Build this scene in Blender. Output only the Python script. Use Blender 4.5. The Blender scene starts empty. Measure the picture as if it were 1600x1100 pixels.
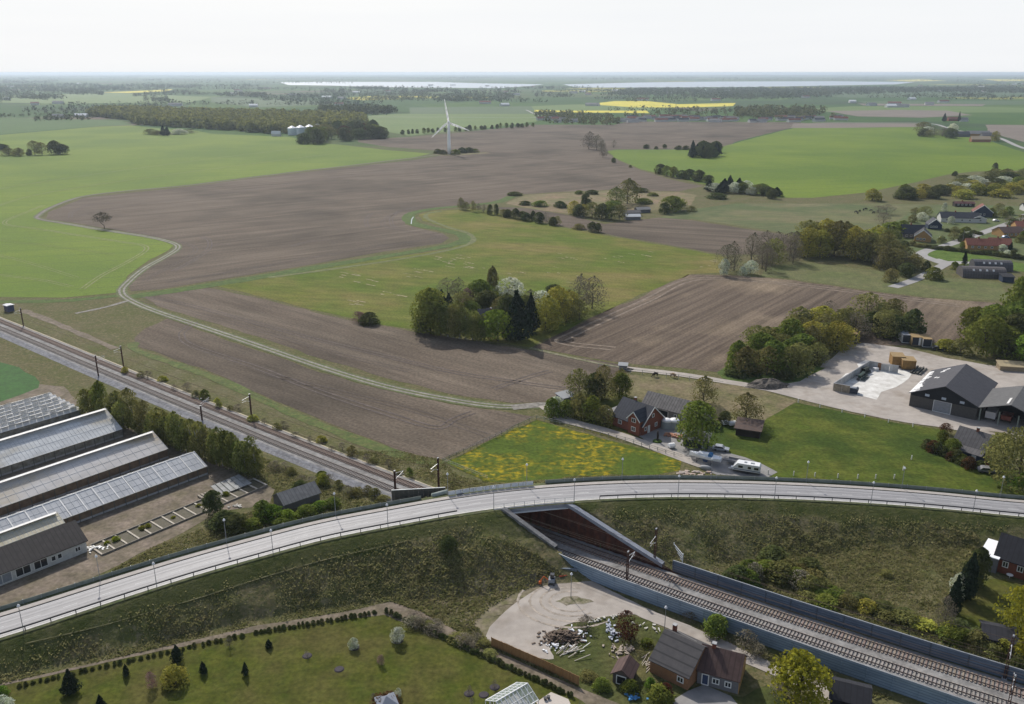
import bpy, bmesh, math, random
import numpy as np
from mathutils import Vector, Matrix
R = math.radians
random.seed(7)
C = bpy.context.scene.collection
scene = bpy.context.scene

# ------------------------------------------------------------ camera, sky, sun, exposure
F, CH = 1330.0, 95.0
PIT = math.atan(437 / F)
cp, sp = math.cos(PIT), math.sin(PIT)
cam = bpy.data.cameras.new('camera'); cam.sensor_width = 36
cam.lens = 36 * F / 1600; cam.clip_start = 1; cam.clip_end = 120000
co = bpy.data.objects.new('camera', cam); C.objects.link(co)
co.location = (0, 0, CH); co.rotation_euler = (math.pi / 2 - PIT, 0, 0)
scene.camera = co
SUN_EL, SUN_AZ = 40.0, -23.0          # azimuth from +Y, minus = to the left
w = bpy.data.worlds.new("World"); scene.world = w; w.use_nodes = True
nt = w.node_tree; bg = nt.nodes['Background']
sky = nt.nodes.new('ShaderNodeTexSky'); sky.sky_type = 'NISHITA'; sky.sun_disc = False
sky.sun_elevation = R(SUN_EL); sky.sun_rotation = R(SUN_AZ)
sky.air_density = 1.0; sky.dust_density = 2.5; sky.ozone_density = 1.5; sky.altitude = 50
# whitish veil of high thin cloud, strongest low over the plain
tcs = nt.nodes.new('ShaderNodeTexCoord'); sxyz = nt.nodes.new('ShaderNodeSeparateXYZ'); nt.links.new(tcs.outputs['Generated'], sxyz.inputs[0])
mrs = nt.nodes.new('ShaderNodeMapRange'); nt.links.new(sxyz.outputs[2], mrs.inputs[0]); mrs.inputs[1].default_value = .06; mrs.inputs[2].default_value = .32; mrs.inputs[3].default_value = .96; mrs.inputs[4].default_value = .08
cn = nt.nodes.new('ShaderNodeTexNoise'); cn.inputs['Scale'].default_value = 3.0; cn.inputs['Detail'].default_value = 5
cmp_ = nt.nodes.new('ShaderNodeMapping'); cmp_.inputs['Scale'].default_value = (1, 1, 14); nt.links.new(tcs.outputs['Generated'], cmp_.inputs[0]); nt.links.new(cmp_.outputs[0], cn.inputs['Vector'])
ccr = nt.nodes.new('ShaderNodeMix'); ccr.data_type = 'RGBA'; nt.links.new(cn.outputs['Fac'], ccr.inputs[0]); ccr.inputs[6].default_value = (7.45, 7.65, 7.9, 1); ccr.inputs[7].default_value = (8.1, 8.2, 8.3, 1)
smx = nt.nodes.new('ShaderNodeMix'); smx.data_type = 'RGBA'; nt.links.new(mrs.outputs[0], smx.inputs[0]); nt.links.new(sky.outputs[0], smx.inputs[6]); nt.links.new(ccr.outputs[2], smx.inputs[7])
nt.links.new(smx.outputs[2], bg.inputs[0]); bg.inputs[1].default_value = 0.12
sl = bpy.data.lights.new('sun', 'SUN'); sl.energy = 3.9; sl.angle = R(0.6); sl.color = (1, .95, .87)
so = bpy.data.objects.new('sun', sl); C.objects.link(so)
sd = Vector((math.sin(R(SUN_AZ)) * math.cos(R(SUN_EL)), math.cos(R(SUN_AZ)) * math.cos(R(SUN_EL)), math.sin(R(SUN_EL))))
so.rotation_euler = sd.to_track_quat('Z', 'Y').to_euler()
vs = scene.view_settings; vs.view_transform = 'Standard'; vs.look = 'None'; vs.gamma = 1; vs.exposure = 0.0
HAZE = 0.64e-4

# ------------------------------------------------------------ survey helpers
def G(px, py, z=0.0):
    v = (py - 550) / F; u = (px - 800) / F
    k = (CH - z) / (sp + v * cp)
    return np.array([u * k, (cp - v * sp) * k])
def GG(pts, z=0.0): return [G(p[0], p[1], z) for p in pts]
def depth(x, y, z=0.0): return y * cp - (z - CH) * sp
def catmull(P, n=8):
    P = [np.array(p, float) for p in P]
    Q = [2 * P[0] - P[1]] + P + [2 * P[-1] - P[-2]]
    o = []
    for i in range(1, len(Q) - 2):
        a, b, c, d = Q[i - 1], Q[i], Q[i + 1], Q[i + 2]
        for k in range(n):
            t = k / n
            o.append(.5 * (2 * b + (c - a) * t + (2 * a - 5 * b + 4 * c - d) * t * t + (3 * b - a - 3 * c + d) * t ** 3))
    o.append(P[-1]); return np.array(o)

# ------------------------------------------------------------ materials
MAT = {}
def mat(name, c1, c2=None, scale=1.0, rough=.8, spec=.3, bump=0.0, metal=0.0, coords='obj', stretch=(1, 1, 1), rot=0.0,
        c3=None, scale3=.05, wave=None, detail=4.0, lo=.35, hi=.65, rnd=0.0, bscale=None, lo3=.4, hi3=.62, grain=None):
    if name in MAT: return MAT[name]
    m = bpy.data.materials.new(name); m.use_nodes = True; MAT[name] = m
    n = m.node_tree.nodes; L = m.node_tree.links; b = n['Principled BSDF']
    b.inputs['Roughness'].default_value = rough; b.inputs['Specular IOR Level'].default_value = spec
    b.inputs['Metallic'].default_value = metal
    b.inputs['Base Color'].default_value = (*c1, 1)
    if coords == 'obj':
        tc = n.new('ShaderNodeTexCoord'); src = tc.outputs['Object']
    elif coords == 'uv':
        tc = n.new('ShaderNodeTexCoord'); src = tc.outputs['UV']
    else:
        g = n.new('ShaderNodeNewGeometry'); src = g.outputs['Position']
    r_ = n.new('ShaderNodeVectorRotate'); r_.rotation_type = 'Z_AXIS'; r_.inputs['Angle'].default_value = -rot
    L.new(src, r_.inputs[0])
    mp = n.new('ShaderNodeMapping'); mp.inputs['Scale'].default_value = stretch
    L.new(r_.outputs[0], mp.inputs[0]); V = mp.outputs[0]
    col = None
    def noise(sc, vec, det=detail):
        t = n.new('ShaderNodeTexNoise'); t.inputs['Scale'].default_value = sc; t.inputs['Detail'].default_value = det
        t.inputs['Roughness'].default_value = .6; L.new(vec, t.inputs['Vector']); return t.outputs['Fac']
    def rng(f, a, bb):
        t = n.new('ShaderNodeMapRange'); t.inputs[1].default_value = a; t.inputs[2].default_value = bb
        t.clamp = True; L.new(f, t.inputs[0]); return t.outputs[0]
    def mix(f, a, bb):
        t = n.new('ShaderNodeMix'); t.data_type = 'RGBA'
        L.new(f, t.inputs[0])
        for k, v in ((6, a), (7, bb)):
            if isinstance(v, tuple): t.inputs[k].default_value = (*v, 1)
            else: L.new(v, t.inputs[k])
        return t.outputs[2]
    if c2:
        f = noise(scale, V); col = mix(rng(f, lo, hi), c1, c2)
    if c3:
        f3 = noise(scale3, r_.outputs[0] if coords != 'obj' else V, 3.0)
        col = mix(rng(f3, lo3, hi3), col if col else c1, c3)
    if coords == 'pos' and grain is None and rough >= .85: grain = (1.1, .30)
    if grain and col is not None:
        for gs_, ga_, vv_ in ((grain[0], grain[1], r_.outputs[0]), (grain[0] * .22, grain[1] * .7, V)):
            gmr = n.new('ShaderNodeMapRange'); gmr.inputs[1].default_value = .3; gmr.inputs[2].default_value = .7; gmr.inputs[3].default_value = 1 - ga_; gmr.inputs[4].default_value = 1 + ga_
            L.new(noise(gs_, vv_, 3.0), gmr.inputs[0]); hv = n.new('ShaderNodeHueSaturation'); L.new(gmr.outputs[0], hv.inputs['Value']); L.new(col, hv.inputs['Color']); col = hv.outputs[0]
    if wave:                                 # (axis, period, strength, dark colour)
        ax, per, dk = wave[:3]
        s = n.new('ShaderNodeSeparateXYZ'); L.new(r_.outputs[0], s.inputs[0])
        a1 = n.new('ShaderNodeMath'); a1.operation = 'DIVIDE'; a1.inputs[1].default_value = per; L.new(s.outputs[ax], a1.inputs[0])
        a2 = n.new('ShaderNodeMath'); a2.operation = 'FRACT'; L.new(a1.outputs[0], a2.inputs[0])
        a3 = n.new('ShaderNodeMath'); a3.operation = 'LESS_THAN'; a3.inputs[1].default_value = wave[3] if len(wave) > 3 else .18; L.new(a2.outputs[0], a3.inputs[0])
        col = mix(a3.outputs[0], col if col else c1, dk)
    if rnd:
        oi = n.new('ShaderNodeObjectInfo'); hs = n.new('ShaderNodeHueSaturation')
        mr = n.new('ShaderNodeMapRange'); mr.inputs[3].default_value = 1 - rnd; mr.inputs[4].default_value = 1 + rnd
        L.new(oi.outputs['Random'], mr.inputs[0]); L.new(mr.outputs[0], hs.inputs['Value'])
        mh = n.new('ShaderNodeMapRange'); mh.inputs[3].default_value = .48; mh.inputs[4].default_value = .52
        mm = n.new('ShaderNodeMath'); mm.operation = 'MULTIPLY'; mm.inputs[1].default_value = 7.13
        mf = n.new('ShaderNodeMath'); mf.operation = 'FRACT'
        L.new(oi.outputs['Random'], mm.inputs[0]); L.new(mm.outputs[0], mf.inputs[0]); L.new(mf.outputs[0], mh.inputs[0]); L.new(mh.outputs[0], hs.inputs['Hue'])
        if col is None: hs.inputs['Color'].default_value = (*c1, 1)
        else: L.new(col, hs.inputs['Color'])
        col = hs.outputs[0]
    if col is not None: L.new(col, b.inputs['Base Color'])
    if bump:
        bp = n.new('ShaderNodeBump'); bp.inputs['Distance'].default_value = bump; bp.inputs['Strength'].default_value = .8
        L.new(noise(bscale or scale * 2, V), bp.inputs['Height']); L.new(bp.outputs[0], b.inputs['Normal'])
    m['col_out'] = 1
    return m
def leafmat(name, c1, c2, scale=.6, trans=.35, rnd=.18):
    if name in MAT: return MAT[name]
    m = mat(name, c1, c2, scale=scale, coords='pos', rnd=rnd, rough=.9, spec=.1)
    n = m.node_tree.nodes; L = m.node_tree.links; b = n['Principled BSDF']; out = n['Material Output']
    cs = b.inputs['Base Color'].links[0].from_socket
    d = n.new('ShaderNodeBsdfDiffuse'); t = n.new('ShaderNodeBsdfTranslucent'); mx = n.new('ShaderNodeMixShader')
    mx.inputs[0].default_value = trans
    L.new(cs, d.inputs[0]); L.new(cs, t.inputs[0]); L.new(d.outputs[0], mx.inputs[1]); L.new(t.outputs[0], mx.inputs[2])
    L.new(mx.outputs[0], out.inputs[0]); n.remove(b)
    return m

# ------------------------------------------------------------ object helpers
def new(name, mesh, parent=None, loc=None, kind=None):
    o = bpy.data.objects.new(name, mesh); C.objects.link(o)
    if parent is not None: o.parent = parent
    if loc is not None: o.location = loc
    if kind: o['kind'] = kind
    return o
def tag(o, label, cat, group=None):
    o['label'] = label; o['category'] = cat
    if group: o['group'] = group
    return o
def thing(name, label, cat, loc=(0, 0, 0), rz=0.0, group=None):
    o = new(name, None, loc=loc); o.rotation_euler = (0, 0, rz); o.empty_display_size = .5
    return tag(o, label, cat, group)
class MB:
    def __init__(s): s.v = []; s.f = []; s.uv = None
    def add(s, vs, fs):
        k = len(s.v); s.v += [tuple(map(float, v)) for v in vs]; s.f += [tuple(i + k for i in f) for f in fs]; return s
    def box(s, x0, y0, z0, x1, y1, z1):
        return s.add([(x0, y0, z0), (x1, y0, z0), (x1, y1, z0), (x0, y1, z0), (x0, y0, z1), (x1, y0, z1), (x1, y1, z1), (x0, y1, z1)],
                     [(0, 3, 2, 1), (4, 5, 6, 7), (0, 1, 5, 4), (1, 2, 6, 5), (2, 3, 7, 6), (3, 0, 4, 7)])
    def cbox(s, x, y, z, sx, sy, sz): return s.box(x - sx / 2, y - sy / 2, z, x + sx / 2, y + sy / 2, z + sz)
    def bar(s, a, b, t, t2=None):                 # box bar between two points
        a = Vector(a); b = Vector(b); d = (b - a); l = d.length
        if l < 1e-6: return s
        q = d.to_track_quat('Z', 'Y').to_matrix(); t2 = t2 or t
        vs = []
        for z in (0, l):
            for x, y in ((-t, -t2), (t, -t2), (t, t2), (-t, t2)): vs.append(a + q @ Vector((x / 2, y / 2, z)))
        return s.add(vs, [(0, 3, 2, 1), (4, 5, 6, 7), (0, 1, 5, 4), (1, 2, 6, 5), (2, 3, 7, 6), (3, 0, 4, 7)])
    def tube(s, pts, rs, n=8, cap=True):
        pts = [Vector(p) for p in pts]
        if not hasattr(rs, '__len__'): rs = [rs] * len(pts)
        k = len(s.v); 
        for i, p in enumerate(pts):
            d = (pts[min(i + 1, len(pts) - 1)] - pts[max(i - 1, 0)]).normalized()
            q = d.to_track_quat('Z', 'Y').to_matrix()
            for j in range(n):
                a = 2 * math.pi * j / n
                s.v.append(tuple(p + q @ Vector((math.cos(a) * rs[i], math.sin(a) * rs[i], 0))))
        for i in range(len(pts) - 1):
            for j in range(n):
                s.f.append((k + i * n + j, k + i * n + (j + 1) % n, k + (i + 1) * n + (j + 1) % n, k + (i + 1) * n + j))
        if cap:
            s.f.append(tuple(k + j for j in reversed(range(n)))); s.f.append(tuple(k + (len(pts) - 1) * n + j for j in range(n)))
        return s
    def quad(s, a, b, c, d): return s.add([a, b, c, d], [(0, 1, 2, 3)])
    def prism(s, prof, axis, a, b):               # profile in (u,z) extruded along axis 'x' or 'y' from a to b
        n = len(prof)
        f = (lambda t, u, z: (t, u, z)) if axis == 'x' else (lambda t, u, z: (u, t, z))
        vs = [f(a, u, z) for u, z in prof] + [f(b, u, z) for u, z in prof]
        return s.add(vs, [tuple(range(n)), tuple(range(2 * n - 1, n - 1, -1))] + [(i, i + n, (i + 1) % n + n, (i + 1) % n) for i in range(n)])
    def mesh(s, name, m, smooth=False):
        me = bpy.data.meshes.new(name); me.from_pydata(s.v, [], s.f); me.materials.append(m)
        bm = bmesh.new(); bm.from_mesh(me); bmesh.ops.recalc_face_normals(bm, faces=bm.faces); bm.to_mesh(me); bm.free()
        if smooth: me.polygons.foreach_set('use_smooth', [True] * len(me.polygons))
        return me
    def build(s, name, m, parent=None, loc=None, kind=None, smooth=False):
        return new(name, s.mesh(name, m, smooth), parent, loc, kind)
def npmesh(name, V, Fq, m):                        # numpy quads
    me = bpy.data.meshes.new(name); V = np.asarray(V, np.float32); Fq = np.asarray(Fq, np.int32)
    k = Fq.shape[1]
    me.vertices.add(len(V)); me.vertices.foreach_set('co', V.ravel())
    me.loops.add(Fq.size); me.loops.foreach_set('vertex_index', Fq.ravel())
    me.polygons.add(len(Fq)); me.polygons.foreach_set('loop_start', np.arange(0, Fq.size, k, dtype=np.int32))
    me.update(calc_edges=True); me.materials.append(m); return me
ORD = 'first second third fourth fifth sixth seventh eighth ninth tenth eleventh twelfth'.split()
def ordw(i): return ORD[i] if i < 12 else '%d%s' % (i + 1, 'th' if 10 < (i + 1) % 100 < 14 else {1: 'st', 2: 'nd', 3: 'rd'}.get((i + 1) % 10, 'th'))
def at_end(i, n): return 'leftmost' if i == 0 else 'rightmost' if i == n - 1 else ordw(i)

# ------------------------------------------------------------ road line (near and far edge with height)
near = [(0, 994, 3.5), (100, 963, 4.2), (200, 930, 5), (300, 900, 5.7), (400, 870, 6.3), (500, 842, 7), (600, 823, 7.5), (717, 804, 8), (800, 791, 8), (900, 781, 8), (1000, 777, 7.6), (1100, 777, 6.8), (1200, 779.5, 6), (1300, 784, 5.2), (1400, 791, 4.5), (1500, 800, 3.8), (1600, 809, 3)]
far = [(0, 961), (100, 929), (200, 897.5), (300, 866), (400, 840), (500, 815), (600, 795), (700, 775), (800, 763), (900, 756), (1000, 751), (1100, 750), (1200, 752), (1300, 756), (1400, 762), (1500, 770), (1600, 781)]
nw = [np.array([*G(p[0], p[1], p[2]), p[2]]) for p in near]
fw = [np.array([*G(p[0], p[1], q[2]), q[2]]) for p, q in zip(far, near)]
mid = np.array([(a + b) / 2 for a, b in zip(nw, fw)])
# smooth the centre line, constant width 8.1 m
ctr = catmull([mid[0] + (mid[0] - mid[2]) * 3 * np.array([1, 1, .35]), mid[0] + (mid[0] - mid[2]) * 1.2 * np.array([1, 1, .5])] + list(mid) +
              [mid[-1] + (mid[-1] - mid[-3]) * 1.2 * np.array([1, 1, .6]), mid[-1] + (mid[-1] - mid[-3]) * 3 * np.array([1, 1, .4])], 10)
for _ in range(12): ctr[1:-1] = (ctr[:-2] + 2 * ctr[1:-1] + ctr[2:]) / 4
tn = np.gradient(ctr[:, :2], axis=0); tn /= np.linalg.norm(tn, axis=1)[:, None]
nr = np.stack([-tn[:, 1], tn[:, 0]], 1)            # to the far side
RW = 4.05
def road_pt(i, off): return ctr[i, :2] + nr[i] * off
# ------------------------------------------------------------ railway axis (far track), y = poly(x)
PA = np.array([1.25615272e-06, 5.61211158e-04, -7.21104403e-01, 1.67273007e+02])
def railA(x): return np.polyval(PA, x)
def rail_off(x, off):                              # point at signed offset from axis
    sl_ = np.polyval(np.polyder(PA), x); L_ = math.hypot(1, sl_)
    return np.array([x - sl_ / L_ * off, railA(x) + off / L_])
rx = np.linspace(-330, 130, 700); ry = railA(rx)
def rail_dist(X, Y):
    sl_ = np.polyval(np.polyder(PA), X); d = (Y - railA(X)) / np.sqrt(1 + sl_ ** 2); return d
WL, WR = -7.9, 3.1
def vnoise(X, Y, s, seed=0):                       # smooth value noise
    x = X / s; y = Y / s; xi = np.floor(x).astype(np.int64); yi = np.floor(y).astype(np.int64); xf = x - xi; yf = y - yi
    def h(a, b): 
        n_ = (a * 374761393 + b * 668265263 + seed * 974634777) & 0xffffffff
        n_ = ((n_ ^ (n_ >> 13)) * 1274126177) & 0xffffffff; return ((n_ ^ (n_ >> 16)) & 0xffff) / 65535.0
    u = xf * xf * (3 - 2 * xf); v = yf * yf * (3 - 2 * yf)
    return (h(xi, yi) * (1 - u) + h(xi + 1, yi) * u) * (1 - v) + (h(xi, yi + 1) * (1 - u) + h(xi + 1, yi + 1) * u) * v
def road_info(X, Y):
    X = np.asarray(X, float).ravel(); Y = np.asarray(Y, float).ravel()
    D = np.full(X.shape, 1e9); Z = np.zeros(X.shape); S = np.zeros(X.shape)
    idx = np.where((X > -200) & (X < 230) & (Y > 40) & (Y < 230))[0]
    for k in range(0, len(idx), 20000):
        q = idx[k:k + 20000]
        dx = X[q][:, None] - ctr[None, :, 0]; dy = Y[q][:, None] - ctr[None, :, 1]
        d2 = dx * dx + dy * dy; j = d2.argmin(1); r = np.arange(len(q))
        D[q] = np.abs(dx[r, j] * nr[j, 0] + dy[r, j] * nr[j, 1]) * (np.sqrt(d2[r, j]) < 60) + 1e9 * (np.sqrt(d2[r, j]) >= 60)
        D[q] = np.maximum(D[q], np.sqrt(d2[r, j]) * .98)
        Z[q] = ctr[j, 2]; S[q] = np.sign(dx[r, j] * nr[j, 0] + dy[r, j] * nr[j, 1])
    return D, Z, S
def hgt(X, Y, rough=True):
    sh = np.shape(X); X = np.asarray(X, float).ravel(); Y = np.asarray(Y, float).ravel()
    D, Z, S = road_info(X, Y)
    e = np.maximum(0, D - RW - 1.2)
    z = Z - .12 - e * (.47 + .15 * np.clip((-X - 10) / 30, 0, 1)); z = np.where(z > .2, z, .2 * np.exp((np.maximum(z, -4) - .2) / .2))
    z = np.where(z < .02, 0, z)
    if rough:
        mk = np.clip((D - RW - 4) / 3, 0, 1) * np.clip(z / .8, 0, 1)
        z = z + mk * ((vnoise(X, Y, 1.6, 1) - .5) * .5 + (vnoise(X, Y, 5, 2) - .5) * .8)
    rd = rail_dist(X, Y)
    z = np.where((rd > WL) & (rd < WR) & (X < 130), 0.0, z)
    return np.maximum(z, 0).reshape(sh)
def zg(x, y): return float(hgt(np.array([x]), np.array([y]))[0])
def Gz(px, py):                                    # ground point under a pixel, embankment included
    z = 0.0
    for _ in range(12):
        p = G(px, py, z); z = .5 * z + .5 * zg(*p)
    return np.array([*G(px, py, z), z])

# ------------------------------------------------------------ ground sheet
def axis(lo, hi, step, outer, growth=1.12):
    a = list(np.arange(lo, hi, step)); s = step; p = a[-1]; up = []
    while p < outer[1]: s *= growth; p += s; up.append(min(p, outer[1]))
    s = step; p = lo; dn = []
    while p > outer[0]: s *= growth; p -= s; dn.append(max(p, outer[0]))
    return np.array(dn[::-1] + a + up)
ax_ = axis(-125, 135, .6, (-42000, 42000), 1.13); ay_ = axis(100, 196, .6, (-300, 42000), 1.13)
XX, YY = np.meshgrid(ax_, ay_); ZZ = hgt(XX, YY)
V = np.stack([XX, YY, ZZ], -1).reshape(-1, 3); nx, ny = len(ax_), len(ay_)
ii = np.arange(nx * ny).reshape(ny, nx)
Q = np.stack([ii[:-1, :-1], ii[:-1, 1:], ii[1:, 1:], ii[1:, :-1]], -1).reshape(-1, 4)
gm = bpy.data.materials.new('ground'); gm.use_nodes = True
gme = npmesh('ground', V, Q, gm)
gme.polygons.foreach_set('use_smooth', [True] * len(gme.polygons))
D, Zr, S = road_info(XX, YY); D = D.reshape(XX.shape); S = S.reshape(XX.shape); Zr = Zr.reshape(XX.shape)
rd = rail_dist(XX, YY)
verge = np.clip((5.5 - (D - RW) + (vnoise(XX, YY, 6, 5) - .5) * 4) / 1.2, 0, 1)
verge = np.where(S > 0, np.clip((3.5 - (D - RW)) / 1.5, 0, 1) * .6, verge * np.clip(.45 + vnoise(XX, YY, 4, 8) * .8, 0, 1))
bare = np.clip(1 - np.abs(rd - 11) / 3, 0, 1) * (XX < -20) * .3
bc_ = G(800, 935); bq_ = np.hypot((XX - bc_[0]) / 15, (YY - bc_[1]) / 7); bare = np.maximum(bare, np.clip(1.35 - bq_ + (vnoise(XX, YY, 2.5, 21) - .5) * 1.0, 0, 1) * .85)
farm_ = np.clip((YY - 900) / 300, 0, 1)
colr = np.stack([verge, bare, farm_, np.ones_like(verge)], -1).reshape(-1, 4).astype(np.float32)
at = gme.color_attributes.new('zones', 'FLOAT_COLOR', 'POINT'); at.data.foreach_set('color', colr.ravel())
new('ground', gme, kind='structure')
n = gm.node_tree.nodes; L = gm.node_tree.links; b = n['Principled BSDF']
b.inputs['Roughness'].default_value = .95; b.inputs['Specular IOR Level'].default_value = .1
geo = n.new('ShaderNodeNewGeometry')
def nz(sc, det=5, scl=(1, 1, 1), rot=0):
    m_ = n.new('ShaderNodeMapping'); m_.inputs['Scale'].default_value = scl; m_.inputs['Rotation'].default_value = (0, 0, rot)
    t = n.new('ShaderNodeTexNoise'); t.inputs['Scale'].default_value = sc; t.inputs['Detail'].default_value = det; t.inputs['Roughness'].default_value = .65
    L.new(geo.outputs['Position'], m_.inputs[0]); L.new(m_.outputs[0], t.inputs['Vector']); return t.outputs['Fac']
def rg(f, a, c):
    t = n.new('ShaderNodeMapRange'); t.inputs[1].default_value = a; t.inputs[2].default_value = c; L.new(f, t.inputs[0]); return t.outputs[0]
def mx(f, a, c):
    t = n.new('ShaderNodeMix'); t.data_type = 'RGBA'; L.new(f, t.inputs[0])
    for k, v in ((6, a), (7, c)):
        if isinstance(v, tuple): t.inputs[k].default_value = (*v, 1)
        else: L.new(v, t.inputs[k])
    return t.outputs[2]
def mul(a, c):
    t = n.new('ShaderNodeMath'); t.operation = 'MULTIPLY'; L.new(a, t.inputs[0])
    if isinstance(c, float): t.inputs[1].default_value = c
    else: L.new(c, t.inputs[1])
    return t.outputs[0]
base = mx(rg(nz(.09, 4), .38, .6), (.105, .115, .036), (.15, .128, .066))
base = mx(rg(nz(1.1, 8), .42, .62), base, (.08, .085, .034))
base = mx(rg(nz(.7, 8), .52, .68), base, (.2, .175, .1))
atn = n.new('ShaderNodeAttribute'); atn.attribute_name = 'zones'
sep = n.new('ShaderNodeSeparateColor'); L.new(atn.outputs['Color'], sep.inputs[0])
grn = mx(rg(nz(.5, 7), .35, .65), (.045, .06, .015), (.085, .09, .03))
base = mx(sep.outputs[0], base, grn)
base = mx(sep.outputs[1], base, (.2, .17, .12))
vo = n.new('ShaderNodeTexVoronoi'); vo.inputs['Scale'].default_value = 1.0
mpv = n.new('ShaderNodeMapping'); mpv.inputs['Scale'].default_value = (1 / 420, 1 / 560, 1); mpv.inputs['Rotation'].default_value = (0, 0, .35)
L.new(geo.outputs['Position'], mpv.inputs[0]); L.new(mpv.outputs[0], vo.inputs['Vector'])
sc_ = n.new('ShaderNodeSeparateColor'); L.new(vo.outputs['Color'], sc_.inputs[0])
cr = n.new('ShaderNodeValToRGB'); cr.color_ramp.interpolation = 'CONSTANT'; L.new(sc_.outputs[0], cr.inputs[0])
el = cr.color_ramp.elements; el[0].position = 0; el[0].color = (.07, .125, .025, 1); el[1].position = .3; el[1].color = (.045, .09, .025, 1)
for p_, c_ in ((.5, (.09, .14, .03)), (.66, (.04, .065, .03)), (.78, (.14, .105, .08)), (.88, (.1, .11, .045)), (.975, (.45, .38, .05))):
    e_ = el.new(p_); e_.color = (*c_, 1)
fp = mx(rg(nz(.004, 3), .35, .65), cr.outputs[0], (.045, .1, .025))
base = mx(sep.outputs[2], base, fp)
L.new(base, b.inputs['Base Color'])
bp = n.new('ShaderNodeBump'); bp.inputs['Distance'].default_value = .35; L.new(nz(1.3, 5), bp.inputs['Height']); L.new(bp.outputs[0], b.inputs['Normal'])

# ------------------------------------------------------------ flat sheets (fields, yards)
def jitter_poly(pts, seg, amp, seed):
    rnd_ = random.Random(seed); out = []
    for i, a in enumerate(pts):
        b_ = pts[(i + 1) % len(pts)]; d = np.linalg.norm(b_ - a); k = max(1, int(d / seg))
        nn = np.array([-(b_ - a)[1], (b_ - a)[0]]) / max(d, 1e-6)
        for j in range(k):
            out.append(a + (b_ - a) * j / k + (nn * rnd_.uniform(-amp, amp) if j else 0))
    return out
def sheet(name, px, m, z=.03, amp=.5, seg=4, curve=0, label=None):
    w_ = GG(px, 0)
    if curve: w_ = list(catmull(w_ + [w_[0]], curve)[:-1])
    sc = np.mean([np.linalg.norm(p) for p in w_]) / 200
    w_ = jitter_poly(w_, seg * sc, amp * min(sc, 2.5), hash(name) % 97 if 0 else len(px) * 7 + int(px[0][0]) % 50)
    me = bpy.data.meshes.new(name); bm = bmesh.new()
    vs = [bm.verts.new((p[0], p[1], z)) for p in w_]
    f = bm.faces.new(vs); bm.normal_update()
    if f.normal.z < 0: f.normal_flip()
    bmesh.ops.triangulate(bm, faces=[f], ngon_method='EAR_CLIP'); bm.to_mesh(me); bm.free(); me.materials.append(m)
    return new(name, me, kind='structure')
def ribbon(name, pts, half, m, z=.05, world=False, n=6, kind='structure', wob=0, zf=None, parent=None):
    P = list(pts) if world else GG(pts); P = catmull([p[:2] for p in P], n)
    t = np.gradient(P, axis=0); t /= np.linalg.norm(t, axis=1)[:, None] + 1e-9; nn = np.stack([-t[:, 1], t[:, 0]], 1)
    mb = MB(); uv = []
    ds = np.concatenate([[0], np.cumsum(np.linalg.norm(np.diff(P, axis=0), axis=1))])
    hw = half if hasattr(half, '__len__') else (-half, half)
    for i, p in enumerate(P):
        wb = 1 + (random.random() - .5) * wob
        zz = z if zf is None else zf(p)
        for o_ in hw: q = p + nn[i] * o_ * wb; mb.v.append((q[0], q[1], zz)); uv.append((ds[i], o_))
    for i in range(len(P) - 1): mb.f.append((2 * i, 2 * i + 2, 2 * i + 3, 2 * i + 1))
    me = bpy.data.meshes.new(name); me.from_pydata(mb.v, [], mb.f); me.materials.append(m)
    ul = me.uv_layers.new(name='UVMap')
    for lp in me.loops: ul.data[lp.index].uv = uv[lp.vertex_index]
    me.update()
    if me.polygons and me.polygons[0].normal.z < 0: me.flip_normals()
    return new(name, me, parent, kind=kind)

WH = mat('wheat', (.115, .178, .010), (.145, .198, .016), scale=.02, coords='pos', stretch=(1, 5, 1), rot=.25, bump=.1, bscale=1.5, c3=(.09, .15, .01), scale3=.006, rough=.9, spec=.15, wave=(1, 21, (.085, .13, .016), .05))
WHD = mat('dark crop', (.045, .1, .018), (.055, .115, .022), scale=.02, coords='pos', rough=.9, spec=.15)
def soil(nm, rot, k=1.0, streak=10):
    k *= .88
    return mat(nm, (.117 * k, .091 * k, .069 * k), (.184 * k, .149 * k, .114 * k), scale=.09, coords='pos', stretch=(1 / streak, 1, 1), rot=rot, bump=.12, bscale=.8,
               c3=(.073 * k, .06 * k, .046 * k), scale3=.011, rough=.95, spec=.1, lo=.3, hi=.7, detail=6, lo3=.45, hi3=.75)
S1 = soil('ploughed soil wide', R(35)); S2 = soil('ploughed soil strip', R(-38), 1.05); S3 = mat('ploughed soil furrows', (.085, .064, .048), (.18, .14, .105), scale=.35, coords='pos', stretch=(.03, 1, 1), rot=R(52), bump=.12, bscale=.8, c3=(.25, .195, .135), scale3=.022, rough=.95, spec=.1, lo=.36, hi=.74, detail=6, lo3=.5, hi3=.8); S4 = soil('ploughed soil small', R(-20), .95, 20)
MEA = mat('rough meadow', (.118, .132, .022), (.18, .15, .05), scale=.05, coords='pos', stretch=(.35, 1, 1), rot=R(-18), bump=.15, bscale=1, c3=(.085, .125, .014), scale3=.018, rough=.95, spec=.1, detail=7)
STR = mat('straw', (.34, .28, .19), (.22, .2, .1), scale=1, coords='pos', rough=.95)
DIT = mat('ditch grass', (.045, .082, .01), (.075, .115, .016), scale=.4, coords='pos', bump=.3, rough=.95)
GRS = mat('pasture', (.066, .094, .012), (.105, .118, .02), scale=.15, coords='pos', bump=.15, bscale=1.2, c3=(.042, .068, .01), scale3=.06, rough=.95, spec=.1, detail=7)
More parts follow.
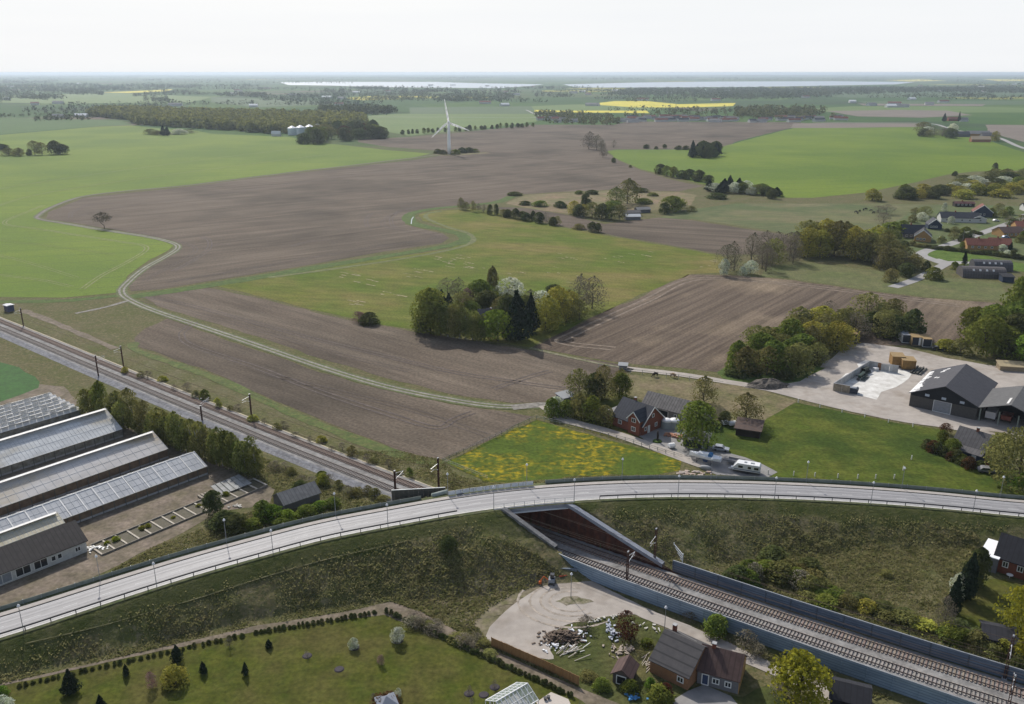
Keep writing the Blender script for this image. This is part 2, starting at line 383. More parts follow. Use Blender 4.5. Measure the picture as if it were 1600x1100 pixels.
DAN = mat('dandelion meadow', (.075, .1, .014), (.36, .27, .013), scale=.7, coords='pos', stretch=(.7, 1, 1), bump=.15, bscale=1.2, c3=(.07, .105, .014), scale3=.075, lo3=.44, hi3=.58, rough=.95, spec=.1, detail=12, lo=.46, hi=.66)
LAWN = mat('lawn', (.052, .07, .009), (.08, .088, .014), scale=.35, coords='pos', bump=.06, bscale=3, c3=(.085, .08, .022), scale3=.09, rough=.95, spec=.1, detail=7)
LAW2 = mat('garden lawn', (.075, .13, .022), (.1, .145, .03), scale=.2, coords='pos', rough=.95, spec=.1)
TAN = mat('dry paddock', (.2, .16, .1), (.12, .12, .05), scale=.12, coords='pos', rough=.95, spec=.1, detail=6)
GRV = mat('gravel', (.41, .37, .33), (.34, .305, .27), scale=.12, coords='pos', stretch=(1, 1, 1), bump=.05, bscale=4, grain=(.5, .1), c3=(.25, .21, .17), scale3=.08, rough=.9, detail=7, lo3=.52, hi3=.7)
GRW = mat('white concrete', (.75, .74, .7), (.5, .48, .44), scale=.3, coords='pos', rough=.8, detail=7)
TRK = mat('track gravel', (.25, .235, .21), (.18, .165, .14), scale=.7, coords='pos', rough=.9)
TRD = mat('wheel mark', (.09, .072, .064), (.125, .1, .09), scale=.5, coords='pos', rough=.95)
TRL = mat('tramline', (.23, .22, .1), (.14, .18, .05), scale=.3, coords='pos', rough=.95)
ASP = mat('grey tarmac', (.2, .195, .19), (.27, .26, .25), scale=.3, coords='pos', rough=.75, detail=7)
DRT = mat('bare earth', (.2, .16, .125), (.13, .11, .07), scale=.25, coords='pos', bump=.1, rough=.95, detail=7)
YEL = mat('rapeseed', (.62, .52, .03), (.5, .45, .05), scale=.01, coords='pos', rough=.9)
WAT = mat('lake water', (.3, .36, .42), rough=.3, spec=.6)
RGM = mat('rough grass', (.07, .085, .025), (.12, .105, .045), scale=.12, coords='pos', bump=.3, bscale=1, c3=(.05, .065, .018), scale3=.04, rough=.95, spec=.1, detail=8)
RED = mat('reddish scrub', (.2, .14, .08), (.12, .12, .04), scale=.05, coords='pos', rough=.95, detail=6)

sheet('wheat_field', [(-80, 474), (0, 464), (100, 465), (186, 457), (191, 445), (200, 430), (232, 407), (262, 392), (272, 383), (255, 375), (165, 361), (100, 349), (64, 345), (59, 339), (73, 326), (130, 306), (300, 288), (450, 269), (640, 248), (672, 240), (610, 235), (510, 224), (450, 214), (330, 209), (300, 203), (240, 200), (205, 196), (150, 198), (0, 211), (-80, 217)], WH)
sheet('crop_field', [(-80, 216), (0, 210), (150, 197), (206, 195), (190, 189), (140, 187), (0, 184), (-80, 183)], WHD, z=.05)
sheet('ploughed_field', [(76, 331), (130, 309), (300, 291), (450, 272), (645, 250), (700, 241), (690, 236), (610, 230), (560, 222), (560, 218), (640, 214), (720, 207), (830, 195), (960, 195), (980, 190), (1240, 191), (1300, 196), (1235, 200), (1170, 216), (1125, 229), (1060, 233), (960, 233), (945, 238), (965, 250), (1000, 266), (1050, 281), (1100, 291), (1060, 299), (960, 296), (870, 300), (810, 304), (770, 315), (720, 321), (680, 324), (650, 329), (634, 339), (633, 351), (660, 358), (692, 365), (702, 372), (690, 380), (600, 393), (500, 411), (380, 431), (250, 452), (205, 455), (200, 446), (222, 425), (268, 398), (279, 386), (267, 375), (165, 356), (100, 346), (72, 342)], S1)
sheet('ploughed_field', [(222, 462), (320, 449), (400, 465), (540, 499), (655, 520), (830, 547), (920, 561), (985, 572), (985, 580), (925, 600), (880, 620), (850, 628), (800, 630), (700, 615), (600, 590), (500, 560), (400, 525), (300, 495), (245, 478)], S2)
sheet('ploughed_field', [(262, 497), (320, 519), (400, 547), (500, 582), (600, 609), (700, 631), (780, 642), (833, 651), (760, 690), (690, 718), (650, 711), (560, 679), (450, 634), (350, 589), (280, 564), (212, 540), (210, 528), (227, 513)], S2)
sheet('ploughed_field', [(1075, 429), (1135, 430), (1240, 438), (1340, 453), (1440, 465), (1560, 474), (1620, 480), (1600, 520), (1480, 535), (1400, 540), (1280, 540), (1190, 560), (1125, 582), (1000, 570), (920, 559), (832, 543), (935, 492), (1010, 460)], S3)
sheet('ploughed_field', [(770, 323), (830, 326), (870, 333), (905, 340), (945, 350), (1030, 340), (1080, 344), (1240, 369), (1245, 385), (1200, 398), (1130, 398), (1000, 375), (940, 364), (870, 352), (820, 338)], S4, z=.04)
sheet('wheat_field', [(948, 236), (965, 234), (1060, 234), (1130, 229), (1180, 215), (1240, 200), (1300, 197), (1440, 197), (1530, 215), (1600, 238), (1680, 250), (1680, 270), (1600, 266), (1520, 268), (1485, 272), (1430, 285), (1350, 301), (1270, 309), (1215, 309), (1160, 298), (1100, 288), (1000, 264), (965, 249)], WH)
sheet('meadow', [(325, 443), (380, 436), (450, 425), (600, 404), (700, 389), (735, 377), (730, 366), (690, 354), (660, 345), (655, 335), (680, 329), (750, 326), (870, 354), (1000, 377), (1130, 400), (1130, 426), (1080, 428), (1000, 460), (935, 491), (830, 543), (655, 516), (600, 508), (540, 495), (400, 462)], MEA)
sheet('dandelion_meadow', [(696, 722), (770, 686), (838, 656), (880, 668), (960, 690), (1066, 716), (1062, 735), (1010, 748), (900, 754), (760, 754), (720, 735)], DAN)
sheet('pasture', [(1245, 629), (1300, 640), (1400, 661), (1475, 672), (1478, 700), (1560, 730), (1680, 745), (1680, 790), (1500, 770), (1400, 758), (1300, 752), (1200, 748), (1150, 730), (1105, 700), (1100, 665), (1190, 660), (1220, 640)], GRS)
sheet('paddock', [(970, 585), (1040, 588), (1120, 598), (1195, 611), (1244, 627), (1215, 645), (1188, 664), (1120, 655), (1100, 640), (1010, 628), (960, 612)], TAN, z=.035)
sheet('farm_lawn', [(860, 640), (900, 618), (960, 610), (1010, 630), (1005, 690), (960, 686), (900, 668)], LAWN, z=.02)
sheet('gravel_yard', [(1185, 600), (1230, 600), (1255, 590), (1300, 560), (1320, 540), (1350, 536), (1420, 545), (1480, 560), (1540, 570), (1680, 590), (1680, 700), (1560, 675), (1470, 668), (1400, 655), (1300, 634), (1200, 611)], GRV, z=.05)
sheet('grass_bank', [(1120, 582), (1150, 562), (1200, 560), (1290, 575), (1250, 596), (1215, 602), (1170, 600), (1130, 592)], DIT, z=.055)
sheet('concrete_yard', [(1303, 610), (1352, 563), (1385, 570), (1400, 574), (1425, 583), (1400, 605), (1370, 625), (1340, 617)], GRW, z=.07, amp=1.2)
sheet('farmyard', [(985, 676), (1010, 668), (1030, 662), (1062, 668), (1075, 688), (1120, 700), (1165, 715), (1215, 738), (1200, 746), (1120, 742), (1080, 722), (1030, 704)], ASP, z=.06, amp=.8)
sheet('garden_lawn', [(-60, 1085), (60, 1060), (200, 1028), (300, 1007), (400, 987), (500, 972), (600, 961), (660, 985), (740, 1022), (830, 1060), (900, 1090), (960, 1130), (-60, 1200)], LAWN, z=.03, amp=.25, seg=2)
sheet('hedge_strip', [(-60, 1080), (60, 1056), (200, 1024), (400, 978), (500, 963), (560, 952), (610, 940), (660, 958), (750, 1005), (850, 1052), (900, 1072), (990, 1110), (960, 1130), (900, 1090), (830, 1060), (740, 1022), (660, 985), (600, 961), (500, 972), (400, 987), (200, 1028), (60, 1060), (-60, 1085)], DRT, z=.05, amp=.15, seg=2)
sheet('turning_area', [(765, 980), (790, 955), (815, 936), (852, 915), (900, 905), (930, 910), (970, 935), (1010, 957), (960, 962), (900, 972), (870, 985), (858, 1010), (865, 1030), (830, 1025), (790, 1005), (760, 1000)], GRV, z=.06, amp=1.5, seg=2, curve=3)
sheet('bare_patch', [(720, 975), (742, 950), (790, 918), (850, 897), (905, 893), (945, 908), (925, 916), (880, 915), (830, 925), (790, 945), (770, 975), (790, 1010), (755, 1000)], mat('trodden earth', (.2, .165, .12), (.12, .115, .05), scale=.35, coords='pos', rough=.95, detail=8), z=.05, amp=1.6, seg=1.5)
ribbon('access_lane', [(940, 925), (1000, 955), (1060, 980), (1130, 1010), (1200, 1042), (1300, 1085), (1400, 1130)], 1.6, GRV, z=.075, wob=.15)
sheet('house_garden', [(868, 985), (910, 970), (960, 958), (1010, 968), (1040, 985), (1020, 1060), (1160, 1090), (1200, 1070), (1240, 1100), (1200, 1150), (900, 1150), (905, 1066), (855, 1042), (858, 1015)], RGM, z=.045)
sheet('back_yard', [(1075, 1080), (1100, 1070), (1142, 1088), (1160, 1110), (1060, 1112), (1050, 1095)], ASP, z=.07)
sheet('garden_lawn', [(1480, 960), (1520, 905), (1570, 905), (1640, 930), (1680, 1010), (1600, 1010), (1540, 1000), (1490, 985)], LAWN, z=.04)
sheet('greenhouse_yard', [(-120, 640), (60, 600), (100, 604), (135, 640), (200, 668), (300, 712), (400, 745), (430, 765), (420, 790), (340, 800), (250, 850), (150, 900), (60, 930), (0, 950), (-120, 985)], DRT, z=.03)
sheet('crop_field', [(-80, 545), (0, 566), (30, 574), (62, 597), (60, 606), (0, 628), (-80, 650)], mat('bright crop', (.022, .085, .01), (.03, .1, .014), scale=.1, coords='pos', rough=.9), z=.04)
sheet('grey_lawn', [(1200, 418), (1240, 408), (1300, 415), (1400, 425), (1430, 430), (1560, 440), (1580, 470), (1500, 468), (1440, 463), (1340, 451), (1240, 436), (1190, 432)], mat('green rough', (.09, .11, .03), (.12, .12, .045), scale=.06, coords='pos', rough=.95), z=.03)
sheet('rough_pasture', [(1010, 345), (1060, 330), (1150, 318), (1240, 318), (1350, 318), (1480, 320), (1680, 330), (1680, 360), (1420, 345), (1380, 372), (1300, 372), (1240, 366), (1080, 342)], mat('rough pasture', (.1, .115, .035), (.15, .13, .06), scale=.03, coords='pos', stretch=(.4, 1, 1), c3=(.07, .095, .025), scale3=.02, rough=.95, detail=7), z=.03)
sheet('dry_meadow', [(790, 318), (820, 305), (870, 302), (960, 298), (1060, 300), (1090, 305), (1080, 320), (1010, 330), (900, 335), (840, 328)], RED, z=.03)
sheet('village_green', [(1440, 392), (1470, 386), (1600, 412), (1680, 425), (1680, 440), (1600, 425), (1500, 415), (1445, 402)], LAW2, z=.05)
sheet('gardens', [(1370, 378), (1400, 345), (1440, 325), (1560, 320), (1680, 330), (1680, 425), (1480, 388), (1420, 395)], mat('gardens', (.07, .105, .025), (.1, .11, .04), scale=.1, coords='pos', rough=.95, detail=7), z=.04)
# far fields
FG = mat('far green', (.08, .14, .022), (.1, .155, .028), scale=.01, coords='pos', rough=.9)
FT = mat('far dark green', (.04, .085, .022), (.055, .1, .03), scale=.006, coords='pos', rough=.9)
FBR = mat('far brown', (.15, .12, .1), (.18, .15, .12), scale=.01, coords='pos', rough=.95)
sheet('far_field', [(575, 181), (620, 178), (700, 177), (850, 178), (838, 190), (760, 200), (640, 212), (600, 205), (575, 192)], FG, z=.1)
sheet('far_field', [(640, 168), (860, 166), (850, 178), (640, 178)], FT, z=.15)
sheet('far_field', [(830, 166), (900, 163), (1060, 166), (1010, 173), (880, 176), (835, 174)], FG, z=.2)
sheet('rapeseed_field', [(920, 163), (960, 158), (1010, 158), (1060, 163), (1150, 161), (1145, 166), (1080, 168), (990, 168)], YEL, z=.4)
sheet('rapeseed_field', [(835, 172), (880, 173), (1010, 173), (1015, 177), (900, 176), (835, 175)], YEL, z=.35)
sheet('rapeseed_field', [(160, 144.5), (220, 142), (270, 139.5), (262, 143), (200, 145.5)], YEL, z=.6)
sheet('rapeseed_field', [(1380, 125.5), (1440, 124), (1480, 126.5), (1420, 127.5)], YEL, z=1.2)
sheet('rapeseed_field', [(1535, 124), (1600, 124), (1660, 126.5), (1560, 127)], YEL, z=1.2)
sheet('far_field', [(1250, 171), (1330, 166), (1500, 166), (1660, 170), (1660, 176), (1400, 176), (1280, 175)], FG, z=.2)
sheet('far_field', [(1250, 148), (1330, 141), (1600, 140), (1680, 150), (1560, 152), (1330, 153)], FT, z=.5)
sheet('far_field', [(1340, 158), (1600, 158), (1680, 162), (1560, 164), (1360, 164)], FT, z=.3)
sheet('far_ploughed_field', [(1290, 173.5), (1400, 172), (1480, 173), (1520, 180), (1440, 184), (1340, 182)], FBR, z=.3)
sheet('far_ploughed_field', [(1240, 193), (1300, 192), (1440, 193), (1450, 198), (1300, 200), (1235, 200)], FBR, z=.12)
sheet('far_ploughed_field', [(1540, 195), (1680, 196), (1680, 232), (1600, 222), (1545, 207)], FBR, z=.12)
sheet('far_ploughed_field', [(1340, 162), (1540, 163), (1535, 166), (1350, 165)], FBR, z=.45)
sheet('lake', [(437, 128.5), (520, 128), (680, 128), (740, 130), (850, 132), (830, 134.5), (780, 138), (600, 136.5), (520, 134), (450, 133)], WAT, z=1.0)
sheet('lake', [(880, 132), (1000, 129), (1120, 127.5), (1300, 127), (1430, 128.3), (1400, 132), (1180, 136), (1000, 137), (900, 137)], WAT, z=1.0)
sheet('far_field', [(0, 150), (180, 145), (330, 152), (300, 160), (100, 162), (-60, 160)], FG, z=.4)
sheet('far_field', [(330, 152), (470, 156), (560, 162), (400, 168), (330, 160)], FT, z=.45)

# ditches, tracks and marks
ribbon('ditch', [(-80, 478), (0, 472), (100, 470), (186, 462)], 2.6, DIT, z=.06, wob=.4)
ribbon('ditch', [(205, 464), (300, 450), (400, 434), (500, 417), (600, 401), (690, 386), (722, 378), (726, 369), (700, 361), (655, 352), (640, 345), (643, 334), (680, 326), (770, 317), (800, 307)], 4.2, DIT, z=.07, wob=.3)
ribbon('field_margin', [(208, 535), (214, 548), (280, 571), (350, 597), (450, 643), (560, 688), (650, 719), (692, 725)], 1.7, mat('field margin grass', (.06, .095, .018), (.11, .12, .035), scale=.5, coords='pos', rough=.95), z=.065, wob=.6)
ribbon('mown_margin', [(420, 434), (600, 409), (700, 391), (738, 378), (732, 365), (700, 355), (668, 342), (668, 334), (690, 330)], 1.5, mat('pale grass', (.14, .145, .06), (.1, .12, .035), scale=.3, coords='pos', rough=.95), z=.08, wob=.5)
ribbon('ditch_water', [(646, 339), (643.5, 343), (642.5, 350)], .3, WAT, z=.1)
path_px = [(700, 240), (560, 257), (450, 270), (300, 289), (200, 298), (130, 307), (85, 322), (62, 335), (61, 342), (100, 349), (165, 360), (230, 370), (268, 379), (278, 387), (262, 399), (225, 420), (198, 443), (190, 455), (200, 467), (240, 485), (320, 512), (400, 539), (500, 573), (600, 603), (700, 624), (780, 635), (850, 634)]
ribbon('track_verge', path_px, 2.4, mat('verge grass', (.08, .11, .03), (.12, .12, .06), scale=.5, coords='pos', rough=.95), z=.085, wob=.2)
wp_ = catmull(GG(path_px[9:]), 6); wt = np.gradient(wp_, axis=0); wt /= np.linalg.norm(wt, axis=1)[:, None]; wn = np.stack([-wt[:, 1], wt[:, 0]], 1)
for o_ in (-.95, .95): ribbon('farm_track', wp_ + wn * o_, .42, TRK, z=.1, world=True, n=1, wob=.3)
ribbon('farm_track', path_px[:10], .95, mat('dark track', (.17, .145, .13), (.13, .11, .1), scale=.5, coords='pos', rough=.9), z=.1, wob=.2)
ribbon('farm_lane', [(800, 637), (850, 633), (875, 640)], 2.0, TRK, z=.12)
ribbon('farm_lane', [(850, 634), (880, 655), (940, 672), (985, 686), (1040, 706), (1100, 728)], 1.9, GRV, z=.13, wob=.1)
ribbon('farm_lane', [(828, 544), (880, 556), (930, 567), (990, 578)], .8, mat('grassy lane', (.22, .2, .14), (.12, .13, .05), scale=.6, coords='pos', rough=.95), z=.12, wob=.3)
ribbon('farm_lane', [(975, 576), (985, 577), (1060, 585), (1130, 596), (1200, 608), (1300, 633), (1400, 654), (1480, 666), (1560, 682), (1680, 708)], 2.0, GRV, z=.12, wob=.08)
ribbon('side_track', [(200, 470), (165, 480), (118, 490)], 1.0, TRK, z=.09, wob=.4)
ribbon('side_track', [(35, 485), (75, 500), (110, 515), (180, 545)], 1.6, DRT, z=.07, wob=.6)
def pair(name, pts, m, gap=1.0, hw=.28, z=.09):
    P = catmull(GG(pts), 8); t = np.gradient(P, axis=0); t /= np.linalg.norm(t, axis=1)[:, None]; nn = np.stack([-t[:, 1], t[:, 0]], 1)
    for o_ in (-gap, gap): ribbon(name, P + nn * o_, hw, m, z=z, world=True, n=1, wob=.4)
pair('tramline', [(68, 321), (25, 338), (8, 346), (14, 352), (60, 358), (190, 378), (222, 383), (228, 391), (200, 409), (160, 430), (128, 452)], TRL, hw=.4)
pair('tramline', [(-20, 428), (60, 437), (112, 448)], TRL); pair('tramline', [(-20, 394), (50, 412), (120, 434)], TRL, hw=.2)
pair('wheel_mark', [(224, 464), (262, 470), (300, 478), (400, 505), (500, 532), (600, 556), (700, 580), (800, 596), (900, 610)], TRD)
pair('wheel_mark', [(224, 470), (300, 488), (400, 515), (520, 551), (640, 580)], TRD, hw=.15)
pair('wheel_mark', [(305, 503), (290, 515), (284, 524), (300, 540), (400, 574), (500, 612), (600, 645), (680, 668), (710, 655), (740, 644)], TRD)
pair('wheel_mark', [(420, 585), (500, 605), (640, 640), (760, 680)], TRD, hw=.15)
pair('wheel_mark', [(270, 424), (300, 408), (325, 390), (327, 376), (315, 370)], TRD, hw=.35); pair('wheel_mark', [(327, 384), (345, 382), (360, 382)], TRD, hw=.3)
pair('wheel_mark', [(580, 333), (572, 345), (575, 355)], TRD, hw=.3); pair('wheel_mark', [(625, 330), (612, 340), (613, 352), (620, 356)], TRD, hw=.3)
pair('wheel_mark', [(770, 608), (830, 588), (860, 580)], TRD, hw=.3); pair('wheel_mark', [(110, 340), (113, 332), (140, 320), (180, 318)], TRD, hw=.3)
pair('wheel_mark', [(120, 338), (200, 322), (330, 305), (470, 285), (620, 265)], TRD, hw=.22); pair('wheel_mark', [(130, 352), (230, 366), (300, 384), (296, 400), (250, 425), (225, 440)], TRD, hw=.22); pair('wheel_mark', [(260, 442), (400, 418), (560, 390), (680, 372), (670, 366), (610, 357), (600, 345), (640, 326), (740, 314)], TRD, hw=.25)
pair('wheel_mark', [(455, 385), (480, 378), (515, 375)], TRD, hw=.35); pair('wheel_mark', [(960, 545), (880, 535), (900, 520), (1010, 470), (1090, 436), (1240, 445), (1500, 478)], mat('pale headland', (.24, .19, .145), (.15, .12, .09), scale=.3, coords='pos', rough=.95), hw=.6, gap=1.8)
pair('tramline', [(-30, 372), (90, 386), (180, 398)], TRL, hw=.14); pair('tramline', [(-30, 330), (80, 300), (300, 268), (520, 240)], TRL, hw=.3); pair('tramline', [(-30, 300), (120, 276), (330, 248), (480, 230)], TRL, hw=.3)
rs = random.Random(3)
for cx_, cy_, n_ in ((545, 470, 5), (560, 437, 7), (600, 458, 4), (690, 405, 7), (700, 412, 6), (720, 405, 4), (640, 425, 6), (735, 418, 5), (790, 428, 4), (880, 400, 5), (960, 405, 4), (1095, 412, 4), (850, 425, 3), (530, 430, 3), (655, 462, 3), (900, 440, 3), (1000, 392, 3)):
    for k in range(n_):                             # straw left on the meadow in loose groups
        px_, py_ = cx_ + rs.gauss(0, 11), cy_ + rs.gauss(0, 4); ln = rs.uniform(3, 16)
        ribbon('straw_swath', [(px_, py_), (px_ + ln / 2, py_ + ln * .09 + rs.uniform(-.4, .4)), (px_ + ln, py_ + ln * .19)], rs.uniform(.12, .5), STR, z=.08, wob=1.8)
# suburb and far roads
VR = mat('village road', (.34, .33, .32), (.28, .27, .26), scale=.2, coords='pos', rough=.8)
ribbon('village_road', [(1700, 305), (1600, 341), (1540, 362), (1480, 383), (1450, 391), (1440, 398), (1455, 405), (1475, 412)], 3.0, VR, z=.09)
ribbon('village_road', [(1395, 449), (1430, 437), (1460, 422), (1480, 412), (1500, 410), (1560, 414)], 2.6, VR, z=.1)
ribbon('village_road', [(1460, 405), (1480, 410), (1510, 412)], 3.0, VR, z=.11)
ribbon('far_road', [(1700, 255), (1600, 232), (1555, 214), (1490, 203), (1450, 193), (1350, 192), (1270, 191)], 3.5, VR, z=.3)
ribbon('far_road', [(575, 183), (700, 183.3), (835, 184), (830, 176), (822, 172)], 2.5, VR, z=.5)

ribbon('bank_trail', [(p_[0], p_[1]) for p_ in (Gz(*q_) for q_ in ((40, 1006), (160, 978), (300, 938), (420, 900), (520, 872), (640, 845)))], .12, mat('dry grass trail', (.12, .11, .055), (.07, .075, .03), scale=.8, coords='pos', rough=.95), world=True, zf=lambda p_: zg(p_[0], p_[1]) + .12, wob=1.0)
for r_ in (3.2, 4.6, 6.2, 8.0):
    c_ = G(892, 940); ribbon('tyre_mark', [(c_[0] + math.cos(a_) * r_ * 1.25, c_[1] + math.sin(a_) * r_) for a_ in np.linspace(1.2, 5.4, 12)], .22, mat('tyre mark', (.3, .26, .215), (.38, .33, .28), scale=.8, coords='pos', rough=.95), world=True, z=.08, wob=.8)
sheet('grass_patch', [(868, 940), (880, 934), (895, 932), (915, 936), (928, 941), (905, 944), (885, 947)], mat('patchy grass', (.11, .11, .05), (.3, .26, .2), scale=.9, coords='pos', rough=.95), z=.09, amp=.4, seg=1)

# ------------------------------------------------------------ the road over the railway
def strip3(name, o0, o1, m, dz, parent=None, kind='structure'):
    v = []; f = []; uv = []; s_ = 0
    for i in range(len(ctr)):
        if i: s_ += np.linalg.norm(ctr[i, :2] - ctr[i - 1, :2])
        for o_ in (o0, o1): q = road_pt(i, o_); v.append((q[0], q[1], ctr[i, 2] + dz)); uv.append((s_, o_))
    for i in range(len(ctr) - 1): f.append((2 * i, 2 * i + 2, 2 * i + 3, 2 * i + 1))
    me = bpy.data.meshes.new(name); me.from_pydata(v, [], f); me.materials.append(m)
    ul = me.uv_layers.new(name='UVMap')
    for lp in me.loops: ul.data[lp.index].uv = uv[lp.vertex_index]
    me.update()
    if me.polygons[0].normal.z < 0: me.flip_normals()
    return new(name, me, parent, kind=kind)
RD = mat('road asphalt', (.24, .235, .24), (.31, .305, .31), scale=1.0, coords='uv', stretch=(.03, 1.3, 1), rough=.6, spec=.4, detail=5, c3=(.25, .245, .25), scale3=.4)
strip3('road', -RW + .45, 2.7, RD, 0)
strip3('kerb', -RW + .02, -RW + .46, mat('pale kerb', (.6, .59, .55), (.45, .44, .4), scale=1, coords='pos', rough=.8), .012)
strip3('kerb', 2.68, 2.86, mat('dark kerb', (.12, .11, .1), rough=.8), .1)
strip3('cycle_path', 2.84, RW - .05, mat('path asphalt', (.42, .39, .36), (.36, .33, .3), scale=1, coords='pos', rough=.8), .09)
strip3('verge_shoulder', RW - .05, RW + 1.3, mat('shoulder grass', (.07, .09, .03), (.1, .1, .05), scale=.6, coords='pos', rough=.95), -.04)
strip3('verge_shoulder', -RW - .9, -RW + .02, mat('shoulder grass', (.07, .09, .03)), -.04)
WHP = mat('road paint', (.7, .7, .68), (.5, .5, .5), scale=3, coords='pos', rough=.7)
SEAM = mat('tar seam', (.2, .195, .2), (.26, .255, .26), scale=2, coords='pos', rough=.7)
for o_ in (-2.3, -1.75, .25, 1.2): strip3('road_seam', o_, o_ + .09, SEAM, .006)
WEAR = mat('worn lane', (.37, .365, .37), (.31, .305, .31), scale=1.5, coords='uv', stretch=(.05, 1, 1), rough=.6)
for o_ in (-2.9, -1.3, .5, 1.7): strip3('wheel_wear', o_, o_ + .38, WEAR, .004)
strip3('edge_line', -RW + .75, -RW + .87, WHP, .01); strip3('edge_line', 2.3, 2.42, WHP, .01)
dm = MB(); dl = 0
for i in range(len(ctr) - 1):                       # broken centre line
    seg = ctr[i + 1] - ctr[i]; ln = np.linalg.norm(seg[:2]); k = 0
    while k < ln:
        if (dl + k) % 6 < 2.6:
            a = ctr[i] + seg * (k / ln); e = ctr[i] + seg * (min(k + .6, ln) / ln); q = nr[i] * -.72; d_ = nr[i] * .06
            dm.add([(a[0] + q[0] - d_[0], a[1] + q[1] - d_[1], a[2] + .011), (e[0] + q[0] - d_[0], e[1] + q[1] - d_[1], e[2] + .011),
                    (e[0] + q[0] + d_[0], e[1] + q[1] + d_[1], e[2] + .011), (a[0] + q[0] + d_[0], a[1] + q[1] + d_[1], a[2] + .011)], [(0, 1, 2, 3)])
        k += .6
    dl += ln
dm.build('centre_line', WHP, kind='structure')
STEEL = mat('galvanised steel', (.35, .37, .39), (.28, .3, .32), scale=2, rough=.45, metal=.4)
DKST = mat('dark steel', (.06, .06, .065), rough=.6)
CONC = mat('concrete', (.4, .4, .4), (.3, .31, .32), scale=.8, rough=.8, coords='pos', detail=7)
# index of the bridge ends on the centre line
def near_i(px, py, z, side=-1):
    p = G(px, py, z); return int(np.argmin(np.linalg.norm(ctr[:, :2] + nr * RW * side - p, axis=1)))
b0, b1 = near_i(776, 797, 8), near_i(893, 786, 8)
bf0, bf1 = near_i(694, 772, 8, 1), near_i(838, 760, 8, 1)
br = thing('road_bridge', 'grey concrete road bridge carrying the curved road over the railway cutting', 'bridge')
mb = MB()
i0, i1 = min(b0, bf0), max(b1, bf1)
v = []
ns = 12
for k in range(ns + 1):
    ia = b0 + (b1 - b0) * k / ns; ib = bf0 + (bf1 - bf0) * k / ns
    pa = np.array([np.interp(ia, range(len(ctr)), ctr[:, j] + (nr[:, j] * -(RW + .25) if j < 2 else 0)) for j in range(3)])
    pb = np.array([np.interp(ib, range(len(ctr)), ctr[:, j] + (nr[:, j] * (RW + .25) if j < 2 else 0)) for j in range(3)])
    v += [(pa[0], pa[1], pa[2] - .16), (pb[0], pb[1], pb[2] - .16), (pb[0], pb[1], pb[2] - 1.0), (pa[0], pa[1], pa[2] - 1.0)]
f = []
for k in range(ns):
    for j in range(4): f.append((4 * k + j, 4 * k + 4 + j, 4 * k + 4 + (j + 1) % 4, 4 * k + (j + 1) % 4))
f += [(0, 1, 2, 3), (4 * ns, 4 * ns + 3, 4 * ns + 2, 4 * ns + 1)]
mb.add(v, f); mb.build('deck', CONC, br)
nb = [Vector(v[4 * k]) for k in range(ns + 1)]; fb = [Vector(v[4 * k + 1]) for k in range(ns + 1)]
out_n = Vector((*-nr[(b0 + b1) // 2], 0))
mb = MB(); 
for k in range(ns): mb.bar(nb[k] + out_n * .12 + Vector((0, 0, -.35)), nb[k + 1] + out_n * .12 + Vector((0, 0, -.35)), .25, 1.15)
mb.build('fascia', mat('fascia concrete', (.3, .31, .34), (.22, .23, .26), scale=.7, coords='pos', rough=.8), br)
mb = MB()
for k in range(ns): mb.bar(nb[k] + out_n * .35 + Vector((0, 0, -1.02)), nb[k + 1] + out_n * .35 + Vector((0, 0, -1.02)), .6, .14)
mb.build('bearing_ledge', mat('white ledge', (.75, .75, .75), rough=.6), br)
def railing(pts, name, m, hh=1.1, gap=2.2, panels=None):
    rt = MB(); 
    for a, e in zip(pts[:-1], pts[1:]):
        rt.bar(a + Vector((0, 0, hh)), e + Vector((0, 0, hh)), .07); rt.bar(a + Vector((0, 0, hh * .5)), e + Vector((0, 0, hh * .5)), .035)
    rt.build(name, m, br)
    tot = 0
    for a, e in zip(pts[:-1], pts[1:]):
        l = (e - a).length; k = (-tot) % gap
        while k < l:
            p = a + (e - a) * (k / l); MB().bar(p, p + Vector((0, 0, hh)), .09).build('railing_post', m, br); k += gap
        tot += l
np_ = [p + out_n * .1 + Vector((0, 0, .15)) for p in nb]
railing(np_, 'handrail', STEEL)
fp_ = [p + Vector((0, 0, .15)) for p in fb]
railing(fp_, 'handrail', STEEL, gap=2.8)
WPN = mat('white parapet', (.72, .74, .75), (.55, .58, .6), scale=.6, coords='pos', rough=.35)
for k in range(ns):
    a, e = fp_[k], fp_[k + 1]; d_ = (e - a) * .04
    MB().bar(a + d_ + Vector((0, 0, .62)), e - d_ + Vector((0, 0, .62)), .06, .85).build('parapet_panel', WPN, br)

# guard rails
def guard(pts, label, m, hh=.75, gap=4.0):
    t = thing('guard_rail', label, 'guard rail')
    mb = MB()
    for a, e in zip(pts[:-1], pts[1:]):
        a = Vector(a); e = Vector(e); mb.bar(a + Vector((0, 0, hh)), e + Vector((0, 0, hh)), .07, .28)
    mb.build('rail', m, t)
    tot = 0; nposts = 0
    for a, e in zip(pts[:-1], pts[1:]):
        a = Vector(a); e = Vector(e); l = (e - a).length; k = (-tot) % gap
        while k < l and nposts < 95:
            p = a + (e - a) * (k / l); MB().bar(p - Vector((0, 0, .1)), p + Vector((0, 0, hh)), .12).build('post', m, t); k += gap; nposts += 1
        tot += l
def edge(i, off, dz=0): q = road_pt(i, off); return (q[0], q[1], ctr[i, 2] + dz)
n0 = near_i(0, 994, 3.5) - 12; n1 = near_i(1600, 809, 3) + 10
n717 = near_i(712, 804, 8); n935 = near_i(935, 780, 8)
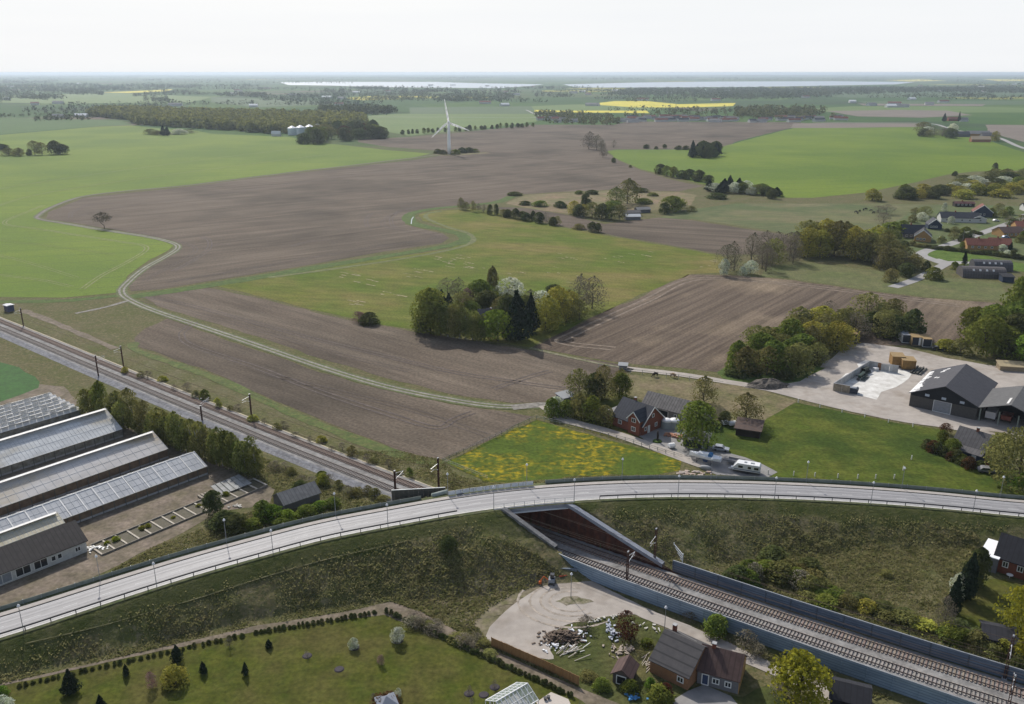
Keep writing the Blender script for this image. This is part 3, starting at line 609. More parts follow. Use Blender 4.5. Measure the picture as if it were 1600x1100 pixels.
guard([edge(i, -RW + .1) for i in range(max(n0, 0), n717 + 1)], 'long dark steel guard rail on the near side of the road, left of the bridge', DKST)
guard([edge(i, -RW + .1) for i in range(n935, min(n1, len(ctr) - 1))], 'dark steel guard rail on the near side of the road, right of the bridge', DKST)
MESHG = mat('green mesh screen', (.25, .275, .24), (.18, .205, .18), scale=.6, coords='pos', rough=.7)
def screen_fence(i0, i1, label, hgt_=.9, off=RW + 1.0):
    t = thing('screen_fence', label, 'fence')
    for a in range(i0, i1, 3):
        e = min(a + 3, i1); mb = MB()
        for q in range(a, e): mb.bar(Vector(edge(q, off, hgt_ / 2 - .15)), Vector(edge(q + 1, off, hgt_ / 2 - .15)), .05, hgt_)
        mb.build('fence_panel', MESHG, t); MB().bar(edge(a, off, -.3), edge(a, off, hgt_ - .05), .09).build('post', STEEL, t)
fl0 = near_i(-60, 975, 3, 1); fl1 = near_i(662, 783, 7.8, 1); fr0 = near_i(850, 758, 8, 1); fr1 = min(near_i(1600, 781, 3, 1) + 8, len(ctr) - 1)
screen_fence(max(fl0, 0), fl1, 'low grey-green fence along the far side of the road beside the greenhouses')
screen_fence(fr0, fr1, 'low grey-green fence along the far side of the road beside the meadows')

# dark ribbed screen at the far left corner of the bridge
t = thing('noise_screen', 'dark grey ribbed screen wall where the railway dives under the road', 'wall')
pa, pb = G(612, 774, 7.0), G(696, 766, 7.6)
a = Vector((*pa, 0)); e = Vector((*pb, 0)); L_ = (e - a).length; nseg = 22; mb = MB()
for k in range(nseg):
    p = a + (e - a) * (k / nseg); q = a + (e - a) * ((k + 1) / nseg); off_ = Vector((0, .12 if k % 2 else 0, 0))
    mb.bar(p + off_ + Vector((0, 0, 4.0)), q + off_ + Vector((0, 0, 4.0)), .12, 8.4)
mb.build('ribbed_panel', mat('dark corrugated steel', (.11, .105, .095), (.08, .08, .08), scale=1, coords='pos', rough=.6), t)
mb = MB(); mb.bar(a + Vector((0, 0, 8.25)), e + Vector((0, .1, 8.25)), .25, .1); mb.build('top_rail', STEEL, t)
t = thing('concrete_end_block', 'pale concrete end block with rounded top beside the ribbed screen', 'block')
pa = G(675, 776, 7.7); pb = G(699, 770, 7.9); mb = MB(); mb.tube([(pa[0], pa[1], 7.9), (pb[0], pb[1], 8.2)], [.55, .5], 10)
mb.build('rounded_cap', mat('green-grey concrete', (.22, .27, .24), (.3, .33, .31), scale=1, coords='pos'), t, smooth=True)

# ------------------------------------------------------------ abutments and wing walls
PILE = mat('rusty sheet pile', (.105, .035, .02), (.06, .024, .016), scale=.8, coords='pos', stretch=(1, 1, .3), rough=.85, detail=6)
def wall_top(x, off, mx_=8):
    q = rail_off(x, off); d_, z_, s_ = road_info([q[0]], [q[1]])
    e_ = max(0, d_[0] - RW - .6); return q, max(0, min(mx_, z_[0] - e_ * .47))
t = thing('sheet_pile_wall', 'rust-brown sheet pile retaining wall on the right of the railway cutting', 'retaining wall')
mb = MB(); cap = MB(); prev = None; xs = np.arange(-8, 33.5, .45); k = 0
for x in xs:
    wig = .22 if (k % 4) < 2 else 0.0
    q, _z = wall_top(x, WR - .8 + wig); z_ = float(np.interp(x, [11.2, 31.5], [7.6, .2])) - .2
    d_, zz_, _s = road_info([q[0]], [q[1]])
    if d_[0] < RW + .2 or _s[0] > 0: z_ = 6.9 if d_[0] < RW else max(.2, 6.2 - (d_[0] - RW) * .75)
    q2, _ = wall_top(x, WR + .55)
    cur = (q, q2, z_ + (.25 if d_[0] >= RW else 0))
    if prev is not None:
        (a, a2, za), (c, c2, zc) = prev, cur
        mb.add([(a[0], a[1], -.2), (c[0], c[1], -.2), (c[0], c[1], zc), (a[0], a[1], za)], [(0, 1, 2, 3)])
    prev = cur; k += 1
mb.build('sheet_piles', PILE, t)
cap = MB(); prev = None
for x in xs[::2]:
    q, _z = wall_top(x, WR - 1.0); z_ = float(np.interp(x, [11.2, 31.5], [7.6, .2])); d_, zz_, _s = road_info([q[0]], [q[1]])
    if d_[0] < RW + .3 or z_ < 1.0 or _s[0] > 0: prev = None; continue
    q2, _ = wall_top(x, WR + .15); p = (Vector((q[0], q[1], z_ + .25)), Vector((q2[0], q2[1], z_ + .25)))
    if prev:
        lo = Vector((0, 0, -.75)); a, b_ = prev; c, d2 = p
        cap.add([a, c, d2, b_, a + lo, c + lo, d2 + lo, b_ + lo], [(0, 1, 2, 3), (0, 4, 5, 1), (3, 2, 6, 7), (4, 7, 6, 5)])
    prev = p
cap.build('concrete_capping', mat('capping concrete', (.27, .29, .33), (.2, .22, .26), scale=.9, coords='pos', rough=.8), t)
t = thing('wing_wall', 'grey concrete wing wall stepping down on the left of the railway cutting', 'retaining wall')
mb = MB(); cap = MB(); prev = None
for x in np.arange(-22, 13.6, .6):
    q, z_ = wall_top(x, WL + .8); q2, _ = wall_top(x, WL - .3); d_, zz_, _s = road_info([q[0]], [q[1]])
    under = d_[0] < RW
    if under: z_ = 6.9
    z_ = max(z_, .9)
    p = (q, q2, z_ + (0 if under else .35))
    if prev:
        (a, a2, za), (c, c2, zc) = prev, p
        mb.add([(a[0], a[1], -.2), (c[0], c[1], -.2), (c[0], c[1], zc), (a[0], a[1], za), (a2[0], a2[1], -.2), (c2[0], c2[1], -.2), (c2[0], c2[1], zc), (a2[0], a2[1], za)],
               [(0, 1, 2, 3), (4, 7, 6, 5), (3, 2, 6, 7)])
    prev = p
mb.build('wall', mat('wing concrete', (.2, .2, .2), (.14, .14, .145), scale=.8, coords='pos', rough=.85), t)
BLUE = mat('blue-grey steel panel', (.17, .21, .26), (.13, .16, .2), scale=.3, coords='obj', rough=.5, metal=.2, detail=6)
t = thing('low_wall', 'low blue-grey retaining wall ending in the grass bank left of the railway', 'wall')
a = Vector((*G(800, 889), 0)); m_ = Vector((*G(850, 897), 0)); e = Vector((*G(901, 899), 0)); mb = MB()
mb.bar(a + Vector((0, 0, .3)), m_ + Vector((0, 0, .7)), .3, 1.0); mb.bar(m_ + Vector((0, 0, .75)), e + Vector((0, 0, .75)), .3, 1.6); mb.build('wall_panel', BLUE, t)

# ------------------------------------------------------------ railway
BAL = mat('ballast', (.3, .295, .285), (.19, .185, .18), scale=2.2, coords='pos', rough=.95, detail=8, c3=(.225, .215, .205), scale3=.1, bump=.08, bscale=4)
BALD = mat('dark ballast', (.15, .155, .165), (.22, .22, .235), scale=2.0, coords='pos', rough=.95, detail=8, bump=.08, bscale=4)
rxs = np.concatenate([np.linspace(-330, 130, 180)])
def rail_strip(name, o0, o1, z, m, z1=None, x0=-330, x1=130, parent=None, kind='structure'):
    mb = MB(); q = [x for x in rxs if x0 <= x <= x1]
    for x in q:
        a = rail_off(x, o0); e = rail_off(x, o1); mb.v += [(a[0], a[1], z), (e[0], e[1], z if z1 is None else z1)]
    for i in range(len(q) - 1): mb.f.append((2 * i, 2 * i + 2, 2 * i + 3, 2 * i + 1))
    o = mb.build(name, m, parent, kind=kind); 
    return o
rail_strip('railway_ballast', -6.3, 1.9, .28, BAL)
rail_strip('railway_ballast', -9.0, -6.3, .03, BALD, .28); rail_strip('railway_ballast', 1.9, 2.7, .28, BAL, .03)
rail_strip('cable_trough', 2.55, 2.95, .13, mat('cable trough', (.5, .42, .27), (.42, .38, .3), scale=.5, coords='pos'), x1=-18)
SLW = mat('brown sleeper', (.3, .235, .19), (.22, .17, .14), scale=2, rough=.9, rnd=.15); SLG = mat('grey sleeper', (.34, .31, .28), (.27, .245, .225), scale=2, rough=.9, rnd=.1)
RAIL = mat('rail steel', (.13, .09, .075), (.1, .075, .065), scale=3, rough=.6)
for off, lab, sm in ((0, 'far railway track with red-brown sleepers', SLW), (-4.2, 'near railway track with grey-brown sleepers', SLG)):
    t = thing('railway_track', lab, 'railway track')
    for s_ in (-.75, .75):
        mb = MB(); q = [Vector((*rail_off(x, off + s_), .52)) for x in rxs]
        for a, e in zip(q[:-1], q[1:]): mb.bar(a, e, .09, .17)
        mb.build('rail', RAIL, t)
    sle = MB().cbox(0, 0, 0, .27, 2.5, .16).mesh('sleeper', sm)
    x = 128.0; k = 0; rest = MB()
    while x > -230:
        sl_ = np.polyval(np.polyder(PA), x); q = rail_off(x, off); an = math.atan(sl_)
        if 0 <= k - 55 < 100:
            o = new('sleeper', sle, t, (q[0], q[1], .3)); o.rotation_euler = (0, 0, an)
        elif q[1] > 95:
            c_, s2 = math.cos(an), math.sin(an); hx, hy = .135, 1.25
            cs = [(q[0] + c_ * u - s2 * v_, q[1] + s2 * u + c_ * v_) for u, v_ in ((-hx, -hy), (hx, -hy), (hx, hy), (-hx, hy))]
            rest.add([(a, b_, .3) for a, b_ in cs] + [(a, b_, .46) for a, b_ in cs], [(4, 5, 6, 7), (0, 1, 5, 4), (1, 2, 6, 5), (2, 3, 7, 6), (3, 0, 4, 7)])
        x -= .62 / math.hypot(1, sl_); k += 1
    r_ = rest.build('sleeper_run', sm, t); r_['kind'] = 'stuff'

# noise barriers
def barrier(label, pts, hh, seg=4.2, m=BLUE, posts=True, postm=None):
    t = thing('noise_barrier', label, 'noise barrier')
    P = [Vector((*p, 0)) for p in pts]; 
    line = []
    for a, e in zip(P[:-1], P[1:]):
        k_ = max(1, round((e - a).length / seg)); line += [a + (e - a) * (i / k_) for i in range(k_)]
    line.append(P[-1])
    for a, e in zip(line[:-1], line[1:]):
        mb = MB(); rows = 6
        for r_ in range(rows):
            z0 = hh * r_ / rows; off_ = Vector((0, -.03 if r_ % 2 else .03, 0))
            mb.bar(a + off_ + Vector((0, 0, z0 + hh / rows / 2)), e + off_ + Vector((0, 0, z0 + hh / rows / 2)), .12, hh / rows * .98)
        mb.build('barrier_panel', m, t)
    if posts:
        for a in line: MB().bar(a + Vector((0, 0, -.1)), a + Vector((0, 0, hh + .04)), .24).build('barrier_post', postm or m, t)
    mb = MB()
    for a, e in zip(line[:-1], line[1:]): mb.bar(a + Vector((0, 0, hh + .05)), e + Vector((0, 0, hh + .05)), .2, .08)
    mb.build('top_rail', STEEL, t)
SBL = mat('pale steel barrier', (.29, .38, .48), (.2, .27, .35), scale=.25, wave=(2, .5, (.13, .18, .24), .22), coords='pos', rough=.45, metal=.15, detail=7, stretch=(1, 1, 3))
DBL = mat('slate steel barrier', (.16, .205, .265), (.11, .145, .2), scale=.25, wave=(2, .5, (.07, .095, .13), .22), coords='pos', rough=.5, metal=.15, detail=7, stretch=(1, 1, 3))
barrier('long pale blue-grey noise barrier on the near side of the railway', [rail_off(x, o) for x, o in ((11.5, -8.3), (17, -8.9), (25, -9.4), (40, -9.6), (60, -9.9), (80, -10.4), (110, -11), (128, -11))], 3.0, m=SBL)
barrier('dark slate noise barrier with upright posts on the far side of the railway', [rail_off(x, o) for x, o in ((30.5, 3.0), (50, 3.0), (70, 3.0), (90, 3.0), (128, 3.0))], 2.5, seg=5.2, m=DBL, postm=mat('barrier post', (.08, .1, .125), rough=.6))
t = thing('crash_gate', 'white steel gate leaning open beside the end of the slate noise barrier', 'gate')
q = Vector((*G(1066, 884), 0)); a = Vector((*G(1052, 868), 0)); mb = MB()
for k in range(5): mb.bar(q + Vector((0, 0, .5 + k * .5)), a + Vector((0, 0, .7 + k * .5)), .08, .22)
mb.bar(q, q + Vector((0, 0, 2.8)), .15); mb.bar(a, a + Vector((0, 0, 3)), .15); mb.build('gate_leaf', mat('white steel', (.65, .68, .7), rough=.4), t)

# ------------------------------------------------------------ overhead line
MST = mat('rust brown mast', (.09, .035, .025), (.06, .03, .025), scale=1.5, rough=.8); WHS = mat('white insulator', (.7, .7, .7), rough=.5)
ZC = 5.6
masts = [((31, 512), 1, 7.6), ((137, 592), -1, 7.4), ((188, 575), 1, 7.6), ((336, 650), -1, 4.8), ((387, 657), 1, 7.6), ((636, 771), -1, 7.6), ((681, 766), 1, 8.4), ((985, 908), -1, 8.0), ((1018, 886), 1, 8.6), ((1573, 1102), -1, 8.0), ((1573, 1072), 1, 8.6)]
mw = {1: [], -1: []}
near_txt = {(31, 512): 'beside the small blue hut at the left edge', (137, 592): 'on the near side of the tracks left of the birch row', (188, 575): 'on the far side of the tracks left of the ploughed strip', (336, 650): 'short, half hidden behind the birch row', (387, 657): 'on the far side of the tracks behind the birch row', (636, 771): 'in front of the dark ribbed screen, near side of the tracks', (681, 766): 'behind the dark ribbed screen by the meadow corner', (985, 908): 'on the near side of the tracks below the bridge', (1018, 886): 'at the lower end of the sheet pile wall', (1573, 1102): 'at the lower right corner, near side of the tracks', (1573, 1072): 'at the lower right corner, in front of the slate barrier'}
for (p, side, hh) in masts:
    q = G(*p); x = q[0]
    for _ in range(6): x = x                           # foot position is the surveyed one, snapped beside the track
    foot = rail_off(min(max(q[0], -260), 125), 0)
    xs_ = np.linspace(q[0] - 25, q[0] + 25, 500); dd = [np.linalg.norm(rail_off(s_, 0) - q) for s_ in xs_[::10]]
    xo = xs_[::10][int(np.argmin(dd))]
    if side == -1: q = rail_off(xo, -7.2)
    else: q = rail_off(xo, 2.75)
    an = math.atan(np.polyval(np.polyder(PA), xo))
    t = thing('catenary_mast', 'rust-brown overhead line mast ' + near_txt[p], 'mast', (q[0], q[1], 0.0), an, 'masts of the railway overhead line')
    mb = MB()
    for sx in (-.16, .16): mb.cbox(sx, 0, 0, .1, .3, hh)
    for k in range(int(hh / .6)): mb.bar((-.16, 0, k * .6), (.16, 0, k * .6 + .6), .05)
    mb.build('pole', MST, t)
    MB().cbox(0, 0, -.1, .8, .8, .3).build('foundation', CONC, t)
    r_ = 2.6 * -side if side == 1 else 3.0
    mb = MB(); mb.bar((0, 0, 6.9 if hh > 6.5 else 4.4), (0, r_, 6.4), .07); mb.bar((0, 0, 5.3), (0, r_, 6.4), .07); mb.bar((0, r_ * .5, 5.8), (0, r_ * 1.0, ZC + .1), .05)
    mb.build('cantilever', mat('cantilever tube', (.55, .56, .57), rough=.4, metal=.3), t)
    mb = MB(); mb.tube([(0, r_ * .06, 6.85), (0, r_ * .2, 6.75)], .09, 6); mb.tube([(0, r_ * .06, 5.35), (0, r_ * .2, 5.5)], .09, 6); mb.build('insulator', WHS, t)
    mb = MB(); mb.cbox(0, 0, hh - .25, .3, .5, .25); mb.build('mast_head', STEEL, t)
    mw[side].append(xo)
WIRE = mat('copper wire', (.22, .15, .11), rough=.5)
for nm, off, zf, lab, r_ in (('contact_wire', 0, 0, 'far track', .035), ('messenger_wire', 0, 1, 'far track', .03), ('contact_wire', -4.2, 0, 'near track', .035), ('messenger_wire', -4.2, 1, 'near track', .03), ('return_wire', 3.0, 2, 'far masts', .03), ('return_wire', -7.4, 2, 'near masts', .03)):
    mb = MB(); sp_ = sorted(mw[1] if off >= 0 else mw[-1]); sp_ = [-320] + sp_ + [150]
    pts = []
    for a, e in zip(sp_[:-1], sp_[1:]):
        for k in range(8):
            u = k / 8; x = a + (e - a) * u; q = rail_off(min(x, 128), off); sag = 4 * u * (1 - u)
            pts.append((q[0], q[1], ZC if zf == 0 else (6.5 - .8 * sag if zf == 1 else 7.6 - .6 * sag)))
    pts = [p for i, p in enumerate(pts) if i == 0 or p != pts[i - 1]]
    mb.tube(pts, r_, 3, cap=False); o = mb.build(nm, WIRE)
    tag(o, {0: 'straight contact wire over the ', 1: 'sagging support wire over the ', 2: 'thin wire along the tops of the '}[zf] + lab + ' of the railway' * (zf < 2), 'wire')
t = thing('blue_hut', 'small dark blue signal hut with a pale roof by the tracks at the far left', 'hut', (*G(15, 486), 0), R(-35))
MB().cbox(0, 0, 0, 3.2, 2.6, 2.6).build('cabin', mat('dark blue paint', (.06, .07, .13), (.09, .1, .16), scale=1, rough=.6), t)
MB().prism([(-1.6, 2.6), (1.6, 2.6), (1.6, 2.75), (0, 3.0), (-1.6, 2.75)], 'x', -1.9, 1.9).build('roof', mat('pale roof', (.55, .57, .6), rough=.5), t)
MB().cbox(-.6, -1.33, 0, .9, .06, 2.0).build('door', DKST, t)

# ------------------------------------------------------------ buildings
GLS = mat('window glass', (.02, .025, .03), rough=.1, spec=.8); WFR = mat('white frame', (.7, .7, .68), rough=.5)
def wallm(nm, a, b_=None): return mat(nm, a, b_ or tuple(c_ * .8 for c_ in a), scale=1.5, rough=.9, detail=6)
def roofm(nm, a, b_=None, wave=(0, .9, None), rough=.8):
    b_ = b_ or tuple(c_ * .72 for c_ in a)
    return mat(nm, a, b_, scale=.9, rough=rough, wave=(wave[0], wave[1], tuple(c_ * .62 for c_ in a)), detail=7)
BRK = wallm('red brick', (.22, .075, .045)); YBK = wallm('yellow brick', (.42, .25, .1)); OBK = wallm('orange brick', (.3, .155, .08)); GRY = wallm('grey render', (.16, .16, .17))
WHW = wallm('white render', (.6, .6, .58)); BLKW = wallm('black boards', (.018, .02, .024)); BLUW = wallm('blue boards', (.03, .045, .08)); DKBR = wallm('dark brown boards', (.04, .03, .025))
RSL = roofm('slate roof', (.055, .06, .075)); RGR = roofm('grey sheet roof', (.12, .115, .12)); RRD = roofm('red tile roof', (.2, .07, .05)); RBR = roofm('brown tile roof', (.1, .062, .055)); RDK = roofm('dark roof', (.035, .036, .045)); RBL = roofm('black roof', (.022, .023, .03)); RLG = roofm('light grey roof', (.22, .22, .22))
def opening(face, u, z, w_, h_, L_, D_, kind='window', frame=WFR, pane=GLS):
    def bx(mb, u0, u1, z0, z1, d0, d1):
        if face == 'f': mb.box(u0, -d1, z0, u1, -d0, z1)
        elif face == 'b': mb.box(u0, D_ + d0, z0, u1, D_ + d1, z1)
        elif face == 'r': mb.box(L_ + d0, u0, z0, L_ + d1, u1, z1)
        else: mb.box(-d1, u0, z0, -d0, u1, z1)
    fr = MB(); t_ = .14
    bx(fr, u, u + w_, z, z + t_, 0, .1); bx(fr, u, u + w_, z + h_ - t_, z + h_, 0, .1); bx(fr, u, u + t_, z + t_, z + h_ - t_, 0, .1); bx(fr, u + w_ - t_, u + w_, z + t_, z + h_ - t_, 0, .1)
    if kind == 'window' and w_ > 1: bx(fr, u + w_ / 2 - .05, u + w_ / 2 + .05, z + t_, z + h_ - t_, 0, .08)
    pn = MB(); bx(pn, u + t_, u + w_ - t_, z + t_, z + h_ - t_, .003, .04)
    return fr, pn, frame, pane
def house(name, label, cat, A, L_, ang, D_, wh, rh, wm, rm, ridge='x', over=.35, wins=(), chim=(), group=None, z0=0, thick=.16, hip=0, zoff=0, shed=False):
    a = A if len(A) == 3 else (A[0], A[1], z0)
    t = thing(name, label, cat, a, R(ang), group)
    wl = MB()
    if shed: wl.prism([(0, 0), (D_, 0), (D_, rh - .02), (0, wh - .02)], 'x', 0, L_)
    elif ridge == 'x': wl.prism([(0, 0), (D_, 0), (D_, wh), (D_ / 2, rh), (0, wh)] if not hip else [(0, 0), (D_, 0), (D_, wh), (0, wh)], 'x', 0, L_)
    else: wl.prism([(0, 0), (L_, 0), (L_, wh), (L_ / 2, rh), (0, wh)], 'y', 0, D_)
    wl.build('wall', wm, t)
    rf = MB(); o = over
    if shed:
        s_ = (rh - wh) / D_; rf.prism([(-o, wh - s_ * o), (D_ + o, rh + s_ * o), (D_ + o, rh + s_ * o + thick), (-o, wh - s_ * o + thick)], 'x', -o, L_ + o)
    elif ridge == 'x':
        s_ = (rh - wh) / (D_ / 2)
        if hip:
            e0 = wh - s_ * o; vs_ = [(-o, -o, e0), (L_ + o, -o, e0), (L_ + o, D_ + o, e0), (-o, D_ + o, e0), (hip, D_ / 2, rh), (L_ - hip, D_ / 2, rh)]
            rf.add(vs_, [(0, 1, 5, 4), (1, 2, 5), (2, 3, 4, 5), (3, 0, 4), (3, 2, 1, 0)])
        else: rf.prism([(-o, wh - s_ * o), (D_ / 2, rh), (D_ + o, wh - s_ * o), (D_ + o, wh - s_ * o + thick), (D_ / 2, rh + thick), (-o, wh - s_ * o + thick)], 'x', -o, L_ + o)
    else:
        s_ = (rh - wh) / (L_ / 2)
        rf.prism([(-o, wh - s_ * o), (L_ / 2, rh), (L_ + o, wh - s_ * o), (L_ + o, wh - s_ * o + thick), (L_ / 2, rh + thick), (-o, wh - s_ * o + thick)], 'y', -o, D_ + o)
    ro = rf.build('roof', rm, t)
    for w_ in wins:
        face, u, z, ww, hh = w_[:5]; kd = w_[5] if len(w_) > 5 else 'window'; pm = w_[6] if len(w_) > 6 else GLS
        fr, pn, fm, pm_ = opening(face, u, z, ww, hh, L_, D_, kd, WFR, pm); f_ = fr.build(kd, fm, t); pn.build('pane' if kd == 'window' else 'door_leaf', pm_, f_)
    for (cx, cy, cz, ch_) in chim:
        c_ = MB().cbox(cx, cy, cz, .6, .6, ch_).build('chimney', BRK, ro)
        MB().cbox(cx, cy, cz + ch_, .74, .74, .12).build('chimney_cap', CONC, c_)
    return t, ro
def AB(a, b_):
    p, q = G(*a), G(*b_); d = q - p; return p, float(np.linalg.norm(d)), math.degrees(math.atan2(d[1], d[0]))

# greenhouses (long axis 51 degrees, running off the left edge)
GLA = mat('greenhouse glass', (.6, .62, .62), (.42, .44, .45), scale=.35, coords='obj', rough=.28, spec=.6, c3=(.4, .37, .3), scale3=.12, detail=7, stretch=(.5, 1.6, 1), lo3=.5, hi3=.7)
GLB = mat('dusty greenhouse glass', (.54, .52, .5), (.42, .4, .38), scale=.35, coords='obj', rough=.32, spec=.6, c3=(.4, .33, .22), scale3=.1, detail=7, stretch=(.5, 1.6, 1), lo3=.5, hi3=.7)
GLC = mat('clear greenhouse glass', (.4, .41, .42), (.5, .51, .52), scale=.3, coords='obj', rough=.22, spec=.7, detail=7)
SIDE = mat('dirty side glass', (.25, .26, .24), (.13, .12, .1), scale=.8, coords='obj', rough=.35, spec=.5, detail=6); SIDB = mat('brown side glass', (.2, .145, .1), (.12, .085, .06), scale=.7, coords='obj', rough=.4)
BAR = mat('glazing bar', (.5, .52, .53), rough=.5); BARD = mat('dark gutter', (.1, .11, .1), rough=.6); VENT = mat('white vent strip', (.75, .74, .72), (.62, .61, .58), scale=.8, rough=.5)
def greenhouse(label, p, L_, ang, hs, wh, rh, roofmat, sidemat, x0=-42, vent=None, bars=1.3, barm=BAR, barw=.05, rib=None):
    """p: near right base corner; local x runs left (negative) from it."""
    t = thing('greenhouse', label, 'greenhouse', (*p, 0), R(ang)); D_ = hs * 2
    MB().box(x0, 0, 0, 0, .15, .5).box(x0, D_ - .15, 0, 0, D_, .5).box(-.15, .15, 0, 0, D_ - .15, .5).build('footing', CONC, t)
    x = 0.0; k = 0; pitch = 2.6
    while x > x0 + pitch:
        MB().box(x - pitch + .09, .03, .5, x - .09, .08, wh - .05).build('side_panel', sidemat, t)
        MB().box(x - .08, -.02, 0, x + .08, .12, wh).build('side_post', BARD, t); x -= pitch; k += 1
    g_ = MB().prism([(.1, .5), (D_ - .1, .5), (D_ - .1, wh), (hs, rh - .05), (.1, wh)], 'x', -.08, 0.0); g_.build('gable_glass', sidemat, t)
    MB().box(x0, D_ - .1, .5, 0, D_ - .02, wh).build('rear_panel', sidemat, t)
    for (ya, za, yb, zb, nm) in ((-.1, wh, hs, rh, 'roof_glass'), (D_ + .1, wh, hs, rh, 'roof_glass')):
        MB().add([(x0, ya, za), (.1, ya, za), (.1, yb, zb), (x0, yb, zb), (x0, ya, za - .05), (.1, ya, za - .05), (.1, yb, zb - .05), (x0, yb, zb - .05)],
                 [(0, 1, 2, 3), (7, 6, 5, 4), (0, 4, 5, 1), (1, 5, 6, 2), (2, 6, 7, 3)]).build(nm, roofmat, t)
        mb = MB(); x = 0.0
        while x > x0: mb.bar((x, ya, za + .03), (x, yb, zb + .03), barw); x -= bars
        for q in (.33, .66): mb.bar((x0, ya + (yb - ya) * q, za + (zb - za) * q + .03), (0, ya + (yb - ya) * q, za + (zb - za) * q + .03), .04)
        mb.build('glazing_bars', barm, t)
        if rib:
            mb = MB(); x = -.5
            while x > x0: mb.bar((x, ya, za + .06), (x, yb, zb + .06), .26, .06); x -= rib
            mb.build('rafter_strip', VENT, t)
    MB().box(x0, -.22, wh - .08, .1, -.02, wh + .04).build('gutter', BARD, t)
    if vent: MB().add([(x0, hs - vent, rh + .25), (-.3 - vent * 0, hs - vent, rh + .25), (-.3, hs + .1, rh + .05), (x0, hs + .1, rh + .05), (x0, hs - vent, rh + .17), (-.3, hs - vent, rh + .17), (-.3, hs + .1, rh - .03), (x0, hs + .1, rh - .03)],
                      [(0, 1, 2, 3), (7, 6, 5, 4), (0, 4, 5, 1), (1, 5, 6, 2)]).build('ridge_vent', VENT, t)
    MB().box(x0, hs - .08, rh - .02, .1, hs + .08, rh + .1).build('ridge_cap', BAR, t)
    return t
greenhouse('large whitewashed greenhouse with a mossy patch and white ridge, second from the top', G(193, 682), 0, 50.9, 8.3, 2.2, 6.2, GLA, SIDE, x0=-46, vent=1.5, bars=1.0)
t3 = greenhouse('long dusty greenhouse with brownish glass and a white ridge strip, third from the top', G(264, 715), 0, 50.9, 6.7, 2.5, 5.6, GLB, SIDB, x0=-56, vent=1.3, bars=2.0)
greenhouse('clear glass greenhouse with white rafter strips, fourth from the top', G(325, 741), 0, 49.5, 5.4, 2.2, 4.5, GLC, SIDB, x0=-62, bars=1.3, rib=3.6, barm=mat('thin bar', (.35, .38, .4), rough=.5), barw=.04)
greenhouse('small cream coloured greenhouse roof beside the dark packing shed', G(103, 829), 0, 49.5, 3.4, 1.9, 3.4, mat('cream glass', (.6, .56, .42), (.45, .4, .28), scale=.6, rough=.4, detail=6), SIDB, x0=-34, vent=1.1, bars=.8)
# multi-span block with vents
t = thing('greenhouse', 'low multi-span greenhouse with rows of open white roof vents, topmost on the left', 'greenhouse', (*G(128, 650), 0), R(50.9))
MB().box(-44, 0, 0, 0, .1, 2.0).box(-.1, .1, 0, 0, 20, 2.0).box(-44, 20, 0, 0, 20.1, 2).build('side_wall', SIDE, t)
for k in range(7):
    y0 = k * 2.9; mb = MB().add([(-44, y0, 2.0), (0, y0, 2.0), (0, y0 + 1.45, 2.75), (-44, y0 + 1.45, 2.75), (0, y0 + 2.9, 2.0), (-44, y0 + 2.9, 2.0)], [(0, 1, 2, 3), (3, 2, 4, 5), (1, 4, 2)])
    mb.build('roof_glass', mat('span glass', (.78, .77, .74), (.62, .61, .58), scale=.5, rough=.35, detail=6), t)
    mb = MB(); dk = MB(); x = -.6 - (k % 2) * .9; j = 0
    while x > -43:
        z1 = 3.15 + .25 * ((j * 7 + k * 3) % 3 == 0)
        mb.add([(x - 1.7, y0 + .5, z1), (x, y0 + .5, z1), (x, y0 + 1.6, 2.85), (x - 1.7, y0 + 1.6, 2.85)], [(0, 1, 2, 3)])
        if (j + k) % 3 == 0: dk.add([(x - 1.5, y0 + 1.9, 2.55), (x, y0 + 1.9, 2.55), (x, y0 + 2.25, 2.37), (x - 1.5, y0 + 2.25, 2.37)], [(0, 1, 2, 3)])
        x -= 1.85; j += 1
    mb.build('roof_vent', VENT, t); dk.build('vent_opening', mat('open gap', (.05, .05, .045)), t)
    MB().box(-44, y0 + 1.4, 2.74, 0, y0 + 1.5, 2.82).build('ridge_bar', BAR, t)
# dark packing shed
pc = G(137, 862); an = 49.0
t, ro = house('packing_shed', 'long dark-roofed white packing shed beside the road at the left edge', 'shed', (pc[0] - 33 * math.cos(R(an)), pc[1] - 33 * math.sin(R(an))), 33, an, 9.5, 2.7, 5.4, WHW, roofm('brown-black sheet', (.07, .062, .058)),
      wins=[('f', 30.6, .9, 1.2, 1.1), ('f', 25.9, .9, 1.0, 1.2), ('f', 27.1, .9, 1.0, 1.2), ('f', 22.6, .5, 2.7, 1.9, 'window'), ('f', 19.2, .5, 2.9, 1.9, 'window'), ('f', 13.4, .1, 1.3, 2.2, 'door', mat('grey door', (.2, .24, .27))), ('f', 15.0, .3, 3.6, 2.1, 'window', wallm('grey board', (.28, .3, .33)))])
t = thing('planting_frame', 'row of low brown seed beds divided by pale concrete strips, greenhouse footings', 'garden bed', (*G(160, 868), 0), R(50.5))
pl = np.linalg.norm(G(365, 742) - G(160, 868)); mb = MB(); nb_ = 15
for k in range(nb_ + 1): mb.box(pl * k / nb_ - .18, 0, 0, pl * k / nb_ + .18, 5.4, .32)
mb.build('divider', mat('pale timber', (.5, .46, .38), (.38, .33, .27), scale=1, coords='pos'), t)
MB().box(0, -.15, 0, pl, 0, .4).box(0, 5.4, 0, pl, 5.6, .45).build('edging', mat('edging', (.3, .27, .23), (.2, .18, .15), scale=1), t)
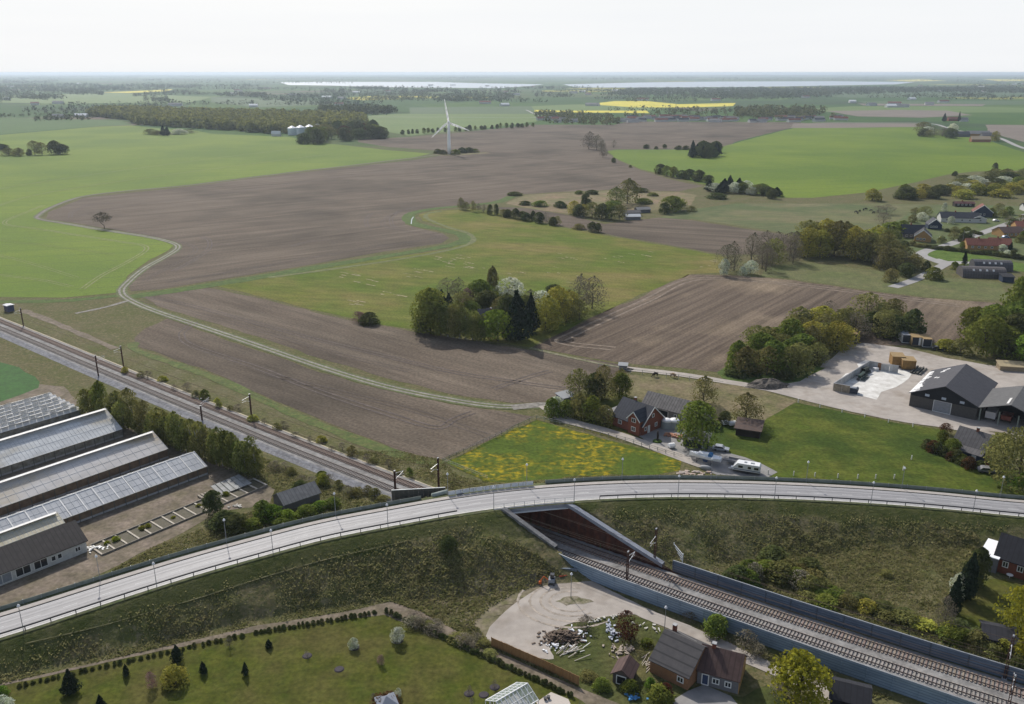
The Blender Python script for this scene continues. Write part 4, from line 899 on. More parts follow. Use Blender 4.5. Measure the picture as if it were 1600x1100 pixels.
for k in range(nb_): MB().box(pl * k / nb_ + .18, 0, 0, pl * (k + 1) / nb_ - .18, 5.4, .15).build('soil_bed', mat('bed soil', (.1, .085, .06), (.07, .065, .035), scale=1.5, coords='pos'), t)
t = thing('collapsed_greenhouse', 'collapsed glass roof lying at the end of the seed beds', 'greenhouse', (*G(345, 778), .1), R(48))
MB().add([(0, .5, .3), (8.5, .2, .5), (8.3, 5.6, 1.2), (.4, 5.2, 1.0)], [(0, 1, 2, 3)]).build('roof_glass', mat('fallen glass', (.3, .31, .31), (.18, .18, .17), scale=.8, rough=.6, spec=.2), t)
mb = MB()
for k in range(7): mb.bar((k * 1.35 + .1, .4, .42), (k * 1.3 + .4, 5.4, 1.18), .1)
mb.build('glazing_bars', BARD, t)
mb = MB(); rs = random.Random(4)
for k in range(5): mb.box(-3.4 + k * .8, -.6 + k * .12, 0, -2.9 + k * .8, 4.6, .35)
mb.build('timber_stack', mat('weathered timber', (.34, .3, .24), (.22, .19, .15), scale=1.5), t)
A, l_, an = AB((445, 800), (491, 784))
house('old_shed', 'long low shed with a weathered grey roof among bushes above the road', 'shed', A, l_ + 1.5, an, 5.5, 1.9, 3.6, wallm('grey boards', (.16, .15, .15)), roofm('weathered grey', (.2, .2, .2), (.14, .14, .14)))

# brick farmhouse with bay
p = G(1003, 681); A, l_, an = AB((957, 664), (1003, 681))
t, ro = house('brick_farmhouse', 'red brick farmhouse with slate roof and a gabled bay, beside the tarmac yard', 'house', A, l_ , an, 9.4, 3.0, 7.2, BRK, RSL, wins=[('f', 2.0, 1.2, 1.3, 1.2), ('r', 2.4, .1, 1.0, 2.2, 'door', WFR), ('r', 5.6, 1.1, 1.1, 1.2), ('r', 4.1, 4.2, 1.0, 1.1), ('r', 1.0, 1.1, .9, 1.1)], chim=[(l_ * .35, 5.2, 6.4, 1.6)])
bay = MB().prism([(l_ * .60, 0), (l_ * .97, 0), (l_ * .97, 4.6), (l_ * .785, 6.6), (l_ * .60, 4.6)], 'y', -1.0, 3.6).build('bay_wall', BRK, t)
bw = l_ * .37; bx_ = l_ * .785; mb = MB(); mb.prism([(bx_ - bw / 2 - .4, 4.25), (bx_, 6.72), (bx_ + bw / 2 + .4, 4.25), (bx_ + bw / 2 + .4, 4.42), (bx_, 6.9), (bx_ - bw / 2 - .4, 4.42)], 'y', -1.35, 4.4); mb.build('bay_roof', RSL, t)
mb = MB(); mb.bar((bx_ - bw / 2 - .42, -1.38, 4.25), (bx_, -1.38, 6.75), .1, .25); mb.bar((bx_ + bw / 2 + .42, -1.38, 4.25), (bx_, -1.38, 6.75), .1, .25); mb.build('bargeboard', WFR, t)
mb = MB(); mb.bar((l_ + .38, -.4, 2.65), (l_ + .38, 4.7, 7.22), .1, .25); mb.bar((l_ + .38, 9.8, 2.65), (l_ + .38, 4.7, 7.22), .1, .25); mb.build('bargeboard', WFR, t)
for (u, z, ww, hh) in ((bx_ - .75, 3.6, 1.5, 1.25), (bx_ - .75, 1.0, 1.5, 1.3)):
    f_ = MB().box(u, -1.1, z, u + ww, -1.0, z + hh).build('window', WFR, t); MB().box(u + .15, -1.14, z + .15, u + ww / 2 - .06, -1.105, z + hh - .15).box(u + ww / 2 + .06, -1.14, z + .15, u + ww - .15, -1.105, z + hh - .15).build('pane', GLS, f_)
MB().box(-4.0, 1.5, 0, -.02, 7, 2.5).build('lean_to_wall', BRK, t); MB().add([(-4.2, 1.2, 2.55), (-.05, 1.2, 3.0), (-.05, 7.2, 3.0), (-4.2, 7.2, 2.55), (-4.2, 1.2, 2.7), (-.05, 1.2, 3.15), (-.05, 7.2, 3.15), (-4.2, 7.2, 2.7)], [(4, 5, 6, 7), (0, 1, 5, 4), (3, 0, 4, 7), (0, 3, 2, 1)]).build('lean_to_roof', RLG, t)
A, l_, an = AB((1003, 645), (1098, 669)); 
house('old_barn', 'long grey barn with a weathered tile roof behind the brick farmhouse', 'barn', A, l_, an, 7.5, 2.9, 5.6, wallm('grey wash', (.24, .22, .21)), roofm('mossy tiles', (.13, .12, .115), (.19, .18, .17)), wins=[('f', 5, .1, 3.4, 2.4, 'door', BLKW), ('f', 10.2, 1, .9, 1.1), ('f', 12.6, 1, .9, 1.1), ('f', 2.4, 1, .9, 1.1)])
t, ro = house('field_shelter', 'open brown animal shelter with a rusty flat roof in the green paddock', 'shed', G(1149, 680), 6.4, -22, 5.4, 2.2, 3.0, DKBR, mat('rusty sheet', (.1, .065, .05), (.07, .05, .045), scale=1, rough=.8), shed=True, over=.5)
house('garden_shed', 'small dark green shed under the big green tree', 'shed', G(1067, 697), 6.5, -22, 4, 2.2, 3.1, wallm('green boards', (.04, .055, .045)), mat('shed felt', (.06, .07, .065), rough=.7), shed=True, wins=[('f', 5.0, .3, .9, 1.8, 'door', wallm('grey-green door', (.16, .19, .18)))])
# big barn and open shed
p0, p1 = G(1420, 634), G(1524, 657); d = p1 - p0; l_ = float(np.linalg.norm(d)); an = math.degrees(math.atan2(d[1], d[0]))
MAIN = roofm('fibre cement roof', (.075, .075, .085), (.055, .055, .065), wave=(1, 1.1, None)); MAIN2 = roofm('grey fibre roof', (.13, .13, .13), wave=(1, 1.1, None))
t, ro = house('barn', 'big black gabled barn with a grey roof, roller door and lime-stained roof edge', 'barn', p0, l_, an, 25, 4.3, 8.3, wallm('dark lower wall', (.085, .08, .075)), MAIN, ridge='y', over=.5,
      wins=[('f', l_ * .36, .05, l_ * .27, 3.6, 'door', wallm('grey roller door', (.27, .28, .3)))])
MB().prism([(.05, 3.6), (l_ - .05, 3.6), (l_ - .05, 4.32), (l_ / 2, 8.15), (.05, 4.32)], 'y', -.14, -.003).build('gable_boarding', BLKW, t)
for u in (.22, .47, .74): f_ = MB().box(l_ * u, -.22, 4.2, l_ * u + 1.2, -.14, 4.9).build('window', mat('bright pane', (.4, .45, .52), rough=.2), t)
mb = MB(); rs = random.Random(9); y = -.3
while y < 23:
    w_ = rs.uniform(.4, 1.2); e = rs.uniform(.7, 2.2) * (.55 if y > 16 else 1); s_ = 4 / (l_ / 2)
    if rs.random() < .93: mb.add([(-.48, y, 4.3 - .48 * s_ + .175), (e, y + rs.uniform(-.2, .2), 4.3 + e * s_ + .175), (e * rs.uniform(.8, 1.1), y + w_, 4.3 + e * s_ + .175), (-.48, y + w_ + .01, 4.3 - .48 * s_ + .175)], [(0, 1, 2, 3)])
    y += w_
for (u, y, s2) in ((3.6, 21, 1.0), (4.4, 22, .9), (3.0, 13, .7), (3.9, 12.2, .6), (3.2, 19.5, 1.2)): mb.add([(u, y, 4.3 + u * s_ + .175), (u + s2, y + .3, 4.3 + (u + s2) * s_ + .175), (u + s2, y + 1.3, 4.3 + (u + s2) * s_ + .175), (u, y + 1.1, 4.3 + u * s_ + .175)], [(0, 1, 2, 3)])
mb.build('lime_stain', mat('lime white', (.75, .75, .74), (.6, .6, .6), scale=2), ro)
q1 = p1 + (d / l_) * .6
t = thing('open_shed', 'wide open-fronted grey machine shed to the right of the big barn', 'shed', (*q1, 0), R(an)); W_ = 15.0
MB().box(0, 9.5, 0, W_, 9.7, 4.4).box(W_ - .2, 0, 0, W_, 9.5, 4.4).build('wall', BLKW, t)
for k in range(4): MB().cbox(.2 + k * 4.8, .3, 0, .35, .35, 4.1).build('post', wallm('grey-green post', (.2, .23, .2)), t)
rf = MB(); rf.prism([(-.3, 4.2), (W_ * .5, 6.9), (W_ + .3, 4.2), (W_ + .3, 4.4), (W_ * .5, 7.1), (-.3, 4.4)], 'y', -.8, 19); rf.build('roof', MAIN2, t)
MB().add([(W_ * .41, .5, 4.2 + 2.7 * .84 + .31), (W_ * .45, .5, 4.2 + 2.7 * .91 + .31), (W_ * .45, 6, 4.2 + 2.7 * .91 + .31), (W_ * .41, 6, 4.2 + 2.7 * .84 + .31)], [(0, 1, 2, 3)]).build('rooflight', VENT, t)
q2 = q1 + np.array([math.cos(R(an)), math.sin(R(an))])
def rel(p, an_, u, v_): c_, s_ = math.cos(R(an_)), math.sin(R(an_)); return (p[0] + c_ * u - s_ * v_, p[1] + s_ * u + c_ * v_)
t = thing('trailer', 'pale box trailer parked inside the open machine shed', 'trailer', (*rel(q1, an, 2.6, 4.0), 0), R(an))
MB().cbox(0, 0, .9, 2.6, 4.5, 2.0).build('box', mat('pale panel', (.5, .48, .48)), t); mb = MB(); [mb.tube([(sx - .15, sy, .45), (sx + .15, sy, .45)], .45, 12) for sx in (-1.2, 1.2) for sy in (-1, 1)]; mb.build('wheel', DKST, t)
t = thing('trailer', 'rust-red trailer deep inside the open machine shed', 'trailer', (*rel(q1, an, 6.4, 5.0), 0), R(an))
MB().cbox(0, 0, .9, 2.6, 4.0, 1.3).build('box', mat('rust red', (.22, .07, .05)), t); mb = MB(); [mb.tube([(sx - .15, sy, .45), (sx + .15, sy, .45)], .45, 12) for sx in (-1.2, 1.2) for sy in (-1, 1)]; mb.build('wheel', DKST, t)
house('hay_shed', 'tan roofed low building behind the big barn', 'shed', G(1562, 579), 9, -12, 4, 1.6, 2.2, wallm('tan wall', (.3, .24, .16)), mat('tan roof', (.4, .33, .2), (.32, .26, .16), scale=.5), shed=True)
# walled yard
t = thing('yard_wall', 'white inside, rust-stained L-shaped concrete panel wall round the concrete yard', 'wall')
YW = mat('white panel wall', (.5, .5, .49), (.34, .33, .31), scale=.9, coords='pos', detail=7, rough=.8, stretch=(1, 1, .4)); YT = mat('tan panel wall', (.33, .28, .2), (.26, .22, .17), scale=.6, coords='pos', rough=.85)
ca, cb, cc, cd, ce, cf = [Vector((*G(*q), 0)) for q in ((1327, 615), (1301.5, 610.5), (1357, 575), (1371, 577), (1376, 579), (1403, 583))]
for nm, a, e, m_ in (('tan_panel', ca, cb, YT), ('side_panel', cb, cc, YW), ('rear_panel', cc, cd, YW), ('rust_panel', cd, ce, OBK), ('rear_panel', ce, cf, YW)):
    k_ = max(1, round((e - a).length / 2.4))
    for i in range(k_):
        s0 = a + (e - a) * (i / k_); s1 = a + (e - a) * ((i + .97) / k_)
        MB().bar(s0 + Vector((0, 0, 1.25)), s1 + Vector((0, 0, 1.25)), .18, 2.5).build(nm, m_, t)
mb = MB(); [mb.bar(a + Vector((0, 0, 2.55)), e + Vector((0, 0, 2.55)), .26, .1) for a, e in ((ca, cb), (cb, cc), (cc, cf))]; mb.build('coping', CONC, t)
t = thing('skip', 'dark blue-black skip with a grey lid in front of the yard wall', 'skip', (*G(1333, 614), 0), R(-25))
MB().prism([(-1.2, .1), (1.2, .1), (1.5, 1.7), (-1.5, 1.7)], 'y', -1.0, 1.0).build('bin', mat('skip paint', (.03, .04, .06), rough=.5), t); MB().cbox(-.3, 0, 1.7, 2.2, 1.5, .15).cbox(1.1, .5, 1.7, .5, .5, .3).build('lid', mat('skip lid', (.2, .22, .25)), t)
t = thing('farm_machine', 'dark green seed drill parked against the white yard wall', 'machine', (*G(1350, 592), 0), R(52)); GRN = mat('machine green', (.015, .05, .03), (.02, .03, .025), scale=2, rough=.5)
mb = MB().cbox(0, 0, .5, 6.0, .4, .3).cbox(0, .9, .8, 5.0, .9, .9); [mb.bar((-2.8 + k * .6, -.2, .6), (-2.8 + k * .6, -1.1, .15), .12) for k in range(10)]; mb.bar((0, 0, .6), (0, 2.6, .6), .2); mb.build('drill_frame', GRN, t)
mb = MB(); [mb.tube([(sx - .15, 1.0, .5), (sx + .15, 1.0, .5)], .5, 12) for sx in (-3.0, 3.0)]; mb.build('wheel', DKST, t)
t = thing('farm_machine', 'dark cultivator with a brown hopper nearest the rear yard wall', 'machine', (*G(1352, 583), 0), R(40))
mb = MB().cbox(0, 0, .4, 4.0, 1.6, .3).prism([(-1.2, .7), (1.2, .7), (1.6, 1.9), (-1.6, 1.9)], 'y', -.5, .7); [mb.bar((-1.8 + k * .5, -.7, .5), (-1.8 + k * .5, -1.3, .1), .1) for k in range(8)]; mb.build('frame', mat('dark machine', (.05, .045, .04), (.02, .04, .03), scale=1.5), t)
mb = MB(); [mb.tube([(sx - .12, 0, .45), (sx + .12, 0, .45)], .45, 12) for sx in (-2.0, 2.0)]; mb.build('wheel', DKST, t)
t = thing('crate', 'small white crate near the rear yard wall', 'crate', (*G(1368, 579), 0), R(20)); MB().cbox(0, 0, .12, 1.6, 1.1, .8).cbox(-.6, 0, 0, .15, 1.1, .12).cbox(.6, 0, 0, .15, 1.1, .12).build('box', WFR, t); MB().cbox(0, 0, .92, 1.7, 1.2, .08).build('lid', WHS, t)
def container(px, w_, h_, d_, an_, top, body, front, label, z0=.35, door=False):
    t = thing('site_cabin', label, 'cabin', (*G(*px), 0), R(an_), 'wooden site cabins in the gravel yard')
    mb = MB(); mb.box(0, 0, z0, .12, d_, h_); mb.box(w_ - .12, 0, z0, w_, d_, h_); mb.box(.12, d_ - .12, z0, w_ - .12, d_, h_); mb.box(.12, 0, z0, w_ - .12, d_ - .12, z0 + .12); mb.build('wall', body, t)
    MB().box(.12, .25, z0 + .12, w_ - .12, .35, h_ - .1).build('front_panel', front, t)
    mb = MB(); mb.box(-.1, -.15, h_, w_ + .1, d_ + .1, h_ + .14); mb.build('roof', top, t)
    MB().box(0, .1, 0, w_, .3, z0).box(0, d_ - .4, 0, w_, d_ - .2, z0).build('skid', DKST, t)
    if door: MB().box(w_ - .9, .1, z0 + .1, w_ - .15, .2, h_ - .1).build('door', WFR, t)
TW = mat('tan wood', (.33, .23, .11), (.26, .18, .08), scale=1, rough=.8); TG = mat('grey board', (.3, .29, .27), rough=.8); DKF = mat('dark opening', (.03, .035, .05), rough=.6); TWD = mat('brown ply', (.3, .18, .06), (.22, .13, .05), scale=1.2)
container((1409, 537), 3.0, 3.3, 6, -10, TG, WHW, DKF, 'grey topped cabin, leftmost of three in a row at the back of the yard'); container((1424, 541), 3.2, 3.4, 6, -10, TW, TW, DKF, 'tan topped cabin with a white door, middle of three in a row', door=True); container((1441, 543.5), 3.0, 3.3, 6, -10, TW, WHW, DKF, 'tan topped cabin, rightmost of three in a row')
container((1325, 535), 3.2, 3.2, 5, -10, TW, WHW, DKF, 'lone tan cabin half hidden by the bushes left of the yard')
container((1393, 573), 4.0, 3.6, 5, -12, TW, TWD, TWD, 'light brown plywood cabin with overhanging top behind the yard wall'); container((1409, 578), 4.2, 3.3, 5, -12, TW, TWD, TWD, 'brown plywood cabin right of the yard wall')
t = thing('beam_stack', 'stack of dark grey beams lying beside the brown plywood cabins', 'timber stack', (*G(1432, 581), 0), R(50))
mb = MB(); [mb.box(-3, k * .9 - 2, 0, 5, k * .9 - 1.5, .5 + (k % 2) * .25) for k in range(4)]; mb.build('beam', mat('grey beam', (.12, .115, .1), (.08, .08, .07), scale=1), t)
t = thing('parked_car', 'dark car parked by the bushes right of the three cabins', 'car', (*G(1466, 547), 0), R(-15))
def car_body(t, m, L_=4.3, W_=1.75, H_=1.45):
    pr = [(-L_ / 2, .35), (L_ / 2, .35), (L_ / 2, .75), (L_ * .22, .9), (L_ * .08, H_), (-L_ * .3, H_), (-L_ * .42, .95), (-L_ / 2, .85)]
    MB().prism([(a, b_) for a, b_ in pr], 'y', -W_ / 2, W_ / 2).build('body', m, t)
    MB().prism([(-L_ * .4, .93), (L_ * .2, .93), (L_ * .07, H_ - .08), (-L_ * .29, H_ - .08)], 'y', -W_ / 2 - .01, W_ / 2 + .01).build('side_window', GLS, t)
    MB().add([(L_ * .22 + .02, -W_ * .42, .93), (L_ * .22 + .02, W_ * .42, .93), (L_ * .085 + .02, W_ * .42, H_ - .05), (L_ * .085 + .02, -W_ * .42, H_ - .05)], [(0, 1, 2, 3)]).build('windscreen', GLS, t)
    for sx in (-L_ * .3, L_ * .3):
        for sy in (-W_ / 2, W_ / 2): MB().tube([(sx, sy - .1, .33), (sx, sy + .1, .33)], .33, 12).build('wheel', DKST, t)
car_body(t, mat('black car paint', (.03, .03, .035), rough=.3))
# cottage by the lane
A, l_, an = AB((1487, 706), (1538, 722))
t, ro = house('cottage', 'small red cottage with a grey roof and chimney inside a hedge, right of the pasture', 'house', A, l_, an, 6.6, 3.0, 6.4, BRK, RGR, wins=[('f', 2.6, .9, 1.2, 1.2), ('f', 5.9, .1, 1.1, 2.1, 'door', WFR), ('r', 2.5, 3.6, .9, 1)], chim=[(l_ * .52, 3.3, 6.0, 1.3)])
MB().box(l_ * .3, -2.3, 0, l_ * .98, -.02, 2.1).build('porch_wall', BLUW, t); MB().prism([(-2.6, 2.1), (0.1, 2.9), (.1, 3.02), (-2.6, 2.22)], 'x', l_ * .28, l_).build('porch_roof', RGR, t); f_ = MB().box(l_ * .7, -2.36, .05, l_ * .7 + 1.1, -2.3, 2.0).build('door', WFR, t)
# red house on the right edge
A, l_, an = AB((1551, 891), (1603, 908))
t, ro = house('red_house', 'red brick house with a near-black roof at the right edge', 'house', A, l_ + 2, an, 8, 3.3, 6.6, BRK, RBL, wins=[('f', 1.4, 1.5, 1.1, 1.3), ('f', 4.0, 1.5, 1.1, 1.3)], chim=[(7.5, 4, 6.2, 1.2)])
MB().box(6.6, -4, 0, 10.5, -.02, 2.6).build('annex_wall', GRY, t); MB().prism([(-4.3, 2.6), (.1, 3.2), (.1, 3.35), (-4.3, 2.75)], 'x', 6.3, 10.8).build('annex_roof', RRD, t)
t, ro = house('flat_roof_garage', 'slate-grey garage with a bright white flat roof joined to the red house', 'garage', G(1527, 887), 3.3, an, 7.0, 3.2, 3.35, GRY, mat('bright white felt', (.85, .86, .88), rough=.6), shed=True, over=.15)
house('garden_shed', 'dark pitched shed with a black felt roof in the lower right garden', 'shed', G(1535, 1011), 5.2, -22, 5.0, 2.0, 3.0, wallm('dark shed wall', (.05, .045, .045)), RDK)
t = thing('garden_table', 'round white garden table on the terrace of the red house', 'table', (*G(1577, 903), 0)); MB().tube([(0, 0, .7), (0, 0, .76)], .6, 16).build('table_top', WFR, t); MB().tube([(0, 0, 0), (0, 0, .7)], .06, 8).build('leg', WFR, t)
# derelict house at the bottom
A, l_, an = AB((1015, 1050), (1074, 1079))
t, ro = house('old_house', 'old orange-walled house with a large dark grey roof beside the access lane', 'house', A, l_, an, 9.5, 2.5, 5.6, OBK, roofm('dark fibre roof', (.065, .062, .065), (.085, .08, .08), wave=(1, 1.3, None)), over=.25, wins=[('f', l_ * .72, .9, 1.2, 1.1)], chim=[(.5, 7, 4.2, 1.4)])
MB().add([(-.2, 7.7, 3.98), (5, 6.2, 4.85), (5, 6.5, 4.68), (-.2, 8.0, 3.8)], [(0, 1, 2, 3)]).build('pale_patch', mat('pale patch', (.25, .25, .25)), ro)
q_ = rel(A, an, l_, 1.6); e_ = G(1141, 1090)
t, ro = house('old_house', 'lower wing of the old house with red-brown tiles and a yellow gable', 'house', rel(A, an, l_ + .3, 2.6), 6.6, -24, 6.6, 2.5, 5.2, GRY, RBR, over=.2, wins=[('f', .7, .1, 1.2, 2.1, 'door', mat('blue door', (.04, .06, .12))), ('f', 2.4, .8, 1.2, 1.1), ('f', 4.4, .8, 1.1, 1.1)], chim=[(1.8, 3.3, 4.9, 1.1)])
MB().prism([(.02, 0), (6.58, 0), (6.58, 2.48), (3.3, 5.15), (.02, 2.48)], 'x', 6.6, 6.68).build('yellow_gable', YBK, t)
t, ro = house('tool_shed', 'small gabled tool shed with a brown roof in the overgrown garden', 'shed', G(957, 1066), 3.0, -25, 3.6, 1.9, 3.0, wallm('old boards', (.1, .085, .08)), RBR, ridge='y', wins=[('f', .6, .05, 1.7, 1.7, 'door', BLKW)])
# glasshouse and dark roof cut by the bottom edge
t = thing('glasshouse', 'white framed garden glasshouse at the bottom edge of the lawn', 'greenhouse', (*G(800, 1112), 0), R(40)); WB = mat('white glazing bar', (.75, .76, .76), rough=.4)
gl = bpy.data.materials.new('thin glass'); gl.use_nodes = True; gb = gl.node_tree.nodes['Principled BSDF']; gb.inputs['Base Color'].default_value = (.55, .65, .65, 1); gb.inputs['Alpha'].default_value = .35; gb.inputs['Roughness'].default_value = .1
mb = MB(); hx, hy, wh_, rh_ = 3.2, 2.6, 2.2, 3.7
for x in np.linspace(-hx, hx, 9): mb.bar((x, -hy, wh_), (x, 0, rh_), .09); mb.bar((x, hy, wh_), (x, 0, rh_), .09); mb.bar((x, -hy, 0), (x, -hy, wh_), .09); mb.bar((x, hy, 0), (x, hy, wh_), .09)
for sy in (-hy, hy): mb.bar((-hx, sy, wh_), (hx, sy, wh_), .12); mb.bar((-hx, sy / 2, (wh_ + rh_) / 2), (hx, sy / 2, (wh_ + rh_) / 2), .06)
mb.bar((-hx, 0, rh_), (hx, 0, rh_), .14)
for sx in (-hx, hx):
    for y in np.linspace(-hy, hy, 5): mb.bar((sx, y, 0), (sx, y, wh_ + (rh_ - wh_) * (1 - abs(y) / hy)), .08)
mb.build('frame', WB, t); MB().add([(-hx, -hy, wh_), (hx, -hy, wh_), (hx, 0, rh_), (-hx, 0, rh_), (hx, hy, wh_), (-hx, hy, wh_)], [(0, 1, 2, 3), (3, 2, 4, 5)]).build('roof_glass', gl, t)
MB().box(-hx, -hy, .05, hx, hy, .12).build('floor', mat('clutter floor', (.35, .33, .3), (.12, .12, .1), scale=2), t)
sheet('terrace', [(838, 1098), (861, 1082), (888, 1093), (905, 1130), (850, 1130)], mat('pale paving', (.5, .45, .4), rough=.8), z=.09, amp=.02)
for i, p in enumerate(((852, 1094), (857, 1092))):
    t = thing('planter', 'dark round planter on the pale terrace, %s of the two' % ('left' if i == 0 else 'right'), 'planter', (*G(*p), .1)); MB().tube([(0, 0, 0), (0, 0, .45)], [.22, .3], 12).build('pot', DKST, t)
house('summer_house', 'dark roofed building cut off by the bottom edge below the yellow-green tree', 'house', G(1296, 1108), 5.5, -22, 5, 2.3, 3.6, BLKW, RBL)
t = thing('garden_pavilion', 'grey tent-like roof peeping over a round bush at the bottom edge', 'pavilion', (*G(605, 1112), 0), .4)
MB().add([(-1.6, -1.6, 2.0), (1.6, -1.6, 2.0), (1.6, 1.6, 2.0), (-1.6, 1.6, 2.0), (0, 0, 3.0)], [(0, 1, 4), (1, 2, 4), (2, 3, 4), (3, 0, 4), (3, 2, 1, 0)]).build('roof', mat('grey canvas', (.22, .24, .28)), t); mb = MB(); [mb.cbox(x, y, 0, .1, .1, 2) for x in (-1.5, 1.5) for y in (-1.5, 1.5)]; mb.build('post', WFR, t)

# farm in the grove, sheds by the dry meadow
house('grove_cottage', 'dark roofed cottage almost hidden in the middle grove', 'house', G(744, 512), 11, -14, 8, 3, 6.5, WHW, RSL, chim=[(5, 4, 6, 1.2)])
house('grove_barn', 'grey roofed outbuilding right of the cottage in the middle grove', 'barn', G(768, 505), 7, 40, 6, 3, 5.5, GRY, RGR)
for p, L_, an, rm_, lb in (((975, 338), 12, 8, RGR, 'grey roofed low shed with white junk in front, in the clump by the dry meadow'), ((996, 333), 10, 15, RLG, 'pale roofed shed right of the poplar in the clump by the dry meadow'), ((978, 344), 10, 5, mat('pale sheet', (.5, .52, .54)), 'white-grey low roof nearest the small ploughed field')):
    house('farm_shed', lb, 'shed', G(*p), L_, an, 6, 2.3, 3.6, GRY, rm_)
# suburb houses
SUB = [((1410, 372), 13, -8, 9, 3.0, 7.5, GRY, RSL, 'x', 'dark slate house with a small gabled dormer, left end of the village'),
       ((1428, 377), 9, -25, 10, 3.2, 7, YBK, RDK, 'y', 'yellow gabled house with white bargeboards at the village corner'),
       ((1450, 358), 8, -12, 8, 3, 6.5, BLUW, RSL, 'y', 'dark blue gabled wing with white edges behind the yellow gabled house'),
       ((1470, 347), 24, -9, 9, 3, 6.2, WHW, RSL, 'x', 'long low white house with a dark roof facing the village road'),
       ((1518, 348), 9, -10, 8, 2.8, 4.5, WHW, RSL, 'y', 'pale gabled annexe at the right end of the long low white house'),
       ((1520, 338), 12, -20, 10, 3.2, 8, BLUW, RRD, 'y', 'red roofed house with dark blue gable, topmost in the village'),
       ((1492, 323), 14, -5, 5, 2.4, 3.6, DKBR, roofm('maroon roof', (.12, .05, .05)), 'x', 'narrow maroon roofed shed at the top of the village'),
       ((1511, 390), 17, -9, 9, 2.7, 5.6, YBK, RRD, 'x', 'wide red tiled bungalow beside the dark hedge'),
       ((1545, 388), 11, -20, 9, 2.7, 5.4, BRK, RRD, 'x', 'darker red tiled wing right of the wide bungalow'),
       ((1568, 371), 14, 8, 11, 2.7, 5.4, YBK, RBR, 'x', 'brown-red tiled house by the village road at the right edge'),
       ((1588, 361), 12, -10, 10, 2.8, 5.5, YBK, RRD, 'x', 'orange tiled house cut by the right edge'),
       ((1600, 330), 13, -10, 9, 2.8, 5.2, WHW, RDK, 'x', 'dark roofed white house at the right edge above the village road')]
for (p, L_, an, D_, wh_, rh_, wm, rm_, rdg, lb) in SUB:
    ws = [('f', L_ * (.12 + .2 * k), 1.0, 1.3, 1.2) for k in range(4 if rdg == 'x' else 3)]
    t, ro = house('village_house', lb, 'house', G(*p), L_, an, D_, wh_, rh_, wm, rm_, ridge=rdg, wins=ws, group='houses of the village on the right')
    if rdg == 'y':
        mb = MB(); mb.bar((-.4, -.42, wh_ - .2), (L_ / 2, -.42, rh_), .15, .4); mb.bar((L_ + .4, -.42, wh_ - .2), (L_ / 2, -.42, rh_), .15, .4); mb.build('bargeboard', WFR, t)
    else: MB().cbox(L_ * .4, D_ / 2, rh_ - .3, .7, .7, 1.3).build('chimney', BRK, ro)
# arched sheds
def arched(label, p, L_, an, D_, h_, m):
    t = thing('arched_shed', label, 'shed', (*G(*p), 0), R(an)); mb = MB(); n_ = 10
    pr = [(D_ / 2 - D_ / 2 * math.cos(math.pi * k / n_), h_ * math.sin(math.pi * k / n_) ** .8 + .02) for k in range(n_ + 1)]
    mb.prism(pr, 'x', 0, L_).build('arched_roof', m, t)
    MB().prism([(a * .96 + D_ * .02, b_ * .95) for a, b_ in pr], 'x', L_, L_ + .06).build('end_wall', BLUW, t)
    mb = MB()
    for k in range(4): mb.bar((L_ * (.25 + .15 * k), .95, h_ * .70), (L_ * (.25 + .15 * k), 1.7, h_ * .86), .9, .12)
    mb.build('rooflight', VENT, t); return t
arched('front arched grey-brown shed with four pale rooflights, right of the junction', (1504, 434), 20, -9, 10, 4.8, roofm('arched sheet', (.11, .1, .1), wave=(0, 1.2, None)))
arched('rear arched dark grey shed behind the one with rooflights', (1522, 423), 18, -10, 9, 5, roofm('arched slate', (.09, .09, .1), wave=(0, 1.2, None)))
house('blue_annexe', 'small dark blue building at the right end of the arched sheds', 'shed', G(1566, 441), 5, -10, 5, 2.6, 3.2, BLUW, RBL, shed=True)
# farm with four silos far away
for k, px_ in enumerate((457, 470, 484, 497)):
    t = thing('grain_silo', 'white metal grain silo, %s of the four at the wood edge' % at_end(k, 4), 'silo', (*G(px_, 211 - k * 1.2), 0), 0, 'four white grain silos')
    MB().tube([(0, 0, 0), (0, 0, 11)], 7.0, 20).build('drum', mat('silo steel', (.55, .6, .65), (.48, .53, .58), scale=.3, rough=.4), t, smooth=False); MB().tube([(0, 0, 11), (0, 0, 14.5)], [7.2, .6], 20).build('cone_roof', mat('silo roof', (.8, .82, .85), rough=.4), t)
FH = [((424, 213), 14, 6, WHW, mat('white heap', (.7, .7, .68)), 'white covered heap left of the silos'), ((545, 203), 26, 12, BRK, RRD, 'red roofed farm building right of the silos'), ((552, 212), 22, 12, WHW, RLG, 'pale farm building among the trees right of the silos'), ((566, 206), 24, 12, BRK, RBR, 'brown farm building furthest right by the silos'),
      ((1492, 214), 22, 12, GRY, RSL, 'blue-grey farm building, leftmost of the roadside farm'), ((1512, 213), 34, 14, YBK, RLG, 'long pale farm building of the roadside farm'), ((1518, 222), 26, 10, OBK, mat('tan sheet roof', (.5, .38, .25)), 'tan farm building nearest the green field'), ((1535, 216), 20, 12, GRY, RGR, 'grey farm building, rightmost of the roadside farm'),
      ((1482, 189), 22, 12, BRK, RRD, 'red farm building beyond the roadside farm'), ((1500, 190), 16, 10, WHW, RLG, 'white farm building beyond the roadside farm'),
      ((80, 184), 26, 12, WHW, RLG, 'left white barn in the far orchard'), ((115, 183), 30, 12, WHW, mat('white roof', (.75, .75, .75)), 'right white barn in the far orchard')]
for (p, L_, D_, wm, rm_, lb) in FH: house('farm_building', lb, 'farm building', G(*p), L_, -6, D_, 4, 8, wm, rm_)
rs = random.Random(12); vil = []
